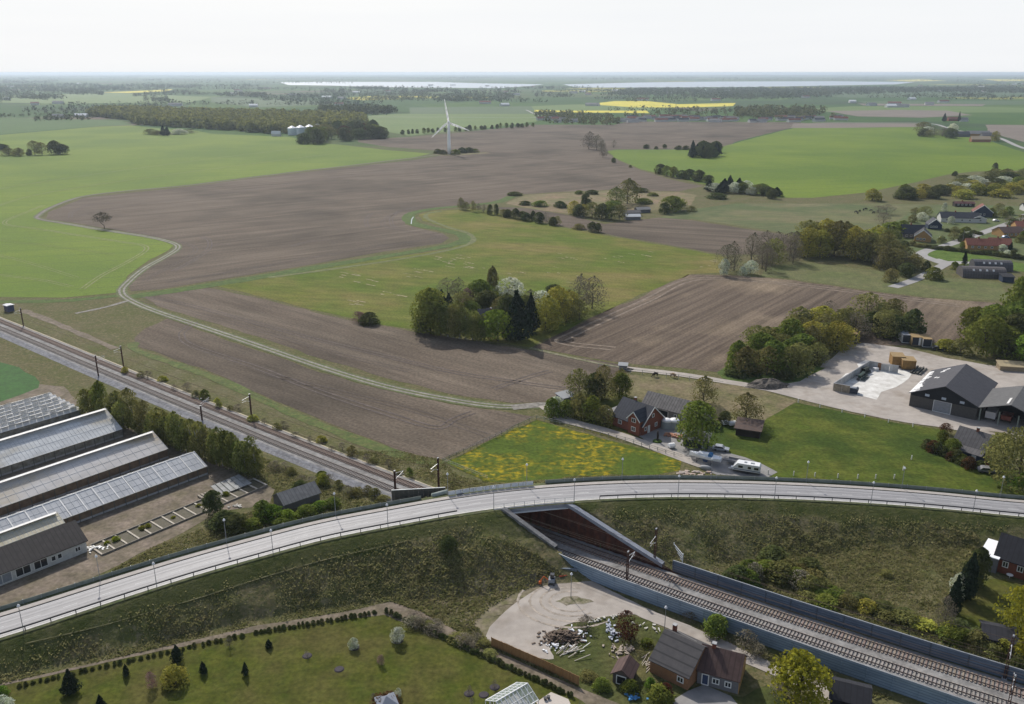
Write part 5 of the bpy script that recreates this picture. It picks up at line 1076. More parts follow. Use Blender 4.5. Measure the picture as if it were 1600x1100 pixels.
for k in range(80):
    px_ = rs.choice([rs.uniform(840, 900), rs.uniform(960, 1080), rs.uniform(1010, 1120), rs.uniform(1090, 1200), rs.uniform(1210, 1310)]); py_ = rs.uniform(184, 191.5); vil.append((px_, py_))
vil.sort()
for k, p in enumerate(vil):
    house('far_village_house', '%s from the left in the far village, %s' % (ordw(k), ['pale house with red roof', 'white house with grey roof', 'white house with dark roof'][k % 3]), 'house', G(*p), rs.uniform(14, 28), rs.uniform(-25, 25), 10, 3.8, 7, WHW, [RRD, RLG, RSL][k % 3], group='houses of the far village')
rs = random.Random(15); fh = sorted((rs.uniform(-20, 1620), rs.uniform(131, 168)) for k in range(60))
for k, p in enumerate(fh):
    house('distant_farmhouse', '%s distant farmhouse from the left, a pale speck in the far plain' % ordw(k), 'house', G(*p), rs.uniform(20, 45), rs.uniform(-30, 30), 14, 5, 9, WHW, [RLG, mat('white roof', (.75, .75, .75)), RRD][k % 3], group='distant farmhouses of the plain')

# ------------------------------------------------------------ wind turbine
t = thing('wind_turbine', 'tall white wind turbine with three blades standing in the brown field', 'wind turbine', (*G(702, 241), 0))
TWH = mat('turbine white', (.92, .92, .92), rough=.35); hub = 37.0
MB().tube([(0, 0, 0), (0, 0, 12), (0, 0, 25), (0, 0, hub)], [2.3, 2.0, 1.7, 1.4], 20).build('tower', TWH, t, smooth=True)
MB().tube([(0, 5, hub + .9), (0, 2, hub + .9), (0, -2.8, hub + .9)], [1.2, 1.6, 1.5], 12).build('nacelle', TWH, t, smooth=True)
h_ = MB().tube([(0, -2.8, hub + .9), (0, -3.8, hub + .9), (0, -4.6, hub + .9)], [1.4, 1.3, .3], 12).build('hub', TWH, t, smooth=True)
BLD = leafmat('blade glass fibre', (.92, .92, .92), (.9, .9, .9), trans=.45, rnd=.001)
for a in (-9, 111, 229):
    mb = MB(); c_, s_ = math.sin(R(a)), math.cos(R(a)); N_ = 9
    for k in range(N_):
        r_ = 1.0 + k * 26.0 / (N_ - 1); ch_ = [1.3, 2.5, 2.6, 2.3, 2.0, 1.7, 1.4, 1.0, .5][k] ; th = ch_ * .22 + .05; tw = R(18 - k * 2)
        for (u, v_) in ((-ch_ * .35, 0), (0, th / 2), (ch_ * .65, 0), (0, -th / 2)):
            uu = u * math.cos(tw); vv = v_ + u * math.sin(tw) * .5
            mb.v.append((c_ * r_ + s_ * uu, -3.6 + vv, hub + .9 + s_ * r_ - c_ * uu))
    for k in range(N_ - 1):
        for j in range(4): mb.f.append((4 * k + j, 4 * k + (j + 1) % 4, 4 * k + 4 + (j + 1) % 4, 4 * k + 4 + j))
    mb.f += [(0, 3, 2, 1), tuple(4 * (N_ - 1) + j for j in range(4))]; mb.build('blade', BLD, t)
sheet('turbine_pad', [(675, 241), (700, 239.5), (760, 238), (765, 239.5), (715, 243), (690, 243)], TAN, z=.12)

# ------------------------------------------------------------ street lamps
LG = mat('lamp post steel', (.28, .29, .3), rough=.5, metal=.3); LW = mat('lamp head white', (.8, .8, .8), rough=.4)
def lamp(x, y, z, label, h_=5.0, group='street lamps along the curved road'):
    t = thing('street_lamp', label, 'street lamp', (x, y, z), 0, group)
    MB().tube([(0, 0, -.2), (0, 0, h_)], [.075, .05], 6).build('post', LG, t)
    MB().tube([(0, 0, h_ - .05), (0, 0, h_ + .12), (0, 0, h_ + .3), (0, 0, h_ + .5)], [.08, .28, .22, .08], 10).build('lamp_head', LW, t)
def lamp_on(px, py, off, lab):
    zz = 6.0
    for _ in range(4): p = G(px, py, zz); j = int(np.argmin(np.linalg.norm(ctr[:, :2] - p, axis=1))); zz = ctr[j, 2]
    q = road_pt(j, off); lamp(q[0], q[1], zz - .05, lab)
nl = [(32, 983), (242, 918), (431, 865), (604, 824), (768, 797), (899, 784), (1055, 777), (1206, 780), (1362, 787), (1521, 800)]
for k, p in enumerate(nl): lamp_on(*p, -RW - .25, 'white-headed street lamp, %s along the near edge of the road%s' % (at_end(k, len(nl)), ', on the bridge' if k in (4, 5) else ''))
fl = [(158, 905), (352, 849), (527, 805), (695, 769), (823, 757), (971, 750), (1114, 750), (1262, 755), (1413, 763), (1563, 776)]
for k, p in enumerate(fl): lamp_on(*p, RW + .5, 'white-headed street lamp on the far side of the road, %s along the far edge' % at_end(k, len(fl)))
lamp(*G(892, 934), 0, 'street lamp standing on the grass patch in the gravel turning area', 5.0, None); lamp(*G(1038, 988), 0, 'street lamp behind the old orange-walled house', 5.0, None)
t = thing('utility_pole', 'tall pale pole in front of the farm trees at the track junction', 'pole', (*G(893, 612), 0)); MB().tube([(0, 0, 0), (0, 0, 7)], [.1, .07], 6).build('post', LW, t); MB().cbox(0, 0, 6.7, .9, .08, .1).build('crossbar', LG, t)
for k, p in enumerate(((1386, 372), (1503, 384))):
    t = thing('utility_pole', ['pale pole left of the yellow gabled house', 'pale pole by the dark bushes on the village road'][k], 'pole', (*G(*p), 0)); MB().tube([(0, 0, 0), (0, 0, 9)], [.13, .09], 6).build('post', LG, t)

# ------------------------------------------------------------ fences
def post_fence(label, px, m, gap=3, h_=1.2, rails=2, th=.14, name='post_fence'):
    t = thing(name, label, 'fence'); P = [Vector((*G(*p), 0)) for p in px]; mb = MB()
    for a, e in zip(P[:-1], P[1:]):
        l_ = (e - a).length; n_ = max(1, round(l_ / gap))
        for k in range(n_): q = a + (e - a) * (k / n_); MB().bar(q, q + Vector((0, 0, h_)), th).build('post', m, t)
        for r_ in range(rails): mb.bar(a + Vector((0, 0, h_ * (.9 - .4 * r_))), e + Vector((0, 0, h_ * (.9 - .4 * r_))), .05, .1)
    if mb.v: mb.build('rail', m, t)
FW_ = mat('fence wood', (.36, .36, .33), (.27, .27, .25), scale=2); FWH = mat('white post', (.6, .6, .57))
post_fence('pale wooden rail fence between the farm lane and the dandelion meadow', [(838, 655), (900, 668), (990, 693), (1066, 717)], FW_, gap=2.6)
post_fence('grey fence along the left side of the dandelion meadow up to the track junction', [(692, 722), (765, 688), (836, 655)], mat('grey fence', (.2, .2, .19)), gap=2.6, th=.1)
post_fence('light wire fence with thin posts below the dandelion meadow corner', [(692, 722), (725, 735), (762, 750)], FW_, gap=2.4, th=.08)
post_fence('spaced white fence posts along the lower edge of the green pasture', [(1200, 741), (1240, 743), (1273, 745), (1309, 747), (1340, 748), (1368, 748), (1397, 748), (1411, 735), (1424, 718), (1437, 702)], FWH, gap=7, rails=0, th=.22)
post_fence('spaced fence posts along the upper edge of the green pasture beside the lane', [(1247, 629), (1281, 637), (1351, 652), (1388, 660), (1426, 667), (1470, 674)], FWH, gap=7, rails=0, th=.2)
post_fence('thin fence round the dry paddock beside the lane', [(935, 575), (985, 583), (1060, 592), (1130, 603)], FW_, gap=4, rails=1, th=.14, h_=1.6)
t = thing('board_fence', 'tan close-boarded wooden fence between the gravel area and the hedge strip', 'fence'); P = [Vector((*G(*p), 0)) for p in ((768, 1010), (800, 1024), (850, 1046), (905, 1072))]; WDF = mat('tan fence boards', (.3, .17, .07), (.22, .12, .05), scale=1.2, coords='pos', stretch=(3, 3, .5))
for a, e in zip(P[:-1], P[1:]):
    n_ = round((e - a).length / 1.8)
    for k in range(n_):
        s0 = a + (e - a) * (k / n_); s1 = a + (e - a) * ((k + .97) / n_); MB().bar(s0 + Vector((0, 0, .95)), s1 + Vector((0, 0, .95)), .06, 1.8).build('board_panel', WDF, t); MB().bar(s0, s0 + Vector((0, 0, 1.95)), .12).build('post', WDF, t)

# ------------------------------------------------------------ vehicles and yard things
t = thing('caravan', 'white touring caravan with a blue stripe parked at the end of the farmyard', 'caravan', (*G(1167, 738), 0), R(-22)); CW = mat('caravan white', (.75, .76, .76), rough=.3); L_, W_ = 6.4, 2.3
MB().prism([(-L_ / 2 - .1, .75), (L_ / 2, .75), (L_ / 2, 2.35), (L_ / 2 - .25, 2.65), (-L_ / 2 + .9, 2.65), (-L_ / 2 - .15, 1.5)], 'y', -W_ / 2, W_ / 2).build('body', CW, t)
MB().prism([(-L_ / 2 - .1, .45), (L_ / 2, .45), (L_ / 2, .75), (-L_ / 2 - .1, .75)], 'y', -W_ / 2 + .1, W_ / 2 - .1).build('chassis', DKST, t)
MB().box(-L_ / 2 + .1, -W_ / 2 - .02, 1.0, L_ / 2, -W_ / 2 - .002, 1.15).build('stripe', mat('blue stripe', (.04, .07, .2)), t)
for (x, w_) in ((-2.1, 1.1), (.2, .8), (1.7, 1.1)): MB().box(x, -W_ / 2 - .03, 1.5, x + w_, -W_ / 2 - .001, 2.1).build('window', GLS, t)
MB().box(L_ / 2, -.8, 1.5, L_ / 2 + .03, .8, 2.15).build('window', GLS, t)
MB().cbox(-.5, 0, 2.65, .6, .6, .12).cbox(1.2, 0, 2.65, .9, .6, .12).build('roof_hatch', mat('hatch', (.3, .32, .34)), t)
for sy in (-1, 1): MB().tube([(.1, sy - .1, .35), (.1, sy + .1, .35)], .35, 12).build('wheel', DKST, t)
mb = MB(); mb.bar((-3.2, -.6, .5), (-4.6, 0, .5), .1); mb.bar((-3.2, .6, .5), (-4.6, 0, .5), .1); mb.cbox(-3.7, 0, .5, .5, 1.0, .5); mb.build('drawbar', CW, t)
t = thing('sailing_boat', 'white sailing boat hull with a blue cover propped on the tarmac yard', 'boat', (*G(1101, 722), .0), R(-28)); N_ = 11; mb = MB(); Lb = 8.2
for k in range(N_):
    u = k / (N_ - 1); x = -Lb / 2 + Lb * u; bm_ = 1.25 * (math.sin(math.pi * min(1, u * .62 + .0)) ** .75 if u > 0 else 0); bm_ = 1.25 * min(1, (u / .55) ** .7) * (1 if u < .7 else 1 - (u - .7) * .9); sh_ = 2.0 + .35 * (1 - u) ** 2; kl = .75 + .45 * (1 - u) ** 3
    mb.v += [(x, -bm_, sh_), (x, -bm_ * .85, kl + .55), (x, 0, kl), (x, bm_ * .85, kl + .55), (x, bm_, sh_)]
for k in range(N_ - 1):
    for j in range(4): mb.f.append((5 * k + j, 5 * k + j + 1, 5 * k + 6 + j, 5 * k + 5 + j))
    mb.f.append((5 * k + 4, 5 * k, 5 * k + 5, 5 * k + 9))
mb.f.append(tuple(5 * (N_ - 1) + j for j in range(5))); mb.build('hull', mat('boat white', (.85, .86, .88), rough=.35), t)
MB().prism([(-2.2, 2.1), (-1.6, 2.55), (1.0, 2.6), (1.2, 2.1)], 'y', -.7, .7).build('cabin', mat('boat white', (.72, .75, .78)), t); MB().prism([(.9, 2.1), (1.0, 2.8), (1.7, 2.75), (1.9, 2.1)], 'y', -.85, .85).build('cover', mat('blue canvas', (.05, .17, .35), rough=.8), t)
MB().prism([(-.6, .75), (.9, .75), (.6, .15), (-.3, .15)], 'y', -.12, .12).build('keel', mat('keel paint', (.06, .1, .2)), t); mb = MB(); [mb.bar((x, s_ * 1.4, 0), (x, s_ * .8, 1.2), .1) for x in (-1.8, 1.8) for s_ in (-1, 1)]; [mb.bar((x, -1.4, .08), (x, 1.4, .08), .1) for x in (-1.8, 1.8)]; mb.build('cradle', DKST, t)
mb = MB(); mb.bar((-4.0, 0, 2.3), (-4.0, 0, 3.0), .04); mb.bar((-4.0, 0, 3.0), (-2.8, 0, 3.0), .04); mb.bar((3.8, -.8, 2.1), (3.8, -.8, 2.8), .04); mb.bar((3.8, .8, 2.1), (3.8, .8, 2.8), .04); mb.bar((3.8, -.8, 2.8), (3.8, .8, 2.8), .04); mb.build('guard_rail', STEEL, t)
def vehicle(px, an, m, label, L_=4.3): t = thing('parked_car', label, 'car', (*G(*px), .05), R(an)); car_body(t, m, L_)
vehicle((1126, 704), -20, mat('silver paint', (.4, .42, .45), rough=.3, metal=.3), 'silver car parked at the edge of the yard under the big green tree')
vehicle((1432, 410), 10, mat('dark blue paint', (.02, .03, .07), rough=.3), 'dark blue car under the trees at the village junction'); vehicle((1472, 374), 10, mat('mint paint', (.2, .4, .36), rough=.3), 'mint green car beside the yellow gabled house')
vehicle((1571, 372), 5, mat('light blue paint', (.2, .3, .5), rough=.3), 'light blue car at the brown-red tiled house'); vehicle((1556, 346), 5, mat('white paint', (.7, .7, .7), rough=.3), 'white car by the topmost red roofed village house'); vehicle((1600, 338), 20, mat('black car paint', (.03, .03, .035)), 'black car on the village road at the right edge')
vehicle((1542, 738), -15, mat('grey paint', (.2, .2, .21), rough=.3), 'grey car half hidden behind the cottage hedge')
t = thing('flat_trailer', 'grey flatbed trailer standing behind the caravan', 'trailer', (*G(1150, 725), 0), R(-24)); MB().cbox(0, 0, .6, 4.2, 2.0, .25).cbox(0, 1.0, .85, 4.2, .06, .4).cbox(0, -1.0, .85, 4.2, .06, .4).build('bed', mat('trailer grey', (.26, .25, .25)), t); mb = MB(); [mb.tube([(0, sy - .1, .35), (0, sy + .1, .35)], .35, 12) for sy in (-1, 1)]; mb.build('wheel', DKST, t); MB().bar((-2.1, 0, .6), (-3.4, 0, .55), .1).build('drawbar', DKST, t)
for k, (p, s_, lb) in enumerate((((1041, 668), 1.5, 'white dome-topped tank by the barn, left one'), ((1053, 668), 1.6, 'white dome-topped tank by the barn, right one'))):
    t = thing('tank', lb, 'tank', (*G(*p), .05)); MB().tube([(0, 0, 0), (0, 0, 2.0)], s_, 16).build('drum', mat('tank grey', (.3, .33, .33)), t); MB().tube([(0, 0, 2.0), (0, 0, 2.5), (0, 0, 2.75)], [s_, s_ * .75, .1], 16).build('dome', LW, t, smooth=True)
t = thing('garden_tractor', 'small red tractor in front of the white tanks', 'tractor', (*G(1038, 666), .05), R(20)); MB().cbox(0, 0, .5, 1.8, .8, .7).cbox(-.5, 0, 1.2, .7, .7, .6).build('body', mat('tractor red', (.45, .02, .03), rough=.4), t); mb = MB(); [mb.tube([(sx, sy - .12, r_), (sx, sy + .12, r_)], r_, 12) for sx, r_ in ((-.6, .55), (.8, .35)) for sy in (-.55, .55)]; mb.build('wheel', DKST, t)
for k, (p, lb) in enumerate((((1049, 640), 'white domed feeder in the dry paddock'), ((1132, 664), 'small white hutch left of the field shelter'), ((1145, 665), 'wider white hutch beside the field shelter'), ((1049, 700), 'small white mixer on the tarmac yard'), ((1098, 687), 'white barrel at the edge of the big green tree'))):
    t = thing('feeder' if k == 0 else 'hutch' if k < 3 else 'mixer' if k == 3 else 'barrel', lb, 'farm equipment', (*G(*p), .05), R(15)); MB().prism([(-.8, .4), (.8, .4), (.8, 1.0), (.3, 1.35), (-.3, 1.35), (-.8, 1.0)], 'x', -.8 - (k == 2) * .5, .8).build('shell', LW, t); mb = MB(); [mb.cbox(x, y, 0, .12, .12, .4) for x in (-.6, .6) for y in (-.5, .5)]; mb.build('leg', DKST, t)
t = thing('palm_stump', 'dark ornamental post with a round bed in the middle of the tarmac yard', 'plant', (*G(1027, 690), .06)); MB().tube([(0, 0, 0), (.05, 0, 1.6), (0, .05, 3.0)], [.35, .3, .22], 8).build('trunk', DKBR, t); MB().tube([(0, 0, 0), (0, 0, .3)], [1.3, 1.1], 14).build('bed', DIT, t)
t = thing('brick_pile', 'pile of orange bricks at the yard edge by the big green tree', 'brick pile', (*G(1056, 683), .06), R(-25)); mb = MB(); rs = random.Random(5); [mb.cbox(rs.uniform(-3, 3), rs.uniform(-.8, .8), rs.uniform(0, .4), .6, .4, .3) for k in range(60)]; mb.build('bricks', mat('orange brick pile', (.45, .22, .13), (.35, .18, .12), scale=1), t)
t = thing('rubble_patch', 'pale demolition slab with broken boards between the road and the boat', 'rubble', (*G(1085, 742), .05), R(-5)); mb = MB()
for k in range(46): mb.cbox(rs.uniform(-4.2, 4.2), rs.uniform(-1.8, 1.8), 0, rs.uniform(.3, 1.8), rs.uniform(.2, .7), rs.uniform(.08, .3))
mb.build('boards', mat('pale rubble', (.5, .46, .42), (.42, .3, .24), scale=1, coords='pos'), t)
t = thing('dinghy', 'small upturned grey dinghy beside the demolition slab', 'boat', (*G(1102, 733), .05), R(-20)); MB().tube([(-1.6, 0, .3), (-.8, 0, .4), (.5, 0, .4), (1.4, 0, .3)], [.1, .55, .6, .4], 10).build('hull', mat('dinghy', (.35, .36, .36)), t, smooth=True)
t = thing('soil_heap', 'grey-brown heap of soil below the bushes at the left of the gravel yard', 'heap', (*G(1200, 603), 0))
mb = MB(); rs = random.Random(8); N_ = 22
for j in range(6):
    for i in range(N_): a = 2 * math.pi * i / N_; r_ = (1 - j / 5.2) ; mb.v.append((math.cos(a) * 7.0 * r_ * rs.uniform(.75, 1.25), math.sin(a) * 3.6 * r_ * rs.uniform(.75, 1.25), 2.4 * math.sin(j / 5 * math.pi / 2) * rs.uniform(.85, 1.1)))
for j in range(5):
    for i in range(N_): mb.f.append((j * N_ + i, j * N_ + (i + 1) % N_, (j + 1) * N_ + (i + 1) % N_, (j + 1) * N_ + i))
mb.f.append(tuple(5 * N_ + i for i in range(N_))); mb.build('heap', mat('heap soil', (.18, .155, .13), (.08, .07, .06), scale=1.6, coords='pos', bump=.5), t)
t = thing('compact_excavator', 'small orange and grey excavator at the edge of the gravel turning area', 'excavator', (*G(862, 912), 0), R(-8))
MB().cbox(-.5, 0, 0, .35, 1.7, .5).cbox(.5, 0, 0, .35, 1.7, .5).build('track', DKST, t); MB().cbox(0, .1, .5, 1.2, 1.4, .7).build('body', mat('grey machine', (.25, .27, .3)), t); MB().cbox(.1, .2, 1.2, .8, .8, .9).build('cab', GLS, t)
mb = MB(); mb.bar((-.6, -.4, 1.0), (-1.5, -.6, 1.9), .16); mb.bar((-1.5, -.6, 1.9), (-2.2, -.7, .8), .13); mb.cbox(-2.2, -.7, .3, .5, .5, .5); mb.build('boom', mat('orange paint', (.5, .12, .03)), t)
t = thing('barrier_board', 'red and white barrier board left over beside the small excavator', 'barrier', (*G(880, 905), 0), .2); MB().cbox(0, 0, .6, 1.6, .06, .25).build('board', mat('orange red', (.5, .1, .05)), t); MB().cbox(-.7, 0, 0, .06, .3, .6).cbox(.7, 0, 0, .06, .3, .6).build('foot', DKST, t)
# rubbish heaps by the derelict house
def heap(label, p, n_, sx, sy, m, smin, smax, seed, zmax=.8, flat=False, name='rubbish_heap', an=0, cat='rubbish heap'):
    t = thing(name, label, cat, (*G(*p), .05), R(an)); rs = random.Random(seed); mb = MB()
    for k in range(n_):
        x, y = rs.gauss(0, sx), rs.gauss(0, sy); z = rs.uniform(0, zmax) * math.exp(-(x / sx) ** 2 / 2 - (y / sy) ** 2 / 2); l_ = rs.uniform(smin, smax); a = rs.uniform(0, 6.28) if not flat else rs.gauss(.7, .25)
        mb.bar((x, y, z + .1), (x + math.cos(a) * l_, y + math.sin(a) * l_, z + .1 + rs.uniform(-.1, .25) * l_), rs.uniform(.08, .4 if not flat else .12), rs.uniform(.05, .25 if not flat else .1))
        if name in ('plank_pile', 'stone_row'): mb.build(name.split('_')[0], m, t); mb = MB()
    if mb.v: mb.build('debris', m, t)
heap('dark brushwood and debris heap with white scraps in the overgrown garden', (880, 998), 380, 1.6, .9, mat('dark debris', (.09, .062, .045), (.16, .12, .09), scale=2.5, coords='pos'), .15, .8, 1, 1.3)
heap('scatter of white sheets on the brushwood heap', (905, 990), 12, .8, 1.2, mat('white scrap', (.7, .72, .75)), .3, 1.1, 2, 1.2); heap('white plastic scraps at the left end of the garden heap', (868, 1012), 30, 1.2, .6, mat('white scrap', (.7, .72, .75)), .15, .5, 3, .3)
heap('pale broken planks lying in front of the garden heap', (880, 1022), 18, .9, .7, mat('pale plank', (.42, .38, .32)), 1.4, 3.2, 4, .3, True, 'plank_pile', cat='planks'); heap('white planks lying left of the tool shed', (897, 1018), 9, 1.3, .8, WFR, .8, 1.8, 14, .1, True, 'plank_pile', cat='planks')
heap('heap of white and blue plastic sacks beside the brown bush', (956, 990), 50, .45, 1.3, mat('sack plastic', (.6, .63, .68), (.3, .33, .42), scale=3, coords='pos'), .2, .8, 5, 1.0); heap('pale flat rubble between the sacks and the tool shed', (972, 1018), 50, 1.1, .8, mat('tan rubble', (.4, .33, .26), (.3, .26, .22), scale=2, coords='pos'), .2, .9, 6, .3)
heap('line of pale stones along the gravel above the garden', (940, 969), 26, 2.0, .5, mat('pale stone', (.55, .53, .48)), .2, .5, 7, .3, name='stone_row', cat='stones', an=20); heap('white boulders by the chimney end of the old house', (1010, 981), 14, 1.8, .5, mat('pale stone', (.55, .53, .48)), .3, .7, 8, .3, name='stone_row', cat='stones', an=-30)
heap('bundled planks against the left wall of the old house', (1008, 1040), 14, .6, 1.0, mat('pale plank', (.42, .38, .32)), 1.2, 2.2, 9, .4, True, 'plank_pile', cat='planks'); heap('blue tarpaulin scrap in the lower garden', (992, 1092), 16, .7, .5, mat('blue tarp', (.08, .25, .5)), .3, .8, 10, .4, name='tarpaulin', cat='tarpaulin')
heap('bright white rubble beside the gable of the packing shed', (146, 858), 40, 1.1, .6, WFR, .2, .7, 11, .3); heap('pale scrap stones on the bare earth near the old shed', (368, 792), 16, .9, .5, mat('pale stone', (.55, .53, .48)), .2, .6, 13, .2)

# ------------------------------------------------------------ grazing animals (one skinned body each)
def grazer(name, label, cat, px, rz, s_, m, group=None, graze=True):
    J = [(0, 0, 1.25), (.55, 0, 1.3), (-.55, 0, 1.32), (.85, 0, 1.2), (1.15, 0, .75 if graze else 1.75), (1.3, 0, .3 if graze else 1.95), (1.55, 0, .12 if graze else 1.8)]
    Rr = [.36, .34, .36, .24, .15, .13, .08]; E_ = [(0, 1), (0, 2), (1, 3), (3, 4), (4, 5), (5, 6)]
    for (a, x, hind) in ((1, .55, 0), (2, -.62, 1)):
        for sy in (-.2, .2):
            k = len(J); J += [(x + (.06 if hind else 0), sy, .95), (x + (-.1 if hind else .03), sy, .52), (x - (.02 if hind else .02), sy, .08)]; Rr += [.15, .085, .06]; E_ += [(a, k), (k, k + 1), (k + 1, k + 2)]
    k = len(J); J += [(-.95, 0, 1.3), (-1.05, 0, .75)]; Rr += [.07, .06]; E_ += [(2, k), (k, k + 1)]
    k = len(J); J += [(J[5][0] - .12, -.07, J[5][2] + .2), (J[5][0] - .12, .07, J[5][2] + .2)]; Rr += [.035, .035]; E_ += [(5, k), (5, k + 1)]
    me = bpy.data.meshes.new(name); me.from_pydata([tuple(c_ * s_ for c_ in j) for j in J], E_, []); me.materials.append(m)
    o = new(name, me, loc=(*G(*px), .04)); o.rotation_euler = (0, 0, R(rz))
    sk = o.modifiers.new('skin', 'SKIN'); sk.use_smooth_shade = True
    for i, r_ in enumerate(Rr): v_ = me.skin_vertices[0].data[i]; v_.radius = (r_ * s_, r_ * s_); v_.use_root = (i == 0)
    sb = o.modifiers.new('sub', 'SUBSURF'); sb.levels = 1; sb.render_levels = 1
    return tag(o, label, cat, group)
grazer('horse', 'dark brown horse grazing in the dry paddock by the lane', 'horse', (1024, 589), 200, 1.0, mat('dark coat', (.04, .025, .02), rough=.7))
grazer('horse', 'tan horse grazing to the right in the dry paddock', 'horse', (1051, 590), -30, 1.0, mat('tan coat', (.3, .19, .1), rough=.7))
for k, p in enumerate(((1337, 333), (1343, 331.5), (1349, 329.5), (1353, 328.5), (1361, 331), (1365, 334), (1340, 334.5))):
    grazer('cow', 'small dark cow grazing in the rough pasture right of centre', 'cow', p, 40 * k, 1.1, mat('black coat', (.02, .018, .018), rough=.7), 'dark cattle in the rough pasture')
house('horse_trailer', 'pale low shelter roof beside the farm lane behind the farm trees', 'shelter', G(967, 578), 2.6, -12, 1.8, 1.6, 1.9, GRY, mat('dull pale roof', (.3, .31, .32)), shed=True)
house('small_garage', 'pale roofed small garage by the hedge at the track junction', 'garage', G(880, 632), 4.5, 35, 3.5, 1.9, 2.4, GRY, mat('dull pale roof', (.3, .31, .32)), shed=True)

# ------------------------------------------------------------ trees
BARK = mat('bark', (.09, .07, .055), (.06, .05, .04), scale=2, rough=.95); BIRB = mat('birch bark', (.45, .43, .4), (.2, .19, .17), scale=2, rough=.9)
LM = {'green': leafmat('leaves green', (.14, .185, .035), (.2, .225, .05)), 'olive': leafmat('leaves olive', (.18, .18, .06), (.24, .225, .08)), 'dark': leafmat('leaves dark', (.09, .108, .04), (.13, .145, .052)),
      'yellow': leafmat('leaves yellow', (.4, .36, .07), (.28, .29, .06)), 'gold': leafmat('leaves gold', (.3, .3, .03), (.2, .22, .03)), 'bare': leafmat('twigs grey brown', (.22, .19, .15), (.19, .175, .11), trans=.2), 'con': leafmat('needles dark', (.022, .036, .022), (.032, .048, .028), trans=.1),
      'birch': leafmat('leaves birch', (.17, .19, .05), (.24, .24, .07)), 'white': leafmat('blossom white', (.75, .76, .68), (.35, .4, .22), scale=1.2), 'pink': leafmat('blossom pink', (.3, .19, .17), (.16, .13, .1)), 'lime': leafmat('leaves lime', (.19, .28, .04), (.14, .22, .035)),
      'brown': leafmat('leaves copper', (.14, .06, .03), (.1, .06, .035)), 'wil': leafmat('leaves willow', (.22, .22, .075), (.17, .18, .06))}
def crown_arrays(seed, prof, n_, ls, lobes, base=.2, fill=.35):
    g = np.random.default_rng(seed); P = []; N = []
    def rad(z):
        if prof == 'cone': return .5 * np.clip(1 - z, 0, 1) ** .85 * np.clip(z * 9, 0, 1)
        if prof == 'col': return .5 * np.clip(np.sin(np.pi * np.clip(z * .93 + .07, 0, 1)), 0, 1) ** .45
        if prof == 'bush': return .5 * np.sqrt(np.clip(1 - z * z, 0, 1)) 
        if prof == 'wide': return .5 * np.clip(np.sin(np.pi * np.clip(z * .8 + .22, 0, 1)), 0, 1) ** .6
        return .5 * np.clip(np.sin(np.pi * np.clip(z * .84 + .16, 0, 1)), 0, 1) ** .5
    lz = g.random(lobes) ** (.9 if prof != 'cone' else 1.3); la = g.random(lobes) * 6.283 + np.arange(lobes) * 2.4; lr = rad(lz) * (.35 + .5 * g.random(lobes))
    L0 = np.stack([np.cos(la) * lr, np.sin(la) * lr, lz], 1); LR = (.17 + .12 * g.random(lobes)) * (1 if prof not in ('cone', 'col') else .75)
    idx = g.integers(0, lobes, n_); d = g.normal(size=(n_, 3)); d /= np.linalg.norm(d, axis=1)[:, None]; d[:, 2] = np.where(g.random(n_) < .7, np.abs(d[:, 2]), d[:, 2])
    rr = np.where(g.random(n_) < fill, g.random(n_) ** .5, .85 + .3 * g.random(n_))[:, None]
    p = L0[idx] + d * (LR[idx][:, None] * rr) * np.array([1, 1, .8 if prof not in ('col',) else 1.2])
    m_ = g.random(n_) < .24                           # leaves spread evenly over the outline, so the lobes merge
    z_ = g.random(n_); a_ = g.random(n_) * 6.283; q_ = rad(z_) * (.72 + .3 * g.random(n_)) * (.95 + .16 * np.sin(a_ * 3 + seed) + .12 * np.sin(z_ * 14 + a_ * 2))
    p[m_] = np.stack([np.cos(a_) * q_, np.sin(a_) * q_, z_], 1)[m_]; e_ = np.stack([np.cos(a_), np.sin(a_), z_ * 1.6 - .3], 1); d[m_] = (e_ / np.linalg.norm(e_, axis=1)[:, None])[m_]
    r_ = np.hypot(p[:, 0], p[:, 1]); mxr = np.maximum(rad(np.clip(p[:, 2], 0, 1)) * (1.1 + .12 * np.sin(idx * 2.3)), .03); k = np.minimum(1, mxr / np.maximum(r_, 1e-6)); p[:, 0] *= k; p[:, 1] *= k
    p[:, 2] = np.clip(p[:, 2], 0, 1.02); nn = d * .7 + g.normal(size=(n_, 3)) * .55; nn /= np.linalg.norm(nn, axis=1)[:, None]
    p[:, 2] = base + p[:, 2] * (1 - base)
    return p, nn, g, ls
def leaf_quads(p, nn, g, ls):
    n_ = len(p); t = np.cross(nn, g.normal(size=(n_, 3))); t /= np.linalg.norm(t, axis=1)[:, None] + 1e-9; b_ = np.cross(nn, t)
    s_ = (ls * (.6 + .8 * g.random(n_)))[:, None] if np.isscalar(ls) else (ls * (.6 + .8 * g.random(n_)))[:, None]
    V = np.stack([p - t * s_ * .5, p - b_ * s_ * .4, p + t * s_ * .5, p + b_ * s_ * .4], 1).reshape(-1, 3)
    return V, np.arange(n_ * 4).reshape(-1, 4)
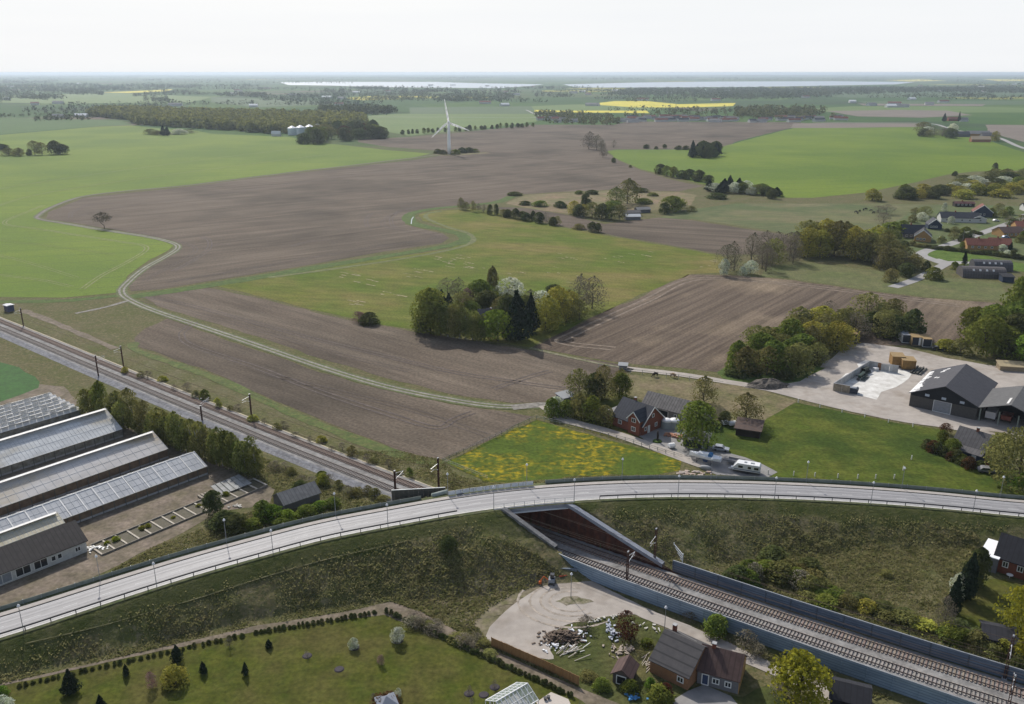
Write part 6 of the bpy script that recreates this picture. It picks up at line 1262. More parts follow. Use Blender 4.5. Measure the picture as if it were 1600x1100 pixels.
KIND = {  # name: (profile, leaves, leaf size, lobes, crown base, material, trunk material)
    'green': ('round', 2500, .06, 26, .07, 'green', BARK), 'olive': ('round', 1900, .05, 26, .08, 'olive', BARK), 'dark': ('round', 3000, .07, 24, .04, 'dark', BARK), 'yellow': ('round', 2200, .055, 26, .05, 'yellow', BARK),
    'bare': ('round', 1900, .032, 30, .1, 'bare', BARK), 'con': ('cone', 2200, .075, 34, .04, 'con', BARK), 'birch': ('col', 1800, .065, 26, .08, 'birch', BIRB), 'white': ('round', 1700, .065, 22, .1, 'white', BARK),
    'pink': ('round', 1300, .06, 20, .1, 'pink', BARK), 'lime': ('round', 2200, .065, 24, .15, 'lime', BARK), 'poplar': ('col', 1800, .09, 30, .05, 'olive', BARK), 'copper': ('round', 1500, .06, 20, .05, 'brown', BARK),
    'bush': ('bush', 1700, .085, 18, 0, 'green', BARK), 'bushd': ('bush', 1800, .09, 18, 0, 'dark', BARK), 'busho': ('bush', 1300, .075, 18, 0, 'olive', BARK), 'bushy': ('bush', 1500, .08, 18, 0, 'yellow', BARK), 'bushg': ('bush', 1300, .09, 14, 0, 'gold', BARK),
    'bushb': ('bush', 900, .05, 20, 0, 'bare', BARK), 'bushw': ('bush', 1300, .08, 18, 0, 'white', BARK), 'bushl': ('bush', 1600, .08, 18, 0, 'lime', BARK), 'willow': ('wide', 1900, .052, 26, .1, 'wil', BARK), 'gold': ('round', 2300, .06, 28, .12, 'gold', BARK), 'bushc': ('bush', 1200, .08, 14, 0, 'brown', BARK),
    'tall': ('wide', 1700, .036, 34, .1, 'bare', BARK), 'treew': ('wide', 1800, .045, 30, .1, 'olive', BARK), 'spread': ('wide', 1000, .05, 26, .42, 'bare', BARK)}
CM = {}
def kind_mesh(kind, var):
    if (kind, var) in CM: return CM[(kind, var)]
    pr, n_, ls, lb, bs, lm, tm = KIND[kind]
    p, nn, g, l_ = crown_arrays(hash_(kind) + var * 17, pr, n_, ls, lb, bs); V, Q_ = leaf_quads(p, nn, g, l_)
    cme = npmesh('crown', V, Q_, LM[lm]); mb = MB(); g2 = random.Random(var + 5); top = .8 if pr != 'bush' else .45; tr = .022 if pr != 'bush' else .03
    if kind == 'birch': tr = .04
    lean = .22 if kind == 'spread' else .04
    pts = [(0, 0, -.02)] + [(g2.uniform(-lean, lean) * k / 3 + (-.12 * k if kind == 'spread' else 0) * .6, g2.uniform(-lean, lean) * k / 3, top * k / 4) for k in range(1, 5)]
    mb.tube(pts, [tr * (1.5, 1, .8, .55, .25)[k] for k in range(5)], 6)
    for k in range(9 if pr in ('round', 'wide') else 5):
        z = g2.uniform(max(bs, .12), top * .8) * 1.0; a = g2.uniform(0, 6.28); r_ = g2.uniform(.2, .4) * (1 if pr in ('round', 'wide', 'bush') else .5); j = min(3, int(z / top * 4)); f_ = z / top * 4 - j
        s0 = [pts[j][q] + (pts[j + 1][q] - pts[j][q]) * f_ for q in range(3)]
        mb.tube([s0, (s0[0] + math.cos(a) * r_ * .5, s0[1] + math.sin(a) * r_ * .5, s0[2] + .12), (s0[0] + math.cos(a) * r_, s0[1] + math.sin(a) * r_, s0[2] + .26)], [tr * .55, tr * .35, tr * .12], 4)
    CM[(kind, var)] = (cme, mb.mesh('trunk', tm)); return CM[(kind, var)]
def hash_(s): return sum(ord(c_) * (i + 3) for i, c_ in enumerate(s))
NAMES = {'con': 'conifer', 'birch': 'birch_tree', 'poplar': 'poplar', 'willow': 'willow'}
tr_rng = random.Random(21)
def tree(kind, px, py, wp, hp, label, group=None, name=None, cat=None):
    x, y, z = Gz(px, py); dpt = depth(x, y, z); w_ = wp * dpt / F; h_ = hp * dpt / (F * cp)
    isb = KIND[kind][0] == 'bush'; nm = name or NAMES.get(kind, 'bush' if isb else 'tree')
    t = thing(nm, label, cat or nm.replace('_', ' '), (x, y, z - .05), tr_rng.uniform(0, 6.28), group)
    cme, tme = kind_mesh(kind, tr_rng.randrange(3)); tilt = (tr_rng.uniform(-.07, .07), tr_rng.uniform(-.07, .07)); sc = (w_ * tr_rng.uniform(1.0, 1.25), w_ * tr_rng.uniform(1.0, 1.25), h_ * tr_rng.uniform(.96, 1.06))
    for nm_, me in (('crown', cme), ('trunk', tme)):
        o = new(nm_, me, t)
        o.scale = sc if nm_ == 'crown' else (w_ * 1.0, w_ * 1.0, h_)
        if nm_ == 'crown' and not isb: o.rotation_euler = (tilt[0], tilt[1], 0)
    return t
def treeset(where, rows, group=None):
    rows = sorted(rows, key=lambda r: r[1]); n_ = len(rows)
    adj = {'green': 'fresh green', 'olive': 'olive green', 'dark': 'dark green', 'yellow': 'yellow-green', 'bare': 'bare grey-brown', 'con': 'dark evergreen', 'birch': 'slender green', 'white': 'white flowering', 'pink': 'pinkish', 'lime': 'lime green', 'poplar': 'narrow tall', 'copper': 'copper', 'bush': 'green', 'bushd': 'dark green', 'busho': 'olive', 'bushy': 'yellow-green', 'bushg': 'yellow flowering', 'bushb': 'brown twiggy', 'bushw': 'white flowering', 'bushl': 'lime green', 'willow': 'pale olive', 'gold': 'golden yellow', 'bushc': 'copper', 'tall': 'tall twiggy', 'treew': 'spreading olive', 'spread': 'leaning flat-topped bare'}
    cnt = {}
    for r in rows: k = r[0]; cnt[k] = cnt.get(k, 0) + 1
    seen = {}
    for r in rows:
        k = r[0]; i = seen.get(k, 0); seen[k] = i + 1; noun = 'bush' if KIND[k][0] == 'bush' else 'conifer' if k == 'con' else 'birch' if k == 'birch' else 'tree'
        lab = '%s %s %s' % (adj[k], noun, where) if cnt[k] == 1 else '%s %s %s, %s %s' % (at_end(i, cnt[k]), adj[k], noun, 'counted from the left,' if 0 < i < cnt[k] - 1 else '', where); lab = ' '.join(lab.replace(', ,', ',').split()).replace(' ,', ',')
        if len(lab.split()) > 16: lab = lab.replace('counted from the left, ', 'from left ')
        tree(*r, lab, group or 'trees and bushes ' + where)
def scatter(where, poly, n_, kinds, w_, h_, seed, group=None, mind=.35):
    rs = random.Random(seed); out = []; xs = [p[0] for p in poly]; ys = [p[1] for p in poly]
    def inside(x, y):
        c_ = False; j = len(poly) - 1
        for i in range(len(poly)):
            if (poly[i][1] > y) != (poly[j][1] > y) and x < (poly[j][0] - poly[i][0]) * (y - poly[i][1]) / (poly[j][1] - poly[i][1]) + poly[i][0]: c_ = not c_
            j = i
        return c_
    tries = 0
    while len(out) < n_ and tries < 4000:
        tries += 1; x, y = rs.uniform(min(xs), max(xs)), rs.uniform(min(ys), max(ys))
        if not inside(x, y) or any(abs(x - o[1]) < w_[0] * mind and abs(y - o[2]) < w_[0] * mind * .4 for o in out): continue
        out.append((rs.choice(kinds), x, y, rs.uniform(*w_), rs.uniform(*h_)))
    treeset(where, out, group)
def row(where, a, b_, n_, kinds, w_, h_, seed, jit=2, group=None):
    rs = random.Random(seed); out = []
    for k in range(n_):
        u = (k + rs.uniform(-.25, .25)) / max(1, n_ - 1); out.append((rs.choice(kinds), a[0] + (b_[0] - a[0]) * u, a[1] + (b_[1] - a[1]) * u + rs.uniform(-jit, jit), rs.uniform(*w_), rs.uniform(*h_)))
    treeset(where, out, group)

row('in the row between greenhouses and railway', (140, 648), (402, 745), 30, ['birch', 'birch', 'birch', 'olive', 'birch', 'green'], (22, 32), (40, 60), 31, 4)
# middle grove
treeset('in the middle grove', [('green', 688, 524, 36, 46), ('birch', 709, 528, 26, 50), ('birch', 728, 530, 26, 48), ('birch', 745, 532, 26, 40), ('olive', 762, 528, 30, 34), ('dark', 800, 531, 30, 40), ('yellow', 862, 512, 30, 36), ('olive', 905, 500, 30, 30), ('green', 735, 498, 30, 26), ('green', 770, 482, 34, 26), ('green', 672, 520, 57, 68), ('birch', 700, 526, 25, 50), ('con', 690, 483, 22, 30), ('con', 702, 487, 20, 28), ('birch', 718, 529, 27, 55), ('birch', 738, 531, 25, 46), ('birch', 752, 533, 22, 41), ('olive', 722, 495, 37, 39), ('green', 748, 478, 42, 37), ('dark', 760, 487, 37, 33), ('pink', 735, 478, 32, 28), ('poplar', 770, 470, 16, 50),
    ('lime', 778, 533, 50, 46), ('white', 797, 476, 44, 38), ('con', 806, 466, 20, 24), ('con', 812, 532, 50, 72), ('dark', 795, 520, 32, 55), ('con', 830, 520, 30, 55), ('white', 846, 488, 40, 34), ('dark', 866, 470, 30, 24), ('yellow', 852, 516, 45, 50), ('yellow', 872, 505, 45, 55), ('yellow', 892, 495, 32, 41), ('tall', 905, 487, 37, 55), ('tall', 925, 482, 40, 50), ('olive', 885, 505, 37, 37), ('bare', 700, 465, 32, 28), ('tall', 716, 470, 27, 35), ('olive', 785, 500, 32, 37), ('bushg', 710, 522, 12, 8), ('tall', 830, 492, 32, 37), ('green', 820, 492, 32, 30), ('bushd', 660, 518, 30, 24)])
treeset('at the meadow edge left of the grove', [('bushd', 578, 506, 30, 18), ('pink', 560, 503, 24, 15)])
scatter('in the bare copse beside the striped field', [(1130, 430), (1140, 412), (1200, 400), (1245, 398), (1245, 412), (1180, 432)], 12, ['bare', 'tall', 'bare', 'olive'], (24, 34), (34, 46), 41)
treeset('in front of the bare copse', [('white', 1131, 431, 15, 26), ('white', 1172, 428, 18, 20), ('bushw', 1160, 430, 12, 14)])
scatter('in the golden willow copse before the village', [(1250, 405), (1300, 405), (1390, 418), (1388, 402), (1300, 392), (1252, 390)], 15, ['yellow', 'willow', 'olive', 'yellow'], (34, 46), (40, 52), 42)
scatter('at the right end of the willow copse', [(1380, 425), (1430, 425), (1432, 405), (1385, 400)], 8, ['olive', 'bare', 'bare', 'busho'], (24, 34), (22, 34), 43)
treeset('around the village junction', [('busho', 1392, 440, 26, 20), ('dark', 1415, 432, 24, 20), ('bushd', 1447, 424, 12, 16), ('bush', 1458, 436, 26, 18), ('bush', 1491, 421, 12, 11), ('bush', 1503, 422, 12, 10), ('con', 1507, 413, 9, 20), ('con', 1578, 391, 7, 12), ('dark', 1503, 378, 14, 14), ('dark', 1514, 376, 14, 12), ('bush', 1395, 368, 40, 20), ('olive', 1445, 338, 24, 14), ('bare', 1380, 350, 26, 16), ('white', 1440, 345, 18, 12), ('bushd', 1583, 352, 20, 10), ('olive', 1560, 330, 16, 12), ('green', 1410, 362, 16, 16)])
scatter('in the thicket left of the gravel yard', [(1150, 565), (1190, 535), (1240, 520), (1300, 520), (1320, 540), (1300, 560), (1240, 585), (1190, 592), (1150, 582)], 30, ['bush', 'olive', 'busho', 'olive', 'bush', 'green', 'yellow', 'treew'], (34, 52), (30, 48), 44, mind=.4)
scatter('in the thicket behind the cabins', [(1270, 510), (1330, 500), (1400, 510), (1440, 525), (1430, 532), (1340, 530), (1290, 525)], 14, ['olive', 'green', 'bushd', 'olive', 'bare'], (34, 50), (30, 46), 45)
scatter('in the dense wood edge right of the cabins', [(1490, 545), (1530, 560), (1600, 575), (1640, 580), (1640, 520), (1560, 520), (1510, 535)], 16, ['green', 'lime', 'dark', 'olive', 'bushl'], (46, 66), (44, 66), 46)
treeset('in the grass at the left foot of the thicket', [('bushd', 1150, 586, 34, 10), ('bush', 1175, 580, 30, 12), ('bushd', 1225, 590, 30, 12)])
treeset('high on the right edge above the wood', [('green', 1600, 530, 70, 90), ('dark', 1585, 555, 50, 60), ('bushy', 1478, 548, 34, 18), ('busho', 1500, 552, 30, 22)])
treeset('around the brick farmhouse', [('olive', 905, 622, 40, 46), ('dark', 930, 622, 30, 40), ('olive', 945, 624, 36, 52), ('treew', 972, 618, 34, 42), ('green', 968, 622, 30, 40), ('bushw', 868, 645, 28, 26), ('bush', 862, 650, 26, 28), ('bush', 885, 650, 28, 26), ('busho', 905, 652, 34, 36), ('bush', 925, 656, 36, 36), ('busho', 945, 663, 30, 28), ('green', 1086, 700, 60, 72), ('treew', 1099, 634, 44, 44), ('treew', 1165, 662, 46, 46), ('dark', 1132, 662, 18, 20), ('copper', 870, 638, 16, 14)])
row('in the hedge round the small cottage', (1449, 700), (1512, 730), 8, ['bushc', 'bushd', 'bush', 'bushd'], (16, 22), (12, 18), 47, 2)
row('in the hedge below the small cottage', (1505, 727), (1552, 735), 5, ['bushd', 'bush', 'bushc'], (16, 20), (9, 13), 48, 1)
treeset('beside the small cottage', [('copper', 1478, 678, 18, 16), ('green', 1488, 712, 24, 26), ('olive', 1590, 760, 80, 96), ('olive', 1562, 735, 46, 60), ('lime', 1600, 765, 30, 26), ('bush', 1472, 690, 18, 18)])
row('in the scrub above the railway line', (200, 580), (640, 748), 26, ['busho', 'bush', 'bushb', 'bushy', 'bushb'], (9, 19), (6, 16), 49, 6)
row('in the scrub below the railway ballast', (430, 735), (600, 785), 13, ['bushb', 'busho', 'bushb', 'bush'], (14, 26), (8, 15), 50, 7)
treeset('among the scrub of the old shed', [('dark', 337, 805, 28, 42), ('bushd', 352, 825, 44, 26), ('bushd', 370, 828, 40, 24), ('bush', 412, 808, 28, 26), ('bushl', 425, 812, 34, 22), ('bushd', 470, 765, 26, 14), ('bushl', 450, 812, 30, 16), ('bush', 480, 805, 30, 16), ('bushl', 500, 795, 26, 12), ('bush', 395, 825, 30, 15), ('bushy', 505, 757, 18, 20), ('bushb', 370, 742, 18, 12), ('bush', 520, 790, 26, 12), ('bush', 440, 822, 30, 12)])
treeset('in flower beside the seed beds', [('bushg', 168, 850, 10, 6), ('bushg', 182, 845, 15, 7), ('bushg', 222, 827, 12, 6), ('bushg', 232, 824, 10, 6), ('bushg', 311, 792, 9, 5), ('bushg', 353, 774, 12, 6), ('bushg', 271, 810, 8, 4)])
# embankment and lower right
treeset('on the rough railway bank', [('bushd', 700, 858, 26, 22), ('bush', 1118, 990, 38, 30), ('bushb', 1165, 1012, 44, 28), ('bushb', 1185, 1025, 30, 20), ('bushb', 1080, 968, 26, 12)])
scatter('in the scrub above the slate barrier', [(1140, 905), (1200, 880), (1270, 885), (1290, 935), (1230, 925), (1150, 915)], 15, ['busho', 'bushb', 'bush', 'bushd'], (30, 48), (16, 28), 51, mind=.4)
scatter('in the bramble strip behind the slate barrier', [(1260, 940), (1330, 955), (1420, 975), (1500, 1005), (1600, 1040), (1600, 1020), (1500, 985), (1400, 955), (1300, 930)], 26, ['bush', 'busho', 'bushd', 'bushy', 'bush'], (26, 44), (12, 22), 52, mind=.4)
treeset('beside the lower right garden', [('con', 1508, 935, 40, 80), ('con', 1488, 958, 30, 66), ('tall', 1475, 985, 34, 60), ('dark', 1520, 915, 30, 60), ('gold', 1596, 1000, 64, 84), ('gold', 1610, 1035, 50, 60), ('white', 1496, 935, 24, 40), ('bushd', 1590, 1050, 34, 22), ('busho', 1385, 900, 18, 10)])
treeset('near the old orange-walled house', [('gold', 1245, 1100, 92, 80), ('copper', 980, 998, 34, 44), ('bushb', 917, 982, 30, 20), ('bush', 1030, 1095, 40, 26), ('bushc', 1040, 1090, 24, 24), ('bush', 985, 1080, 30, 18), ('bushb', 1225, 1090, 40, 30), ('bush', 940, 1075, 26, 16), ('bushl', 1015, 1075, 18, 18), ('busho', 920, 1060, 30, 10), ('bush', 1010, 1008, 20, 10)])
# garden lawn plants
treeset('on the garden lawn', [('con', 113, 1083, 30, 40), ('con', 277, 1033, 22, 28), ('bushy', 274, 1068, 38, 32), ('con', 197, 1056, 12, 20), ('con', 319, 1052, 16, 20), ('con', 384, 1055, 13, 24), ('con', 420, 1012, 13, 15), ('con', 159, 1110, 20, 28), ('pink', 238, 1075, 16, 28), ('bare', 359, 1012, 14, 18), ('white', 553, 1013, 15, 18), ('white', 622, 1002, 20, 24), ('pink', 596, 1038, 11, 17), ('white', 622, 1088, 10, 15), ('bushc', 603, 1108, 48, 24), ('bare', 480, 1028, 9, 12), ('bare', 584, 1100, 9, 20), ('bare', 733, 1086, 8, 16), ('bare', 737, 1106, 8, 18), ('bushl', 4, 1085, 20, 14), ('white', 6, 1110, 26, 24), ('bare', 773, 1076, 8, 16)])
for k, p in enumerate(((480, 1025), (530, 1046), (733, 1084), (756, 1086), (773, 1074), (554, 1012), (622, 1002))):
    t = thing('mulch_ring', 'round dark mulch bed on the garden lawn, %s of the seven' % at_end(k, 7), 'flower bed', (*G(*p), .03), 0, 'mulch rings of the lawn'); MB().tube([(0, 0, 0), (0, 0, .12)], [.85, .7], 16).build('mulch', mat('mulch', (.05, .04, .05), (.035, .03, .035), scale=3), t)
hp_ = [((30, 1073), (390, 992), 34), ((400, 990), (592, 958), 26), ((605, 958), (900, 1092), 44)]; hk = 0
for a, e, n_ in hp_:
    for k in range(n_):
        u = (k + tr_rng.uniform(-.2, .2)) / n_; big = 1.25 if a[0] > 600 else 1
        tree('bushd', a[0] + (e[0] - a[0]) * u, a[1] + (e[1] - a[1]) * u + tr_rng.uniform(-1, 1), tr_rng.uniform(5, 8.5) * big, tr_rng.uniform(5, 8) * big, 'small dark shrub, %s from the left along the garden hedge strip' % ordw(hk), 'small shrubs of the garden hedge strip', 'hedge_shrub', 'shrub'); hk += 1
scatter('in the brown brush along the hedge strip', [(620, 950), (700, 985), (765, 1010), (765, 1025), (700, 1000), (640, 975)], 16, ['bushb', 'busho', 'bushb'], (20, 34), (8, 14), 53)
# hedgerows and clumps in the middle distance
row('in the hedgerow above the rough meadow', (718, 327), (872, 352), 17, ['dark', 'olive', 'bushd', 'dark', 'bare'], (9, 15), (10, 17), 54, 1.5)
treeset('at the right end of the meadow hedgerow', [('dark', 925, 362, 13, 15), ('dark', 935, 363, 11, 13), ('busho', 905, 358, 20, 8)])
treeset('in the clump by the dry meadow', [('willow', 980, 318, 34, 36), ('willow', 962, 322, 30, 28), ('dark', 915, 322, 16, 18), ('yellow', 898, 335, 20, 20), ('yellow', 912, 338, 20, 18), ('olive', 925, 340, 22, 22), ('dark', 940, 342, 22, 22), ('green', 955, 343, 22, 22), ('olive', 968, 344, 22, 22), ('dark', 905, 338, 20, 18), ('bush', 958, 326, 30, 12), ('green', 1050, 330, 34, 22), ('dark', 1038, 334, 16, 16), ('green', 1060, 328, 22, 16), ('bushd', 1120, 310, 30, 8), ('bush', 1005, 318, 24, 8), ('busho', 1080, 330, 18, 8)])
treeset('at the tip of the right green field', [('tall', 920, 233, 22, 24), ('tall', 932, 234, 20, 22), ('tall', 942, 246, 13, 18), ('bare', 940, 238, 14, 18), ('dark', 959, 254, 8, 7), ('busho', 985, 262, 6, 4), ('bare', 959, 231, 8, 10)])
scatter('in the dark conifer island', [(1075, 246), (1100, 249), (1122, 248), (1118, 238), (1080, 240)], 11, ['con', 'dark', 'dark'], (14, 20), (14, 20), 55)
treeset('on the field edge left of the conifer island', [('dark', 1010, 232, 10, 6), ('bushd', 1025, 233, 7, 4), ('dark', 1038, 232, 7, 6), ('bushd', 1060, 234, 12, 6), ('bushd', 1072, 234, 12, 6)])
row('in the hedgerow below the green field', (1028, 272), (1105, 286), 7, ['dark', 'green', 'dark'], (14, 20), (12, 17), 56, 1)
row('in the mixed hedge below the green field', (1110, 298), (1212, 308), 15, ['dark', 'green', 'olive', 'white', 'con'], (16, 26), (12, 22), 57, 3)
treeset('along the edge below the brown field', [('bushd', 805, 305, 24, 5), ('bush', 905, 303, 14, 5), ('bushd', 925, 303, 20, 6), ('bushd', 1000, 300, 26, 6), ('bush', 1020, 306, 16, 5), ('bushd', 820, 320, 20, 6), ('bush', 845, 322, 24, 8), ('bushd', 875, 324, 20, 9)])
scatter('in the long thicket above the village', [(1358, 312), (1400, 308), (1470, 300), (1600, 292), (1600, 306), (1500, 312), (1430, 310), (1365, 316)], 26, ['bush', 'olive', 'bushw', 'dark', 'yellow', 'bushy'], (20, 34), (12, 18), 58)
scatter('in the upper thicket by the green field corner', [(1490, 285), (1600, 272), (1600, 290), (1500, 296)], 16, ['bushw', 'dark', 'busho', 'willow'], (18, 30), (10, 14), 59)
treeset('single by the thicket on the right', [('dark', 1554, 270, 9, 14), ('bushd', 1492, 275, 9, 7), ('bare', 1385, 335, 30, 14), ('olive', 1430, 335, 14, 10), ('bare', 1372, 332, 20, 10)])
treeset('in the left field clump', [('busho', 14, 243, 22, 11), ('busho', 30, 244, 18, 12), ('dark', 46, 243, 8, 9), ('olive', 55, 242, 18, 20), ('olive', 66, 242, 18, 17), ('dark', 86, 241, 20, 20), ('dark', 98, 241, 18, 15), ('bushd', 2, 235, 22, 9)])
treeset('in the small clump before the long wood', [('busho', 235, 210, 20, 8), ('con', 256, 212, 12, 14), ('con', 262, 212, 12, 13), ('bushw', 280, 210, 22, 8), ('bushb', 297, 208, 20, 6), ('busho', 246, 211, 16, 7)])
tree('spread', 163, 357, 27, 23, 'lone leaning bare tree at the bend of the field track', None)
scatter('in the farm wood by the silos', [(470, 224), (500, 226), (540, 222), (600, 216), (625, 214), (560, 205), (480, 214)], 22, ['dark', 'green', 'olive', 'dark', 'copper'], (16, 26), (14, 22), 60)
treeset('at the foot of the wind turbine', [('bushd', 684, 240, 14, 7), ('bushd', 692, 241, 12, 6), ('bush', 712, 241, 14, 7), ('bushd', 722, 239, 16, 8), ('bushd', 733, 238, 18, 7), ('bush', 742, 238, 14, 5)])
row('in the avenue behind the wind turbine', (629, 210), (832, 198), 26, ['dark', 'green', 'dark'], (4.5, 6.5), (5.5, 8), 61, .5)
scatter('in the clump beside the roadside farm', [(1432, 212), (1445, 215), (1485, 216), (1490, 208), (1440, 206)], 9, ['olive', 'dark', 'bare', 'bushw'], (16, 24), (10, 15), 62)
treeset('at the right end of the roadside farm', [('yellow', 1554, 221, 13, 14), ('con', 1475, 190, 8, 12), ('con', 1498, 190, 5, 14)])
row('in the dark hedge beside the red tiled bungalow', (1462, 389), (1600, 405), 16, ['bushd'], (12, 16), (5, 7), 63, .4)
row('in the hedge left of the yellow gabled house', (1380, 378), (1455, 388), 8, ['bushd', 'busho'], (12, 16), (5, 8), 64, .5)
scatter('among the village gardens', [(1380, 340), (1560, 318), (1640, 330), (1640, 420), (1560, 400), (1400, 385)], 26, ['busho', 'bush', 'olive', 'bushw', 'dark', 'bushb'], (9, 17), (7, 13), 66)
row('in the garden hedge by the long white house', (1480, 362), (1530, 366), 6, ['bushd'], (11, 14), (4, 6), 65, .4)

# ------------------------------------------------------------ far woods: single masses of foliage
def wood(label, name, poly, spacing, hh, mats, seed, per=26, dens=1.0, line=False):
    g = np.random.default_rng(seed); P = np.array(GG(poly)); lo, hi = P.min(0), P.max(0)
    if line:
        pts = []
        for a, e in zip(P[:-1], P[1:]): pts += [a + (e - a) * u for u in np.arange(0, 1, spacing / max(np.linalg.norm(e - a), spacing))]
        pts = np.array(pts) + g.normal(size=(len(pts), 2)) * hh * .3
    else:
        n_ = int((hi[0] - lo[0]) * (hi[1] - lo[1]) / spacing ** 2 * dens); n_ = min(n_, 30000); q = lo + (hi - lo) * g.random((n_, 2)); ins = np.zeros(n_, bool); j = len(P) - 1
        for i in range(len(P)):
            c_ = (P[i, 1] > q[:, 1]) != (P[j, 1] > q[:, 1]); xx = (P[j, 0] - P[i, 0]) * (q[:, 1] - P[i, 1]) / (P[j, 1] - P[i, 1] + 1e-9) + P[i, 0]; ins ^= c_ & (q[:, 0] < xx); j = i
        pts = q[ins]
    return pts, hh, g
def wood_build(name, label, sets, per, lm):
    Vs = []; off = 0
    for pts, hh, g in sets:
        n_ = len(pts)
        if not n_: continue
        H_ = hh * (.65 + .5 * g.random(n_)); W_ = H_ * (.55 + .3 * g.random(n_)); d = g.normal(size=(n_, per, 3)); d /= np.linalg.norm(d, axis=2)[..., None]; d[..., 2] = d[..., 2] * .5 + .5
        r_ = (.75 + .35 * g.random((n_, per, 1))); p = d * r_; c = np.zeros((n_, per, 3)); c[..., 0] = pts[:, 0, None] + p[..., 0] * W_[:, None] * .62; c[..., 1] = pts[:, 1, None] + p[..., 1] * W_[:, None] * .62; c[..., 2] = H_[:, None] * (.08 + .92 * p[..., 2] * .95)
        nn = d + g.normal(size=d.shape) * .45; nn /= np.linalg.norm(nn, axis=2)[..., None]; ls = np.repeat(W_ * .42, per); V, _ = leaf_quads(c.reshape(-1, 3), nn.reshape(-1, 3), g, ls); Vs.append(V)
    V = np.concatenate(Vs); me = npmesh(name, V, np.arange(len(V)).reshape(-1, 4), lm); o = new(name, me, kind='stuff'); tag(o, label, 'woodland'); return o
WD1 = leafmat('wood spring', (.25, .27, .075), (.10, .115, .05), scale=.075, trans=.25); WD2 = leafmat('wood dark', (.07, .09, .04), (.17, .17, .07), scale=.06, trans=.2); WD3 = leafmat('wood far', (.075, .1, .06), (.12, .14, .075), scale=.008, trans=.2)
wood_build('long_wood', 'long spring-green wood behind the left green field', [wood('', '', [(140, 182), (205, 188), (210, 195), (330, 202), (420, 209), (540, 207), (575, 195), (560, 185), (480, 184), (350, 180), (230, 176), (150, 175)], 10, 17, None, 1)], 60, WD1)
wood_build('conifer_wood', 'dark conifer wood beyond the silos', [wood('', '', [(495, 176), (530, 179), (600, 179), (622, 175), (560, 172), (500, 172)], 14, 17, None, 2)], 30, WD2)
wood_build('village_trees', 'trees among the houses of the far village', [wood('', '', [(835, 182), (850, 190), (860, 194), (960, 196), (972, 194), (965, 186), (900, 178), (840, 176)], 20, 12, None, 3), wood('', '', [(960, 184), (1010, 185), (1130, 187), (1240, 189), (1310, 187), (1330, 185), (1240, 180), (1170, 172), (1080, 172), (1020, 178)], 36, 12, None, 4), wood('', '', [(1150, 172), (1250, 172), (1300, 178), (1240, 185), (1150, 184)], 20, 16, None, 14)], 26, WD2)
wood_build('orchard_hedge', 'hedges and orchard clumps on the far left', [wood('', '', [(52, 190), (140, 188), (150, 183), (100, 182), (60, 184)], 16, 9, None, 5), wood('', '', [(-20, 184), (60, 181), (120, 178), (180, 180)], 8, 9, None, 6, line=True)], 20, WD2)
wood_build('lake_wood', 'broad wooded band in front of the lake on the right', [wood('', '', [(950, 149), (1000, 150), (1150, 156), (1230, 155), (1320, 149), (1450, 145), (1500, 145), (1680, 147), (1680, 141), (1450, 138.5), (1330, 138.5), (1150, 141), (980, 141)], 34, 19, None, 7)], 16, WD3)
bands = []; sg = 100; rr_ = random.Random(77)
for k in range(150):                               # hedges, copses and shelter belts over the plain out to the horizon
    y_ = 118.2 + (rr_.random() ** 1.25) * 62; x_ = rr_.uniform(-60, 1660); ln = rr_.uniform(30, 190) * (1 if y_ > 135 else 1.8)
    if y_ > 160 and (560 < x_ + ln / 2 < 1010 or x_ > 1100): continue
    if 126 < y_ < 138 and 430 < x_ + ln / 2 < 1430 : continue
    dist = G(800, y_)[1]; sp_ = max(9, dist * .0035)
    bands.append(wood('', '', [(x_, y_), (x_ + ln * .5, y_ + rr_.uniform(-.6, .6)), (x_ + ln, y_ + rr_.uniform(-1.2, 1.2))], sp_, min(10 + dist * .0018, 24), None, sg + k, line=True))
for k in range(120):
    y_ = 117.6 + rr_.random() ** 1.7 * 42; x_ = rr_.uniform(-60, 1600); w_ = rr_.uniform(20, 110)
    if 124.5 < y_ < 139 and 420 < x_ + w_ / 2 < 1440: continue
    if y_ > 152 and x_ > 800: continue
    dist = G(800, y_)[1]; t_ = max(.35, (y_ - 113.5) * .05)
    bands.append(wood('', '', [(x_, y_), (x_ + w_, y_ + t_), (x_ + w_ * .9, y_ - t_), (x_ + w_ * .1, y_ - t_ * .8)], max(22, dist * .008), min(12 + dist * .0012, 24), None, 400 + k))
wood_build('plain_trees', 'hedges and copses scattered over the far plain to the horizon', bands, 12, WD3)
bl = [wood('', '', [(430, 152), (560, 158), (700, 160), (820, 156), (760, 149), (560, 147), (450, 148)], 46, 13, None, 9), wood('', '', [(540, 139), (600, 141), (640, 139.5), (590, 137)], 34, 16, None, 10), wood('', '', [(440, 160), (520, 163), (600, 158), (520, 155)], 36, 13, None, 11), wood('', '', [(730, 139.5), (880, 139.5), (960, 137.5), (840, 136.5)], 50, 16, None, 13), wood('', '', [(-40, 143), (120, 145), (210, 142), (190, 136), (0, 133), (-60, 134)], 60, 17, None, 12)]
wood_build('parkland_trees', 'scattered woods between the fields and the bright lake', bl, 14, WD3)

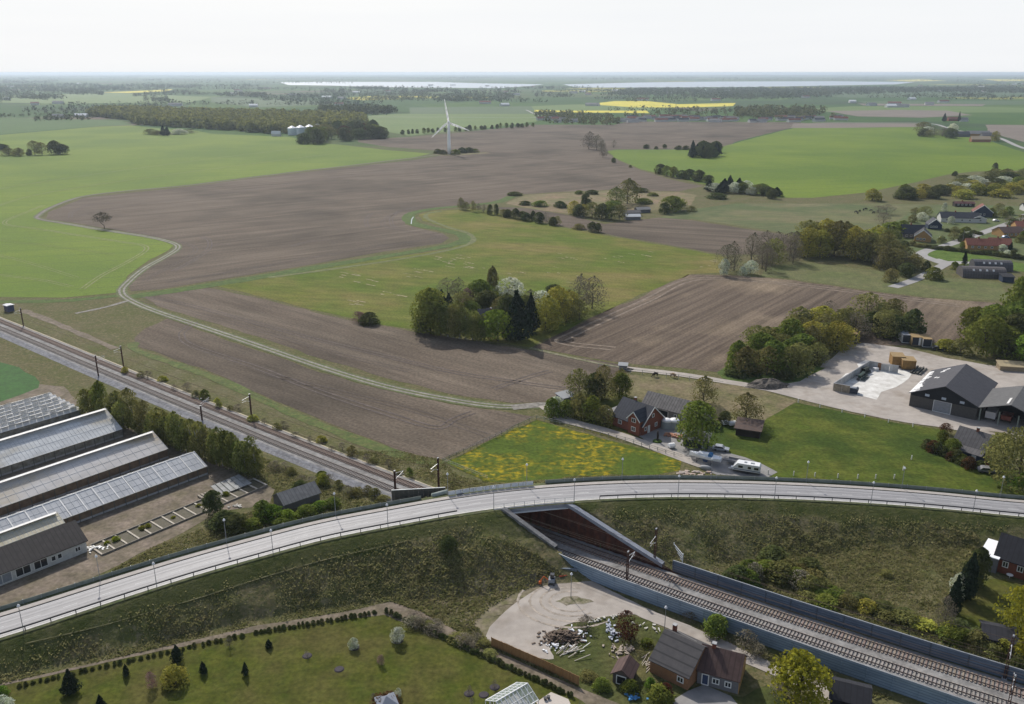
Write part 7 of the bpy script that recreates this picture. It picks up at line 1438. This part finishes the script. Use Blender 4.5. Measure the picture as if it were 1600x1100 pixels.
# ------------------------------------------------------------ rough tussocks on the embankment and banks
g = np.random.default_rng(5); N_ = 700000
X_ = g.uniform(-130, 135, N_); Y_ = g.uniform(100, 205, N_); D_, Z_, S_ = road_info(X_, Y_); rd_ = rail_dist(X_, Y_)
dens = vnoise(X_, Y_, 3.5, 11) * .6 + vnoise(X_, Y_, 12, 12) * .5; pr_ = g.random(N_)
far_side = S_ > 0
keep = (D_ > RW + 2.5) & (pr_ < np.clip((D_ - RW - np.where(far_side, 1.5, 2.5)) / 8, .0, 1) * np.clip((dens - .12) * 2.6, .12, 1)) & ((rd_ < -11.5) | (rd_ > 4.5)) & (D_ < 400)
# keep out of yards, lawns and fields
def inpoly(X, Y, px):
    P = np.array(GG(px)); c_ = np.zeros(X.shape, bool); j = len(P) - 1
    for i in range(len(P)):
        cc_ = (P[i, 1] > Y) != (P[j, 1] > Y); xx = (P[j, 0] - P[i, 0]) * (Y - P[i, 1]) / (P[j, 1] - P[i, 1] + 1e-9) + P[i, 0]; c_ ^= cc_ & (X < xx); j = i
    return c_
for pl_ in ([(-60, 1085), (60, 1056), (200, 1024), (400, 978), (560, 952), (610, 940), (660, 958), (750, 1005), (905, 1076), (990, 1110), (960, 1300), (-60, 1300)],
            [(740, 975), (765, 950), (800, 930), (850, 910), (900, 900), (930, 905), (970, 930), (1060, 970), (1210, 1038), (1300, 1080), (1400, 1130), (1300, 1300), (900, 1300), (905, 1066), (770, 1010)],
            [(-200, 590), (100, 600), (135, 640), (300, 712), (430, 765), (420, 790), (250, 850), (150, 905), (60, 940), (-200, 990)], [(690, 722), (770, 680), (1000, 650), (1250, 620), (1700, 660), (1700, 790), (1300, 750), (1000, 748), (800, 760), (720, 745)],
            [(1490, 975), (1515, 905), (1530, 840), (1700, 850), (1700, 1030), (1600, 1025)], [(200, 520), (650, 712), (690, 718), (760, 690), (833, 651), (833, 500), (200, 460)]):
    keep &= ~inpoly(X_, Y_, pl_)
X_, Y_, dens = X_[keep], Y_[keep], dens[keep]; z_ = hgt(X_, Y_); n_ = len(X_)
s_ = (.16 + .24 * g.random(n_)) * (.6 + .7 * dens); a_ = g.random(n_) * 6.283; ln_x = g.normal(size=n_) * .35; ln_y = g.normal(size=n_) * .35
dx, dy = np.cos(a_) * s_ * .45, np.sin(a_) * s_ * .45
V = np.stack([np.stack([X_ - dx, Y_ - dy, z_ - .03], 1), np.stack([X_ + dx, Y_ + dy, z_ - .03], 1), np.stack([X_ + dx * .8 + ln_x * s_, Y_ + dy * .8 + ln_y * s_, z_ + s_ * .8], 1), np.stack([X_ - dx * .8 + ln_x * s_, Y_ - dy * .8 + ln_y * s_, z_ + s_ * .9], 1)], 1).reshape(-1, 3)
tm_ = leafmat('tussock grass', (.31, .28, .14), (.17, .18, .065), scale=.8, trans=.45, rnd=0)
o = new('rough_grass', npmesh('rough_grass', V, np.arange(n_ * 4).reshape(-1, 4), tm_), kind='stuff'); tag(o, 'coarse olive and straw tussocks on the railway and road banks', 'grass')

# ------------------------------------------------------------ haze over the plain
hz = bpy.data.materials.new('haze'); hz.use_nodes = True; hn = hz.node_tree.nodes; hn.remove(hn['Principled BSDF'])
pv = hn.new('ShaderNodeVolumePrincipled'); pv.inputs['Color'].default_value = (.74, .87, 1, 1); pv.inputs['Density'].default_value = HAZE; pv.inputs['Anisotropy'].default_value = .35
hz.node_tree.links.new(pv.outputs[0], hn['Material Output'].inputs['Volume'])
o = MB().box(-43000, -400, -1.0, 43000, 43000, 97.5).build('haze', hz, kind='stuff'); tag(o, 'thin blue-white haze lying over the whole plain', 'haze')
